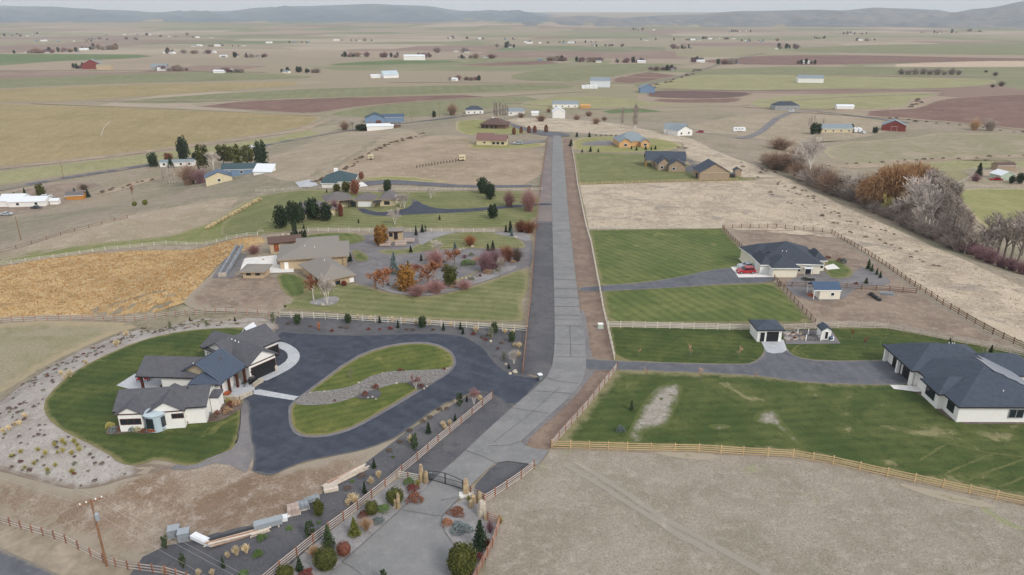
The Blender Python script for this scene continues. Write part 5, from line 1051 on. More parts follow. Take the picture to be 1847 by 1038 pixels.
many('low_shrub','small green clump in the gravel bed beside the dirt lot','shrub','low','fresh',[(635,870,5),(709,826,4),(575,945,5),(522,955,7),(472,973,8,1.8),(466,1003,14,1.0),(465,1003,8),(439,1038,10)],1.3,'green clumps in the gravel bed beside the dirt lot')
plant('red_twig_tree','multi stemmed red twig tree at the end of the cedar fence','tree','multi','pink',855,731,29,1.0,bark='bark_white')
plant('tumble_shrub','brown dried shrub under the roadside fence','shrub','twig','tan',300,1036,16,1.2)
# gravel bed along the white rail fence
many('young_conifer','small dark conifer in the gravel bed along the white rail fence','tree','fir','dark',[(588,575,12),(685,583,14),(718,592,15),(800,596,15),(830.5,595,15),(835,603,14),(918,665,9,1.6),(424,580,9,1.2),(343,580,8,1.3)],1.0,'slim conifers along the white rail fence')
many('young_conifer','plump olive conifer in the gravel bed along the white rail fence','tree','oval','spruce',[(537,585,17),(628,583,16),(762,591,19),(892,601,18),(923,617,18)],.95,'plump conifers along the white rail fence')
many('young_pine','open young pine in the gravel bed along the white rail fence','tree','pine','greygreen',[(493,584,20),(886,613,23),(909,651,17),(308,594,15),(373,590,13)],.75,'pines along the white rail fence')
many('feather_grass','straw coloured grass clump along the white rail fence','grass','grass','straw',[(645,578,12),(669,579,11),(708,582,12),(729,584,11),(750,586,10),(774.6,587,12),(813.6,590,12),(858,600,14,1.2),(911,602,12,1.2),(924,605,13),(936,628,13),(928,626,10),(934.5,644,14)],1.1,'straw grasses along the white rail fence')
many('low_shrub','small crimson shrub in the gravel bed along the white rail fence','shrub','low','red',[(599,598,4),(665,595,4),(704,594,5),(685,595,3),(853,604,5),(876,614,4),(898,630,3)],1.5,'crimson shrubs along the white rail fence')
many('low_shrub','low brown shrub in the gravel bed along the white rail fence','shrub','low','dusk',[(615,592,4),(625,593,4),(734,595,4),(745,596,4),(781,596,4),(870,610,4),(880,606,4),(905,620,4),(560,590,4),(520,585,4)],1.6,'brown shrubs along the white rail fence')
plant('orange_sapling','slim orange leaved sapling at the edge of the looped driveway','tree','column','orange',575.6,595,15,.9)
plant('white_stem_tree','white stemmed bare tree beside the end on cedar fence','tree','multi','twigwhite',927,657,25,.9,bark='bark_white')
# island and bank
plant('island_tree','pale small leafed tree on the teardrop lawn island','tree','young','greygreen',631.5,686,21,1.2); plant('island_tree','pinkish bare tree in the river rock bed','tree','multi','pink',750,703,24,.9,bark='bark_white')
many('low_shrub','rust brown shrub at the edge of the river rock bed','shrub','low','redbrown',[(678,703,10,.9),(659,716,11,.8),(722,671,5,1.8),(802,669,5),(604,726,4),(760,700,6)],1.2,'brown shrubs at the river rock bed')
many('feather_grass','straw grass clump on the pale rock bank','grass','grass','straw',[(228,606,11,1.4),(211,625,14,1.3),(155.6,658,11),(127.5,681,16,1.3),(111,677,11),(46,754,12),(36,767,12),(27,769,11),(17,776,12),(6.5,781,12),(118,684,10)],1.1,'straw grasses on the pale rock bank')
many('feather_grass','yellow green grass tuft on the pale rock bank','grass','grass','strawgreen',[(99,805,10),(113,800,12),(118,803,9),(135,800,12),(144,814,11),(130,821,11),(114,816,11),(82,821,11),(104,819,8),(69,814,9),(38,818,10),(86,851,10),(45,846,8),(131,855,12),(100,842,9),(62,839,10),(20,826,8),(24,824,7),(140,806,10)],1.3,'yellow grasses on the pale rock bank')
BANK=[G(*p)[:2] for p in [(-20,760),(30,702),(90,662),(160,627),(240,594),(320,580),(430,578),(430,586),(330,594),(250,612),(165,648),(115,678),(80,715),(74,740),(90,765),(155,805),(190,822),(225,842),(230,858),(180,876),(120,880),(60,862),(0,845),(-20,845)]]
n=0; bx_=[p[0] for p in BANK]; by_=[p[1] for p in BANK]
while n<230:
    x,y=rnd(min(bx_),max(bx_)),rnd(min(by_),max(by_))
    if inpoly(x,y,BANK):
        n+=1; k=random.random(); lf,lb=('dusk','tiny dark shrub planted on the pale rock bank') if k<.6 else ('greygreen','tiny grey green plant on the pale rock bank') if k<.85 else ('redbrown','tiny red brown plant on the pale rock bank')
        plant('small_plant',lb,'shrub','low',lf,0,0,0,rnd(1.0,1.7),lb.replace('tiny ','')+'s',world=(x,y,ztop(x,y)),h=rnd(.18,.42))
BED=[(215,778),(232,774),(250,778),(268,776),(300,766),(318,766),(335,764),(350,760),(362,758),(378,752),(392,748),(405,740),(415,734),(425,732),(198,772),(205,780),(260,781),(385,757),(398,744),(410,745),(412,728),(240,779),(278,779),(292,776)]
for i,(x,y) in enumerate(BED):
    lf=('redbrown','tan','strawgreen','greyblue','rust','dusk')[i%6]
    plant('foundation_shrub',{'redbrown':'dark red','tan':'tan','strawgreen':'yellow green','greyblue':'silvery','rust':'rusty','dusk':'dull brown'}[lf]+' shrub in the farmhouse foundation bed','shrub','low',lf,x,y,rnd(8,13),rnd(.8,1.2),lf+' farmhouse bed shrubs')
plant('young_tree','small orange leaved tree against the white farmhouse wall','tree','young','tan',341,764,20,1.1)
# right hand lots
many('young_tree','thin staked bare tree on the lawns beside the bluish drive','tree','young','tan',[(1152.6,644,17),(1245,647,27),(1332.6,647,23),(1165,684,23),(1261,688,27),(1362,690,19)],.9,'staked trees beside the bluish drive')
many('young_tree','reddish bare young tree behind the coop','tree','young','rust',[(1536,613,21),(1558,631,25)],1.0,'young trees behind the coop')
plant('young_conifer','small lone conifer on the patchy lawn','tree','fir','spruce',1139,741,21,1.1); plant('low_shrub','grey blue shrub on the patchy lawn','shrub','low','greyblue',1119,779,13,.9)
many('young_conifer','small dark conifer on the lawn behind the hip roofed house','tree','fir','dark',[(1712,622,13,1.2),(1787,636,14,1.2)],1.0,'conifers behind the hip roofed house'); plant('young_tree','pale grey bare tree behind the hip roofed house','tree','young','twigwhite',1774,645,20,.9)
many('yard_conifer','dark green conifer in the gravel yard of the cream house','tree','fir','spruce',[(1565.6,486,18,1.3),(1572,490,13,1.3),(1581,496,12,1.3),(1587,502,13,1.2),(1562,512,11,1.7)],1.2,'yard conifers of the cream house')
many('yard_shrub','reddish shrub beside the small round lawn','shrub','low','redbrown',[(1493,467,6),(1514,472,7),(1544,514,5)],1.1,'red shrubs of the round lawn'); plant('yard_shrub','silver blue shrub beside the small round lawn','shrub','low','blue',1520,476,10,1.0); plant('yard_shrub','round green shrub beside the cream house walk','shrub','round','dark',1350,474,10,1.1)
many('yard_shrub','low dark green shrub in the gravel beside the cream house','shrub','low','dark',[(1452,506,6,1.5),(1460,507,5),(1466,507,5)],1.3,'low shrubs beside the cream house')
# garden with autumn trees
plant('blue_spruce','tall silvery blue spruce in the gravel garden','tree','spruce','blue',711,494,39,.95); plant('blue_spruce','smaller pale blue spruce behind the garden drive','tree','spruce','blue',821,459,22,1.0)
plant('amber_tree','dense round amber tree in the pale garden bed','tree','oval','amber',733,525,42,1.1)
many('autumn_tree','orange twiggy tree at the tip of the pale garden bed','tree','autumn','orange',[(678,522,31),(692,520,31)],.9,'orange trees at the bed tip'); plant('autumn_tree','broad orange tree behind the amber tree','tree','autumn','orange',772,510,34,1.3)
plant('olive_conifer','broad olive conifer between the orange and purple shrubs','tree','oval','olive',812,517,35,1.0)
many('pink_thicket','low pinkish twig thicket at the lawn edge','shrub','thicket','pink',[(752,534,18,1.4),(786,529,22,1.2),(837,522,16,1.3)],1.2,'pink thickets at the lawn edge')
many('purple_tree','purple twiggy tree beside the garden wall','tree','thicket','purple',[(876,490,34),(890,484,32)],.85,'purple trees beside the garden wall')
plant('autumn_tree','bright rust tree near the lane gate','tree','thicket','rust',914,471,26,.9); plant('autumn_tree','dark red tree next to the bright rust tree','tree','thicket','dusk',932,471,24,.8); plant('autumn_tree','small orange tree before the pale spruce','tree','autumn','orange',820,477,24,1.1)
plant('bare_tree','wide pinkish bare tree in the middle of the garden','tree','thicket','pink',786,480,28,1.0); plant('bare_tree','white bare tree behind the garden middle','tree','multi','twigwhite',789,457,22,1.2,bark='bark_white'); plant('bare_tree','slim grey bare tree by the purple trees','tree','bare','twiggrey',901,500,37,.8)
GB=[(700,516),(712,520),(722,524),(744,527),(760,524),(775,526),(800,522),(818,519),(850,506),(866,500),(880,494),(895,490),(760,500),(742,498),(726,505),(800,490),(812,494),(770,470),(800,474),(860,470),(872,474),(905,478),(925,474),(850,462),(838,466)]
for i,(x,y) in enumerate(GB): plant('garden_shrub',('dull purple','buff','dull green')[i%3]+' low shrub among the garden trees','shrub',('twig','low','low')[i%3],('purple','tan','greygreen')[i%3],x,y,rnd(5,9),rnd(1.1,1.6),('purple','buff','green')[i%3]+' low garden shrubs')
plant('green_mound','low green mound shrub in the garden island','shrub','low','fresh',844,477,8,2.6); plant('autumn_shrub','small red shrub beside the blue spruce','shrub','low','red',751,487,11,.8)
many('garden_conifer','small dark conifer along the garden drive','tree','fir','dark',[(741,456,13),(760,471,12),(736,480,10,1.4),(889,453,19),(880,453,14),(631.7,472,17,1.3)],1.3,'dark conifers along the garden drive')
many('garden_conifer','dark conifer at the white fence of the garden','tree','fir','dark',[(912.5,420,14),(920.5,420,21),(750.6,425,19,.8),(762,420,15),(767.5,418,12)],1.1,'dark conifers at the white garden fence'); plant('blue_spruce','small blue spruce at the white garden fence','tree','fir','blue',923,427,14,1.3)
plant('amber_cypress','tall rusty amber cypress beside the garden pavilion','tree','oval','amber',688,443,33,.95); plant('column_cypress','dark columnar cypress behind the amber cypress','tree','column','dark',680,438,28,.8)
plant('autumn_tree','dark red shrubby tree at the garden corner','tree','thicket','redbrown',939,418,19,1.0); plant('autumn_tree','orange red shrubby tree at the garden corner by the lane','tree','thicket','rust',954,420,21,1.0); plant('autumn_tree','orange bare tree on the curved lawn','tree','thicket','orange',848,443,17,1.2)
many('bare_tree','pale bare tree on the broad striped lawn','tree','multi','twigwhite',[(712.5,406,28),(729.5,376,26),(723,375,22),(777,359,20)],.9,'pale bare trees on the broad striped lawn',bark='bark_white')
many('lawn_conifer','dark dense conifer on the broad striped lawn','tree','oval','dark',[(889,395,23),(884,360,26),(870,349,25),(698.6,347,20)],1.0,'dense conifers on the broad striped lawn')
many('pink_tree','pinkish bare tree beside the lane on the striped lawn','tree','thicket','pink',[(918,373,26),(954,381,36)],.7,'pink trees beside the lane')
many('lawn_shrub','tiny dark conifer on the broad striped lawn','tree','fir','dark',[(646.6,403,7),(793,397,9),(647,403,7),(548,413,8),(664,352,6),(589.6,348,7)],1.2,'tiny conifers on the broad striped lawn')
plant('white_stem_tree','tall white stemmed bare tree in the stone ring','tree','multi','twigwhite',590,549,48,.7,bark='bark_white'); plant('autumn_tree','orange red twiggy tree against the tan house','tree','autumn','rust',566,542,38,.8,bark='bark_white'); plant('autumn_shrub','round crimson shrub against the tan house','shrub','round','red',621,516,10,1.1)
plant('column_cypress','tall dark columnar cypress behind the low outbuilding','tree','column','dark',532,423,30,.8)
many('arborvitae','clipped dark arborvitae in the row behind the tan house','tree','column','dark',[(527,432,13),(532,432,12),(537,432,14),(542,431,13),(546,431,14),(551,431,15)],1.1,'arborvitae row behind the tan house')
plant('pink_shrub','pinkish bush beside the pool terrace','shrub','thicket','pink',459,458,15,1.3)
many('evergreen','large dark evergreen before the grey roofed estate','tree','oval','dark',[(508,412,36),(527,403,35,.7),(542,403,33,.7),(565,397,34,1.05),(588.6,399,29,1.0)],.95,'evergreens before the grey roofed estate')
plant('purple_tree','purple round tree at the grey roofed estate','tree','thicket','purple',604,382,19,.8); plant('red_column_tree','narrow bright red tree at the grey roofed estate','tree','column','red',615,391,22,1.1)
many('autumn_tree','rust and green tree between the grey estate and the white house','tree','oval','rust',[(641,351,23),(652,324,12)],.95,'rusty trees by the green roofed house'); many('autumn_tree','mixed green bush between the grey estate and the white house','tree','oval','olive',[(608,347,13),(624.6,346,16)],1.3,'green bushes by the green roofed house')
HED=[(375+i*6.2,414-i*3.4) for i in range(16)]
many('feather_grass','straw grass clump in the diagonal row on the striped lawn','grass','grass','straw',[(x,y,7) for x,y in HED],2.0,'diagonal straw grass row')
# lane end
many('lane_tree','rusty oval young tree along the crossing lane','tree','column','rust',[(927,243,12),(940,241,11),(954,240,12),(964.5,240,12),(985,239,12)],1.6,'rusty trees along the crossing lane')
many('lane_conifer','small dark conifer around the tan house lawn','tree','fir','dark',[(1040.6,247,8),(1063,248,9),(1050,275,6),(1065,274,9),(1079,275,6),(1138.6,270,6),(1148,272,7),(1164.6,271,7),(1174.5,271,6),(1182,270,7),(1030,264,12)]+[(1075+i*9,246,3.5) for i in range(5)],1.7,'small conifers around the tan house')
many('row_shrub','small dark sapling in the row on the brown meadow','tree','column','dusk',[(752+i*5.4,303-i*.85,4.5) for i in range(15)],1.2,'sapling row on the brown meadow')
# beyond the crest
many('bare_tree','tall pale bare poplar beyond the crest','tree','poplar','twiggrey',[(1144,233,42),(1147,232,36),(1122,230,32)],1.5,'pale poplars beyond the crest')
many('bare_tree','grey bare poplar behind the dark ranch house','tree','poplar','twiggrey',[(892,215,28),(896,215,27),(902,215,28),(907,215,24),(912,215,26),(916,215,22)],1.2,'poplars behind the dark ranch house')
plant('brown_tree','round brown bare tree beyond the crest by the green field','tree','thicket','twigbrown',816,208,19,.9); plant('dark_conifer','lone dark conifer beyond the crest','tree','oval','dark',783,212,10,1.0)
many('bare_shrub','bare brown shrub among the houses beyond the lane end','shrub','thicket','twigbrown',[(976,219,10,1.6),(1000,205,7),(1040,217,9),(1062,210,9),(1075,224,10),(940,213,9),(1090,218,7),(990,203,7)],1.2,'bare shrubs beyond the lane end')
# left valley farmsteads
many('dark_conifer','broad dark conifer around the white mobile home','tree','oval','dark',[(277,301,22,1.1),(332.5,291,38,.8),(351,288,11,1.1)],1.0,'dark conifers around the mobile home'); plant('dark_conifer','narrow dark conifer before the white mobile home','tree','fir','dark',308.6,303,20,1.4); plant('autumn_tree','rusty round tree behind the white mobile home','tree','oval','rust',305,294,15,1.4)
plant('tall_spruce','tallest brownish spruce beside the blue annex','tree','fir','olive',432,312,50,1.1); plant('dark_conifer','tall dense conifer next to the white canopy','tree','oval','dark',472.5,303,42,.75)
many('olive_tree','large olive leaved tree behind the blue annex','tree','tree','olive',[(368,312,42,.6),(404,298,30),(419,298,28),(447.6,301,32,.8)],.95,'olive trees behind the blue annex'); plant('bare_tree','pale bare tree behind the cream house porch','tree','bare','twigwhite',386,310,38,.9,bark='bark_white')
plant('russet_tree','broad russet bare tree left of the cream house','tree','thicket','twigbrown',342,333,34,.9); plant('purple_tree','purple bare bush left of the cream house','shrub','thicket','purple',362,331,24,.9)
many('bare_tree','slender pale poplar in the row left of the russet tree','tree','poplar','twigwhite',[(296,333,27),(301,333,30),(306,333,32),(311,333,33),(316,333,32)],.9,'pale poplar row by the russet tree')
plant('snag_tree','tall thin snag with a russet crown on the dry bank','tree','young','rust',241,366,36,.5); many('low_bush','yellow green bush on the dry bank','shrub','round','yellowgreen',[(262,370,10),(243,372,9)],1.0,'bushes on the dry bank')
plant('farm_conifer','broad olive conifer behind the white annex','tree','oval','olive',75,356,21,.9); many('farm_conifer','dark pointed conifer around the bare farmyard','tree','fir','dark',[(45.5,353,13),(26,355,8),(159,356,15,1.6)],1.4,'farmyard conifers'); plant('farm_conifer','small blue spruce by the log shed','tree','fir','blue',135,351,11,1.6); plant('farm_bush','dark purple bush behind the log shed','shrub','thicket','dusk',152,343,10,1.3); plant('farm_bush','round dark bush against the white annex','shrub','round','dark',58.5,359,5,1.4)
plant('hedge','dense clipped dark hedge beside the long white barn','hedge','bushy','dark',653,236,12,2.0); plant('hedge','lower end of the dark hedge beside the long white barn','hedge','bushy','dark',663,236,11,1.8); plant('russet_bush','russet bush beside the dark hedge','shrub','thicket','twigbrown',622,235,15,1.0); plant('bare_tree','pale bare tree beside the dark hedge','tree','bare','twigwhite',636,235,17,1.0); plant('purple_bush','dark purple bush before the pale blue house','shrub','round','redbrown',683,226,9,1.3)
# creek trees on the right
plant('willow_tree','lowest golden brown willow, at the dry slope side of the willow clump','tree','willow','willow',1578,378,58,1.15); plant('willow_tree','tall golden brown willow in the middle of the willow clump','tree','willow','willow',1606,382,84,1.0); plant('willow_tree','golden brown willow against the grey poplar row','tree','willow','willow',1640,372,78,1.0)
plant('bare_tree','broad whitish cottonwood rising alone from the brown thickets below the crest','tree','bare','twigwhite',1458,326,76,.85,None,'bark_white'); plant('bare_tree','tall whitish cottonwood at the foot of the willow clump','tree','bare','twigwhite',1643,402,90,.85,None,'bark_white')
many('bare_tree','whitish bare cottonwood along the creek','tree','bare','twigwhite',[(1441,318,50),(1522,355,48),(1545,356,42),(1612,398,38),(1660,412,80),(1676,420,82),(1655,418,48)],.85,'whitish cottonwoods of the creek',bark='bark_white')
many('poplar_tree','tall bare grey poplar in the creek row','tree','poplar','twiggrey',[(1662+i*6.0,398+i*4.6,86-i*1.4) for i in range(14)]+[(1668+i*7,380+i*4.2,72) for i in range(8)],1.8,'grey poplar row of the creek')
many('bare_tree','grey bare tree at the lower end of the creek','tree','bare','twiggrey',[(1811,465,74),(1788,456,62),(1836,472,66),(1770,452,42),(1850,480,90),(1822,474,84),(1798,462,78),(1775,462,56),(1842,462,80)],.9,'grey trees at the lower creek')
many('thicket','brown bare thicket along the creek','shrub','thicket','twigbrown',[(1420,309,32),(1395,305,27,1.2),(1406,270,20,1.8),(1470,330,26),(1493,348,38),(1508,352,30),(1568,362,26),(1556,352,34),(1590,380,22),(1440,322,28),(1380,296,18),(1430,300,30),(1530,358,22),(1625,392,22),(1478,336,34)],1.0,'brown thickets of the creek')
many('thicket','purplish bare thicket at the foot of the poplars','shrub','thicket','purple',[(1690,432,20),(1705,440,22),(1721,449,22),(1738,456,20),(1750,459,24,1.2),(1768,468,24),(1785,475,24),(1805,482,20),(1825,488,20),(1845,495,22),(1670,424,16)],1.1,'purplish thickets below the poplars')
many('bare_tree','small grey bare tree crowding the creek bank','tree','bare','twiggrey',[(1470,332,34),(1485,342,40),(1505,350,36),(1538,358,36),(1552,364,30),(1432,314,36),(1622,394,40),(1634,402,46),(1700,436,52),(1716,444,48),(1732,452,44),(1748,458,46),(1780,466,44),(1412,304,28),(1400,300,24)],.9,'small grey trees of the creek bank')
many('thicket','dull grey thicket filling the creek bank','shrub','thicket','twiggrey',[(1450,328,20),(1462,334,22),(1480,340,24),(1500,350,24),(1516,356,22),(1534,362,22),(1548,366,24),(1562,374,22),(1580,384,20),(1600,392,20),(1615,398,22),(1632,408,24),(1648,416,24),(1664,424,24),(1680,430,24),(1698,438,26),(1714,446,24),(1730,454,24),(1388,300,18),(1404,306,20)],1.3,'grey thickets of the creek bank')
plant('pale_green_sapling','slim pale green tree before the willows','tree','multi','strawgreen',1597,391,36,.6)
SAGE=[(1440,340),(1450,346),(1462,352),(1470,362),(1455,372),(1490,375),(1500,382),(1520,388),(1535,398),(1550,402),(1565,412),(1480,392),(1510,404),(1400,330),(1410,336),(1425,342),(1436,352),(1415,316),(1400,310),(1380,312),(1370,306),(1345,298),(1365,322),(1395,350),(1430,368),(1600,440),(1620,452),(1640,462),(1580,430),(1560,428),(1590,418),(1610,425),(1660,470),(1690,478),(1230,266),(1660,455),(1540,420)]
many('sagebrush','low grey brown sagebrush on the pale dry slope','shrub','low','sage',[(x+rnd(-9,9),y+rnd(-4,4),rnd(1.4,3.2)) for x,y in SAGE for _ in range(2)],1.8,'sagebrush on the pale dry slope')
# right valley
many('dark_conifer','round dark conifer beside the sage house','tree','oval','dark',[(1467,243,18,1.1),(1475,242,16,1.0),(1578,241,10,1.2),(1535,238,12,.9)],1.0,'dark conifers beside the sage house'); many('bare_tree','tall pale poplar behind the sage house','tree','poplar','twigwhite',[(1462,232,22),(1458,232,18),(1468,231,22),(1484,230,16)],1.2,'poplars behind the sage house')
plant('tan_tree','round tan bare tree at the great plowed field','tree','thicket','tan',1757,235,18,.9); plant('grey_tree','round grey bare tree at the great plowed field','tree','thicket','twiggrey',1785,236,20,.9)
plant('dark_conifer','pointed dark conifer by the low white fence','tree','fir','dark',1764.6,317,22,1.5); plant('purple_bush','purple bush by the low white fence','shrub','thicket','purple',1759,328,13,1.0); many('dark_conifer','round dark conifer beside the pale green shed','tree','oval','dark',[(1824,332,13),(1838,332,17)],1.1,'conifers beside the pale green shed')
# hedgerow brush along ditches and the lower sage of the left bank
for pts,n in (([(480,300),(400,318),(330,312),(250,330),(180,350)],30),([(560,330),(610,318),(650,285),(700,262),(760,243)],46),([(1170,160),(1230,140),(1260,128)],14),([(1640,195),(1660,186),(1650,180)],10),([(1500,300),(1620,292),(1700,288),(1847,282)],16),([(1600,214),(1720,226),(1847,240)],14)):
    for k in range(n):
        t=k/(n-1)*(len(pts)-1); i=min(int(t),len(pts)-2); u=t-i; x=pts[i][0]+(pts[i+1][0]-pts[i][0])*u+rnd(-5,5); y=pts[i][1]+(pts[i+1][1]-pts[i][1])*u+rnd(-1.5,1.5)
        plant('ditch_shrub','dull brown shrub along a valley ditch','shrub','low','dusk',x,y,rnd(1.5,3.4),2.0,'ditch shrubs')
# ------------------------------------------------------------ farmsteads scattered over the plain
CL=[(150,124,6,0,0,30),(310,128,0,12,2,45),(415,131,3,8,5,40),(530,131,10,2,3,70),(690,140,0,9,2,30),(840,145,1,6,5,50),(1000,110,3,6,4,40),(1060,112,2,8,3,45),(1135,113,7,4,4,40),(1195,127,2,8,4,40),(1260,112,6,2,2,20),(1310,116,2,4,3,30),(1420,88,8,0,2,30),(1455,116,3,1,5,30),(1480,70,6,1,2,20),(1560,74,3,3,4,30),
    (60,96,3,6,6,60),(110,94,3,3,4,50),(180,90,3,6,6,60),(330,97,4,4,10,80),(450,104,4,2,9,70),(390,84,3,3,8,80),(200,72,2,4,10,120),(260,64,2,2,10,140),(330,68,1,2,8,90),(120,75,2,2,8,90),(520,78,2,1,7,60),(640,103,5,2,5,40),(700,104,3,3,3,30),(760,104,3,5,5,40),(815,95,2,4,6,50),(860,106,3,4,6,50),(910,86,4,1,3,30),(840,70,1,3,7,60),(640,74,1,5,4,60),(980,78,2,2,8,70),(1050,78,2,2,6,50),(1100,84,3,1,6,50),(1200,73,3,2,14,90),(1290,71,5,1,12,60),(1370,75,3,2,8,60),(1330,58,2,2,6,60),(1160,55,2,1,6,40),(1540,62,4,2,5,40),(1690,60,4,2,5,60),(1740,58,2,2,5,50),(30,66,1,2,6,60),(900,72,2,0,8,60),(1230,88,2,2,3,30),(40,62,0,1,6,50)]
random.seed(21)
FB={}
for i,(px,py,nd,nb,nh,sp) in enumerate(CL):
    for k in range(nd+nb+2 if py>80 else nd+nb+1):
        x=px+rnd(-sp,sp)*.6; y=py+rnd(-.8,.8)
        if k<nd: plant('far_conifer','dark conifer of a distant farm grove on the plain','tree','oval','dark',x,y,rnd(4,9) if py>85 else rnd(2.2,4.5),rnd(.7,1.2),'distant dark grove trees')
        else: plant('far_tree','bare grey brown tree of a distant farm grove on the plain','tree','thicket',random.choice(('twigbrown','purple','twiggrey')),x,y,rnd(4,9) if py>85 else rnd(2.2,4.5),rnd(1.0,1.5),'distant bare grove trees')
    for k in range(int(nh*.45+.5)):
        x=px+rnd(-sp,sp)*.7; y=py+rnd(-1.2,1.2); g=G(x,y); v=random.choice((0,1,1,2,3,3,3,5,5) if k else (2,0,1,3,4))
        if v not in FB:
            wd=(10,14,20,9,26,12)[v]; dp=(8,9,10,7,12,9)[v]; e=(3.2,3.6,4.5,3,5,3.4)[v]; rf=('roof_white','roof_ltgrey','roof_white','roof_grey','roof_white','roof_ltgrey')[v]
            a=MB(); a.box((0,0,e/2-.5),(wd,dp,e+1)); a.poly([(-wd/2,-dp/2,e),(-wd/2,0,e+2.2),(-wd/2,dp/2,e)]); a.poly([(wd/2,-dp/2,e),(wd/2,dp/2,e),(wd/2,0,e+2.2)])
            r=MB(); h=.15
            for s_ in (-1,1): r.poly([(-wd/2-.4,s_*(dp/2+.5),e-.15),(wd/2+.4,s_*(dp/2+.5),e-.15),(wd/2+.4,0,e+2.35),(-wd/2-.4,0,e+2.35)][::s_*-1]); r.poly([(-wd/2-.4,s_*(dp/2+.5),e-.4),(wd/2+.4,s_*(dp/2+.5),e-.4),(wd/2+.4,0,e+2.1),(-wd/2-.4,0,e+2.1)][::s_])
            FB[v]=(a.mesh('wall',('wall_white','wall_cream','wall_white','wall_grey','wall_white','wall_blue')[v]),r.mesh('roof',rf))
        lb=('small white house','small cream house','white farm shed','small grey house','long white barn','small blue house')[v]+' on the distant plain'
        t=thing('far_building',lb,'building',g,rnd(-.5,.5),(.8,.8,.75) if py>85 else (.8,.8,.75),lb+'s'); obj('wall',FB[v][0],t); obj('roof',FB[v][1],t)
many('willow_row','bare grey willow in the row across the pasture','tree','thicket','twiggrey',[(1625+i*13,135+rnd(-1,1),rnd(7,12)) for i in range(9)],1.1,'pasture willow row'); many('far_bush','dark bush on the ditch near the great plowed field','shrub','thicket','dusk',[(1806,156,8),(1795,137,6),(1778,131,4),(1790,158,5)],1.3,'bushes near the great plowed field')

# ------------------------------------------------------------ uncountable tufts of dry grass
def tufts(label,px,n,h,mats,wd):
    P=[G(*p)[:2] for p in px]; xs=[p[0] for p in P]; ys=[p[1] for p in P]; b=MB(); k=0
    while k<n:
        x,y=rnd(min(xs),max(xs)),rnd(min(ys),max(ys))
        if not inpoly(x,y,P): continue
        k+=1; z=T(x,y)
        for _ in range(5):
            hh=h*rnd(.5,1.2); b.ribbon((x+rnd(-.2,.2),y+rnd(-.2,.2),z-.05),(x+rnd(-.5,.5)*hh,y+rnd(-.5,.5)*hh,z+hh),wd,wd*.4)
    tag(b.build('dry_grass',mats),label,'grass',kind='stuff')
tufts('uneven golden grass tufts over the unmown bank',[(-120,530),(0,479),(180,454),(470,425),(430,455),(400,470),(372,505),(345,530),(328,556),(150,568),(0,572),(-120,590)],5200,.32,'leaf_goldgrass',.06)
tufts('pale dry grass tufts over the long slope to the creek',[(1063,412),(1330,328),(1420,324),(1520,372),(1640,425),(1740,470),(1900,530),(1900,620),(1690,532),(1520,424),(1310,410)],5000,.2,'leaf_palegrass',.05)
tufts('short grey dry grass tufts over the trampled meadow',[(900,1045),(905,905),(975,850),(1000,820),(1430,834),(1600,870),(1847,924),(1920,950),(1920,1045)],6000,.09,'leaf_greygrass',.03)
# ------------------------------------------------------------ stones
def rockmesh(seed,fl=.75,name='boulder'):
    random.seed(seed); b=MB(); n=7; rings=[(.0,0.0,1),(.82,.12,n),(1.0,.42,n),(.72,.8,n),(.0,1.0,1)]
    off=[]
    for r,z,m in rings:
        for k in range(m):
            a=6.283*k/n+z; q=r*rnd(.78,1.15); off.append((q*math.cos(a)*.5,q*math.sin(a)*.5*rnd(.85,1.1),z*fl*rnd(.85,1.1)))
    b.v=off
    for k in range(n):
        j=(k+1)%n; b.f.append((0,1+j,1+k)); b.f.append((1+k,1+j,1+n+j,1+n+k)); b.f.append((1+n+k,1+n+j,1+2*n+j,1+2*n+k)); b.f.append((1+2*n+k,1+2*n+j,1+3*n))
    return b
RK=[rockmesh(i).mesh('boulder','stone_pale') for i in range(4)]
random.seed(5)
def boulder(px,py,wpx,label,group=None,sz=1.0):
    g=GT(px,py); s_=wpx*depth(g)/FPX; o=obj('boulder',random.choice(RK),None,(g[0],g[1],g[2]-.06),rnd(0,6.28),(s_,s_*rnd(.7,1),s_*.8*sz)); return tag(o,label,'boulder',group)
for p in ((929,673,11),(912,658,6),(885,617,7),(920,676,7)): boulder(*p,'pale boulder at the corner of the dark gravel bed','gravel bed boulders')
for p in ((585,709,5),(647,693,6),(690,676,5),(805,668,6),(770,699,5),(765,703,5),(560,712,5),(672,719,5),(664,720,4),(678,722,4),(715,694,5)): boulder(*p,'pale boulder beside the river rock bed','river rock boulders')
for k in range(34): x=675+k*7.2; boulder(x,lerp_tab([(675,512),(720,518),(760,506),(850,502),(880,493),(915,484)],x)+rnd(-1,1),rnd(3,6),'pale stone of the garden retaining row','garden retaining stones')
for p in ((582,552,8),(590,548,5),(598,549,5),(570,550,5),(830,452,6),(836,450,5),(852,447,7),(930,430,6),(475,470,6),(468,465,5),(497,461,6),(510,425,7),(502,428,6),(520,424,5)): boulder(*p,'pale garden boulder near the tan house','garden boulders')
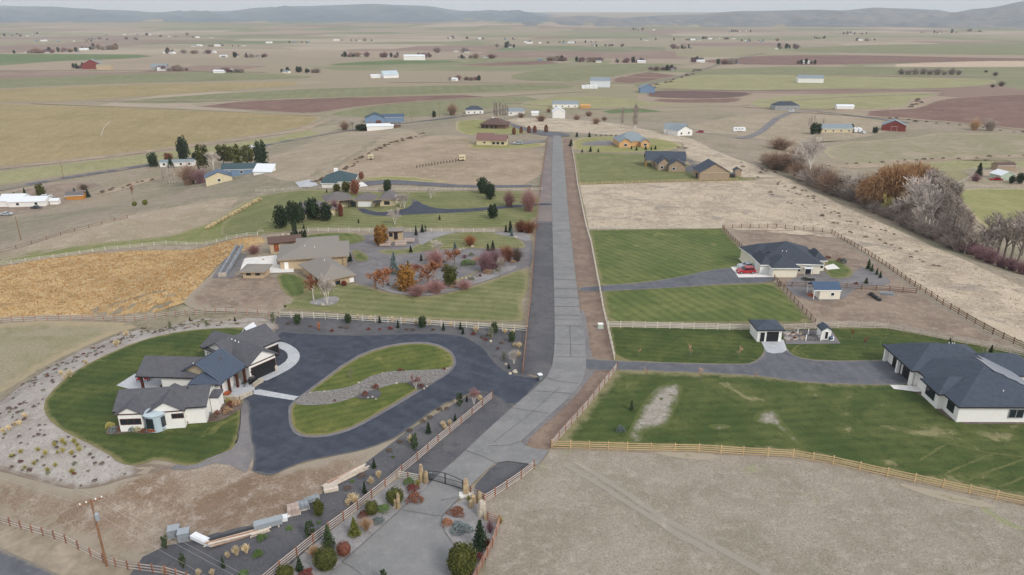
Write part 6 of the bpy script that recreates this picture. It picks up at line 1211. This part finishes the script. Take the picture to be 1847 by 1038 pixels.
# river rock: too many stones to count, one piece of stuff lying in the bed
RB=[G(*p)[:2] for p in [(532,727),(545,717),(560,710),(600,707),(640,699),(665,683),(700,673),(742,671.5),(800,669),(814,665),(804,674),(770,697),(750,695),(735,690.5),(700,696),(675,705),(652,713),(615,726),(580,732),(540,732)]]
rb=MB(); xs=[p[0] for p in RB]; ys=[p[1] for p in RB]; n=0
tmp=[rockmesh(40+i,.6) for i in range(4)]; random.seed(11)
while n<2600:
    x,y=rnd(min(xs),max(xs)),rnd(min(ys),max(ys))
    if not inpoly(x,y,RB): continue
    n+=1; q=tmp[n%4]; s_=rnd(.14,.42); i=len(rb.v); a=rnd(0,6.28); ca,sa=math.cos(a)*s_,math.sin(a)*s_; z=ztop(x,y)-.03
    rb.v+=[(x+u*ca-v*sa,y+u*sa+v*ca,z+w_*s_) for u,v,w_ in q.v]; rb.f+=[tuple(k+i for k in f) for f in q.f]
ro=rb.build('river_rock','stone_grey'); tag(ro,'loose pale river rocks filling the dry stream across the lawn island','rocks',kind='stuff')
# ------------------------------------------------------------ entry gate, pillars, marker stones
def column_stone(name,label,px,py,hpx,wpx,cat='pillar',lean=0.0,group=None,mat='stone_tan'):
    g=GT(px,py); k=depth(g)/FPX; h=hpx*k/.9; r=wpx*k/2; random.seed(int(px*7+py)); b=MB(); n=6
    R_=[(0,-.2,1.1),(1,h*.25,1.05),(2,h*.6,.97),(3,h*.88,.9),(4,h,.62)]
    an=[6.283*i/n+rnd(-.15,.15) for i in range(n)]; rr=[rnd(.85,1.12) for _ in range(n)]
    for _,z,q in R_:
        for i in range(n): b.v.append((r*q*rr[i]*math.cos(an[i])+lean*z,r*q*rr[i]*math.sin(an[i]),z+(rnd(-.12,.12)*r if z>h*.8 else 0)))
    for j in range(4):
        for i in range(n): m=(i+1)%n; b.f.append((j*n+i,j*n+m,(j+1)*n+m,(j+1)*n+i))
    b.f.append(tuple(range(4*n,5*n))); return tag(b.build(name,mat,None,g),label,cat,group)
column_stone('stone_pillar','taller sandstone column at the left end of the entry gate',760,869,31,9); column_stone('stone_pillar','shorter sandstone column leaning on the left gate column',768.5,872,22,9,lean=.03)
column_stone('stone_pillar','sandstone column with black keypad at the right end of the entry gate',840,892,30,10); column_stone('stone_pillar','upright sandstone column behind the pale slab rock',865,909,23,9); column_stone('stone_pillar','low sandstone stub right of the gate, upper one',854,908,15,12); column_stone('stone_pillar','low sandstone stub right of the gate, lower one',849,916,13,10)
column_stone('stone_slab','pale pointed slab rock at the corner of the right bed',868,929,26,17,'rock',.06,mat='stone_pale'); column_stone('stone_pillar','small tan stone block below the pale slab rock',876,938,9,9,'rock')
column_stone('stone_marker','tall sandstone marker with a hollow top before the broad clipped yew',719,918,29,7,'marker'); column_stone('stone_marker','short sandstone stump beside the tall marker',713.5,917,16,7,'marker'); boulder(711,917,7,'pale round stone at the foot of the tall marker')
a=GT(772.5,866); bq=GT(835,884); dx,dy=bq[0]-a[0],bq[1]-a[1]; L=math.hypot(dx,dy); t=thing('entry_gate','black arched iron gate across the entry drive','gate',a,math.atan2(dy,dx))
hh=lambda x: 1.25+.45*math.sin(math.pi*x/L)
def bar(nm,p,q,r): b=MB(); b.tube(p,q,r,r,6); b.build(nm,'steel_black',t)
n=12
for k in range(n): x0,x1=L*k/n,L*(k+1)/n; bar('top_rail',(x0,0,hh(x0)+.12),(x1,0,hh(x1)+.12),.05)
bar('lower_rail',(0,0,.14),(L,0,.14),.05); bar('middle_rail',(0,0,1.05),(L,0,1.05),.035)
for x in (0.03,L*.5,L-.03): bar('stile',(x,0,.1),(x,0,hh(x)+.12),.07 if x!=L*.5 else .09)
for k in range(1,30):
    x=L*k/30
    if abs(x-L/2)>.1: bar('picket',(x,0,.14),(x,0,1.05),.014)
o=MB(); o.box((0,0,.35),(.5,.6,.9)); tag(o.build('gate_motor','plastic_grey',None,GT(776,863)),'pale grey gate motor box beside the left gate column','gate motor')
b=MB(); b.box((0,0,.05),(2.0,1.3,.1)); b.box((0,0,.14),(1.9,1.2,.08)); tag(b.build('footing','concrete_white',None,GT(841,894)),'pale concrete footing under the keypad column','footing')
# ------------------------------------------------------------ utility poles and wires
def upole(label,px,py,h,full=True):
    g=G(px,py); t=thing('utility_pole',label,'utility pole',g); b=MB(); b.tube((0,0,-.5),(0,0,h),.15,.1,8); b.build('shaft','pole_wood',t)
    if full:
        a=R(38); u=(math.cos(a),math.sin(a))
        b=MB(); b.box((0,0,h-.35),(2.5,.1,.14),a); b.build('crossarm','pole_wood',t)
        for k in (-1.15,-.5,.5,1.15): b=MB(); b.lathe([(.05,h-.28),(.09,h-.2),(.06,h-.05)],8,(u[0]*k,u[1]*k)); b.build('insulator','trim_white',t)
        b=MB(); b.lathe([(.05,h-2.9),(.27,h-2.85),(.27,h-2.0),(.2,h-1.9)],12,(.38,-.15)); b.build('transformer','steel_grey',t)
    return g,h
g,h=upole('wooden utility pole with crossarm and transformer beside the country road',193,1022,10.0)
u=(math.cos(R(38)),math.sin(R(38)))
def wire(label,a,b,sag,r=.009):
    m=MB(); n=14; P=[Vector(a)+(Vector(b)-Vector(a))*(i/n)-Vector((0,0,4*sag*(i/n)*(1-i/n))) for i in range(n+1)]
    for p,q in zip(P,P[1:]): m.tube(p,q,r,r,4,False)
    tag(m.build('power_wire','wire'),label,'wire','power wires of the roadside pole')
for k in (-1.15,.5,1.15):
    s_=(g[0]+u[0]*k,g[1]+u[1]*k,g[2]+h-.1); wire('thin power wire running from the pole across the gravel bed',s_,(s_[0]+62,s_[1]-34,s_[2]-1.5),1.0)
    wire('thin power wire running from the pole to the left',s_,(s_[0]-70,s_[1]+34,s_[2]-3),1.0)
for k in (-1.15,-.1): s_=(g[0]+u[0]*k,g[1]+u[1]*k,g[2]+h-.2-(1.6 if k>-1 else 0)); wire('thin power wire running from the pole over the country road',s_,(s_[0]-30,s_[1]-24,s_[2]-1),.5)
upole('slim bare pole on the dry bank below the farmyard',38,433,8,False); upole('slim pole beside the country road on the left plain',115,322,9,False); upole('slim pole near the pale blue workshop',742,221,9,False); upole('tall pale pole behind the pale blue workshop',793,213,14,False)
# ------------------------------------------------------------ vehicles
def car(name,label,cat,px,py,ang,paint,L=4.6,Wd=1.85,Hh=1.7,suv=True,group=None,sc=1.0):
    g=GT(px,py); t=thing(name,label,cat,(g[0],g[1],g[2]),R(ang),(sc,sc,sc),group)
    pr=[(-L/2,.35),(-L/2,.95),(-L/2+.25,1.0),(-L/2+.5 if suv else -L/2+1.0,Hh-.08 if suv else 1.0),(-L/2+.75 if suv else -L/2+1.5,Hh),(L*.08,Hh),(L*.24,1.02),(L/2-.2,.92),(L/2,.7),(L/2,.35)]
    b=MB(); n=len(pr)
    for s_ in (-1,1):
        for x,z in pr: q=Wd/2*(1 if z<1.05 else .86); b.v.append((x,s_*q,z))
    b.f.append(tuple(range(n))); b.f.append(tuple(range(2*n-1,n-1,-1)))
    for i in range(n): j=(i+1)%n; b.f.append((j,i,n+i,n+j))
    b.build('body',paint,t)
    z0,z1=1.05,Hh-.12; xa=-L/2+(.55 if suv else 1.35); xb=L*.2
    for s_ in (-1,1):
        for k0,k1 in ((0,.3),(.33,.64),(.67,1)):
            x0,x1=xa+(xb-xa)*k0,xa+(xb-xa)*k1; tx=x1 if k1<1 else x1-.32
            y0=s_*(Wd/2+.012); y1=s_*(Wd/2*.885+.02); b=MB(); b.poly([(x0,y0,z0),(x1,y0,z0),(tx,y1,z1),(x0+(.1 if k0==0 else 0),y1,z1)][::-s_]); b.build('side_window','glass',t)
    b=MB(); yy=Wd/2*.8; b.poly([(L*.235+.02,-yy,1.07),(L*.235+.02,yy,1.07),(L*.09+.03,yy*.95,Hh-.05),(L*.09+.03,-yy*.95,Hh-.05)]); b.build('windshield','glass',t)
    b=MB(); b.poly([(-L/2+.22 if suv else -L/2+1.0,yy,1.1),(-L/2+.22 if suv else -L/2+1.0,-yy,1.1),(-L/2+.45 if suv else -L/2+1.4,-yy,Hh-.12),(-L/2+.45 if suv else -L/2+1.4,yy,Hh-.12)]); b.build('rear_window','glass',t)
    for x in (-L*.31,L*.32):
        for s_ in (-1,1):
            b=MB(); b.tube((x,s_*(Wd/2-.2),.36),(x,s_*(Wd/2+.02),.36),.36,.36,14); w_=b.build('wheel','tyre',t); b=MB(); b.tube((x,s_*(Wd/2),.36),(x,s_*(Wd/2+.035),.36),.22,.2,10); b.build('rim','steel_grey',w_)
    for s_ in (-1,1):
        b=MB(); b.box((L/2,s_*Wd*.36,.74),(.06,.4,.16)); b.build('headlight','trim_white',t); b=MB(); b.box((-L/2,s_*Wd*.4,.85),(.06,.22,.3)); b.build('taillight','red_cloth',t)
    return t
car('parked_car','red sport utility car parked on the white concrete pad','car',1345,494,184,'car_red')
car('parked_car','silver car parked behind the red one on the concrete pad','car',1347,485,182,'car_silver',4.7,1.85,1.5,False)
car('parked_car','pale pickup like car beside the brick roofed ranch','car',934,261,185,'car_silver',5.4,1.9,1.8)
car('parked_car','white car driving on the narrow valley road','car',455,267,14,'car_white',4.8,1.9,1.5,False); car('parked_car','blue car parked behind the farm annex','car',90,360,20,'car_blue',5,1.9,1.7); car('parked_car','silver car parked below the farm cottage','car',12,389,10,'car_silver',5,1.9,1.5,False); car('parked_car','dark car parked at the back of the farm cottage','car',8,361,10,'car_dark',5,1.9,1.6); car('parked_car','white car beside the farmyard pump house','car',84,357,25,'car_white',5,1.9,1.6); car('parked_car','dark car in front of the white farm annex','car',66,377,8,'car_dark',4.5,1.8,1.5,False)
car('parked_car','red car parked by the pale green shed','car',1796,326,175,'car_red',6.5,2,1.6,False); car('parked_car','white car before the dark slate house','car',1428,202,190,'car_white',5.5,2,1.7); car('parked_car','dark pickup beside the wide tan garage','car',1321,319,80,'car_dark',5,1.9,1.7); car('parked_car','red tractor like car near the house below the crest','car',1262,240,170,'car_red',5.5,2,1.9); car('parked_car','dark car before the cream house with the porch','car',376,327,20,'car_dark',5,1.9,1.6)
def trailer(label,px,py,L,Hh,ang,group=None,mat='car_white',nose=True):
    g=GT(px,py); t=thing('trailer',label,'trailer',g,R(ang),None,group); b=MB(); pr=[(-L/2,.5),(-L/2,Hh),(L/2-.6,Hh),(L/2,Hh*.62),(L/2,.5)] if nose else [(-L/2,.5),(-L/2,Hh),(L/2,Hh),(L/2,.5)]; n=len(pr)
    for s_ in (-1,1):
        for x,z in pr: b.v.append((x,s_*1.2,z))
    b.f.append(tuple(range(n))); b.f.append(tuple(range(2*n-1,n-1,-1)))
    for i in range(n): j=(i+1)%n; b.f.append((j,i,n+i,n+j))
    b.build('body',mat,t)
    for k in (-.3,-.05,.2): 
        b=MB(); b.box((k*L,-1.21,Hh*.66),(L*.14,.04,.6)); b.build('window','glass',t)
    for x in (-L*.1,L*.12):
        for s_ in (-1,1): b=MB(); b.tube((x,s_*.95,.4),(x,s_*1.22,.4),.4,.4,10); b.build('wheel','tyre',t)
trailer('white bus shaped trailer alone on the brown meadow',1333,238,9.5,3.4,3)
trailer('white motor home beside the sage house, next to its twin',1541,239,8,3.3,80,'motor homes by the sage house'); trailer('white motor home beside the sage house, next to its twin',1549,239,8,3.3,80,'motor homes by the sage house'); car('parked_car','white pickup beside the motor homes','car',1556,241,95,'car_white',5.4,2,1.8)
trailer('small white hut trailer on the brown meadow',833,290,3.2,2.6,20,mat='wall_beige',nose=False); trailer('tiny pale hut on the brown meadow slope',669,288,2.6,2.2,10,mat='wall_beige',nose=False); trailer('white box trailer between the barn and the trailer shed',703,231,7,3,5,mat='car_white',nose=False)
# ------------------------------------------------------------ stacks and small things
def pile(label,cat,px,py,ang,items,name):
    g=GT(px,py); t=thing(name,label,cat,g,R(ang))
    for nm,c,d,mt,rz in items: b=MB(); b.box(c,d,rz); b.build(nm,mt,t)
def boards(n,L,mat,w_=.25,spread=1.0): return [('plank',(rnd(-.3,.3)*L*.2,rnd(-.5,.5)*spread,.08+.1*(i%4)+.04*i/n),(L*rnd(.7,1),w_,.09),mat,rnd(-.06,.06)) for i in range(n)]
random.seed(31)
pile('long pile of pale lumber at the edge of the dirt lot','lumber',625,862,46,boards(12,7.5,'pale_wood')+boards(4,6,'rail_cedar'),'lumber_pile')
pile('square stack of pale boards below the long lumber pile','lumber',597,884,20,[('plank',(0,-.6+.24*i,.1+.12*j),(1.9,.22,.11),'pale_wood',rnd(-.02,.02)) for i in range(6) for j in range(4)],'board_stack')
pile('pinkish pallet of blocks beside the rounded conifer','pallet',530,926,20,[('block',(-.5+.5*i,-.45+.45*j,.3+.3*k),(.47,.42,.28),'pink_block',0) for i in range(3) for j in range(3) for k in range(3)]+[('pallet_base',(0,0,.08),(1.7,1.4,.14),'pale_wood',0)],'block_pallet')
pile('grey pallet of blocks next to the pinkish pallet','pallet',546,917,22,[('block',(-.5+.5*i,-.45+.45*j,.3+.3*k),(.47,.42,.28),'grey_block',0) for i in range(3) for j in range(3) for k in range(2)]+[('pallet_base',(0,0,.08),(1.7,1.4,.14),'pale_wood',0)],'block_pallet')
pile('low grey stack nearest the stake in the gravel','pallet',562,905,35,[('block',(-.7+.5*i,-.2+.4*j,.2+.25*k),(.47,.38,.24),'grey_block',0) for i in range(4) for j in range(2) for k in range(2)],'block_stack')
pile('white wrapped bundle beside the long grey block','bundle',508,939,15,[('bundle',(0,0,.25),(1.5,.9,.5),'white_wrap',0),('bundle',(.6,.5,.15),(1.1,.6,.3),'white_wrap',.4)],'wrapped_bundle')
pile('long grey block of stacked sheets on timbers','stack',484,951,24,[('sheet_stack',(0,0,.55),(3.4,1.0,.7),'grey_block',0),('timber_bearer',(-1.2,0,.1),(.2,1.3,.2),'pale_wood',0),('timber_bearer',(1.2,0,.1),(.2,1.3,.2),'pale_wood',0),('lid_sheet',(.1,0,.93),(3.5,1.05,.05),'steel_grey',.01)],'sheet_stack')
pile('loose pile of red and white trusses beside the grey stack','lumber',420,972,24,boards(9,6.5,'pale_wood')+boards(8,6.5,'rail_cedar',.15,1.6)+[('ladder',(0,.2,.55),(5.2,.4,.08),'steel_black',.02)],'truss_pile')
pile('long white boat shaped bundle beside the two grey crates','bundle',367,979,-28,[('bundle',(0,0,.35),(3.6,.9,.5),'white_wrap',0),('bundle',(.2,0,.65),(3.0,.6,.2),'white_wrap',0),('timber_bearer',(.9,0,.06),(.2,1.3,.16),'pale_wood',0)],'long_bundle')
for lb,x,y in (('grey slatted crate left of its twin on the dirt lot',315,967),('grey slatted crate right of its twin on the dirt lot',333,973)):
    pile(lb,'crate',x,y,18,[('slat',(0,-.55+.22*i,.12+.24*k),(1.35,.18,.2),'grey_block',0) for i in range(6) for k in range(5)]+[('lid_sheet',(0,0,1.25),(1.42,1.3,.05),'steel_grey',0)],'slatted_crate')
pile('pale loose boards below the truss pile','lumber',470,962,30,boards(6,3,'pale_wood'),'lumber_pile')
# bins, boxes, beds
g=GT(974,687); t=thing('wheeled_bin','grey wheeled bin with a pale lid at the driveway mouth','bin',g,R(20)); b=MB(); b.v=[(-.26,-.3,.08),(.26,-.3,.08),(.26,.3,.08),(-.26,.3,.08),(-.34,-.38,1.1),(.34,-.38,1.1),(.34,.38,1.1),(-.34,.38,1.1)]; b.f=[(3,2,1,0),(4,5,6,7),(0,1,5,4),(1,2,6,5),(2,3,7,6),(3,0,4,7)]; b.build('body','plastic_grey',t); b=MB(); b.box((0,.02,1.15),(.76,.84,.1)); b.build('lid','white_wrap',t)
for s_ in (-1,1): b=MB(); b.tube((s_*.25,.36,.13),(s_*.33,.36,.13),.13,.13,10); b.build('wheel','tyre',t)
g=GT(1083,592); t=thing('utility_box','pale green utility box on the brown dirt verge','utility box',g); b=MB(); b.box((0,0,.45),(1.0,.8,.9)); b.build('cabinet','wall_green',t); b=MB(); b.box((0,0,.93),(1.08,.88,.08)); b.build('lid','trim_white',t); b=MB(); b.box((0,0,.02),(1.3,1.1,.12)); b.build('base','concrete',t)
for i,(x,y) in enumerate(((1419,604),(1430,604),(1442,604),(1420,613),(1433,613),(1448,612))):
    g=GT(x,y); t=thing('raised_bed',('empty raised timber bed','raised bed with dry stalks','raised bed with dark netting')[i%3]+' in the gravel yard by the coop','raised bed',g,.5,None,('empty beds','stalk beds','netted beds')[i%3]+' by the coop')
    for a_,c,d in (('board',(0,-.36,.16),(1.3,.06,.32)),('board',(0,.36,.16),(1.3,.06,.32)),('board',(-.65,0,.16),(.06,.72,.32)),('board',(.65,0,.16),(.06,.72,.32))): b=MB(); b.box(c,d); b.build(a_,'rail_grey',t)
    b=MB(); b.box((0,0,.13),(1.24,.68,.2)); b.build('soil',('grey_block','soil','wall_taupe')[i%3],t)
    if i%3==1: plant('dry_stalks','dry brown stalks in a raised bed by the coop','plant','low','rust',0,0,0,1.0,'dry stalks',world=(g[0],g[1],g[2]+.2),h=.5)
g=GT(1498,614); t=thing('grill','blue grey covered drum beside the coop','drum',g); b=MB(); b.lathe([(.3,0),(.5,.25),(.5,.6),(.25,.85)],14); b.build('drum','roof_blue',t); b=MB(); b.tube((.5,0,.5),(.8,0,.5),.04,.04,6); b.build('handle','steel_black',t)
# stone seat walls of the entry court, patio furniture, gas grill
for lb,pts in (('low pale stone wall along the entry court',[(398,722),(432,722),(455,712)]),('pale stone pier and wall by the garage walk',[(458,700),(466,694),(474,690)])):
    P=[GT(*p) for p in pts]; t=thing('stone_wall',lb,'wall',P[0])
    for a_,b_ in zip(P,P[1:]):
        L=math.hypot(b_[0]-a_[0],b_[1]-a_[1]); n=max(2,int(L/.6)); an=math.atan2(b_[1]-a_[1],b_[0]-a_[0])
        for k in range(n):
            for r_ in range(2): q=(k+.5)/n; b=MB(); b.box((a_[0]+(b_[0]-a_[0])*q-P[0][0],a_[1]+(b_[1]-a_[1])*q-P[0][1],.17+.34*r_),(L/n*rnd(.9,.98),.5*rnd(.92,1.06),.33),an); b.build('stone','stone_pale',t)
g=GT(456,693); t=thing('gas_grill','black gas grill beside the stone pier','grill',g,.6); b=MB(); b.box((0,0,.45),(1.3,.6,.8)); b.build('cabinet','steel_black',t); b=MB(); b.tube((-.5,0,.95),(.5,0,.95),.32,.32,10); b.build('hood','steel_black',t)
g=GT(410,716); t=thing('fire_bowl','round rust coloured fire bowl on the entry court','fire bowl',g); b=MB(); b.lathe([(.35,0),(.3,.25),(.75,.55),(.7,.6),(.2,.35)],14); b.build('bowl','rust',t)
for i,(x,y) in enumerate(((251,689),(266,688),(271,685))):
    g=GT(x,y); t=thing('patio_chair','red patio chair under the farmhouse great room roof','chair',g,i*1.3,None,'red patio chairs')
    b=MB(); b.box((0,0,.42),(.6,.6,.1)); b.build('seat','red_cloth',t); b=MB(); b.box((0,.28,.75),(.6,.1,.65)); b.build('backrest','red_cloth',t)
    for sx in (-.26,.26):
        for sy in (-.26,.26): b=MB(); b.box((sx,sy,.2),(.06,.06,.4)); b.build('leg','steel_black',t)
# long stone bench by the gravel court
P=[GT(402,500),GT(435,458)]; dx,dy=P[1][0]-P[0][0],P[1][1]-P[0][1]; L=math.hypot(dx,dy); t=thing('long_wall','long pale stone trough wall beside the pool gravel court','wall',P[0],math.atan2(dy,dx))
for k in range(12):
    for s_ in (-.75,.75): b=MB(); b.box((L*(k+.5)/12,s_,.4),(L/12*.985,.3,1.0),0); b.build('block','grey_block',t)
b=MB(); b.box((-.1,0,.45),(.4,2.0,1.1)); b.build('end_block','stone_pale',t); b=MB(); b.box((L/2,0,.1),(L,1.2,.3)); b.build('bed','gravel_mid',t)
# irrigation pipe on the hay field, low white fence, hay stack
P=[GT(183,247),GT(187,233),GT(199,220)]; t=thing('irrigation_pipe','bent white irrigation pipe lying on the olive hay field','pipe',P[0])
for a_,b_ in zip(P,P[1:]): b=MB(); b.tube(Vector(a_)-Vector(P[0])+Vector((0,0,.4)),Vector(b_)-Vector(P[0])+Vector((0,0,.4)),.28,.28,6); b.build('pipe_length','pale_wood',t)
fence('low white fence round the brown yard with the pale green shed',[(1716,337),(1756,316)],3,1.4,3,'rail_white','rail_white',False); fence('long low white fence below the pale green shed',[(1718,337),(1780,339),(1860,342)],3,1.2,3,'rail_white','rail_white',False)
g=GT(1064,160); t=thing('hay_stack','white tarped hay stack beside the tall metal barn','hay stack',g)
for k in range(4): b=MB(); b.box((-8+5*k,0,2),(4.6,6,4+k%2)); b.build('bale_block','white_wrap',t)
# black silage bags and scrap beside the cream shed
for i in range(4):
    g=GT(1571+i*4.5,533+i*3.2); o=tag(obj('silage_bag',RK[i%4],None,(g[0],g[1],g[2]-.05),.6*i,(1.5,1.1,1.1)),'black plastic bag in the row on the dirt paddock','bag','black bags on the dirt paddock')
    me=o.data.copy(); me.materials.clear(); me.materials.append(MATS['steel_black']); o.data=me
pile('loose grey scrap boards beside the black bags','scrap',1600,532,-10,boards(8,3.2,'grey_block',.3,2.2),'scrap_pile')
# ------------------------------------------------------------ air: one even haze box round everything, sky outside
b=MB(); b.box((0,8000,190),(30000,24000,460))
hz=b.mesh('haze','seal'); hz.materials.clear()
hm=bpy.data.materials.new('haze_air'); hm.use_nodes=True; t=hm.node_tree
for n in list(t.nodes):
    if n.type!='OUTPUT_MATERIAL': t.nodes.remove(n)
pv=t.nodes.new('ShaderNodeVolumePrincipled'); pv.inputs['Color'].default_value=(0.91,0.955,1.0,1); pv.inputs['Density'].default_value=7e-5; pv.inputs['Anisotropy'].default_value=0.0
t.links.new(pv.outputs[0],[n for n in t.nodes if n.type=='OUTPUT_MATERIAL'][0].inputs['Volume']); hz.materials.append(hm)
tag(obj('haze',hz),'pale blue haze filling the valley air','haze',kind='stuff')
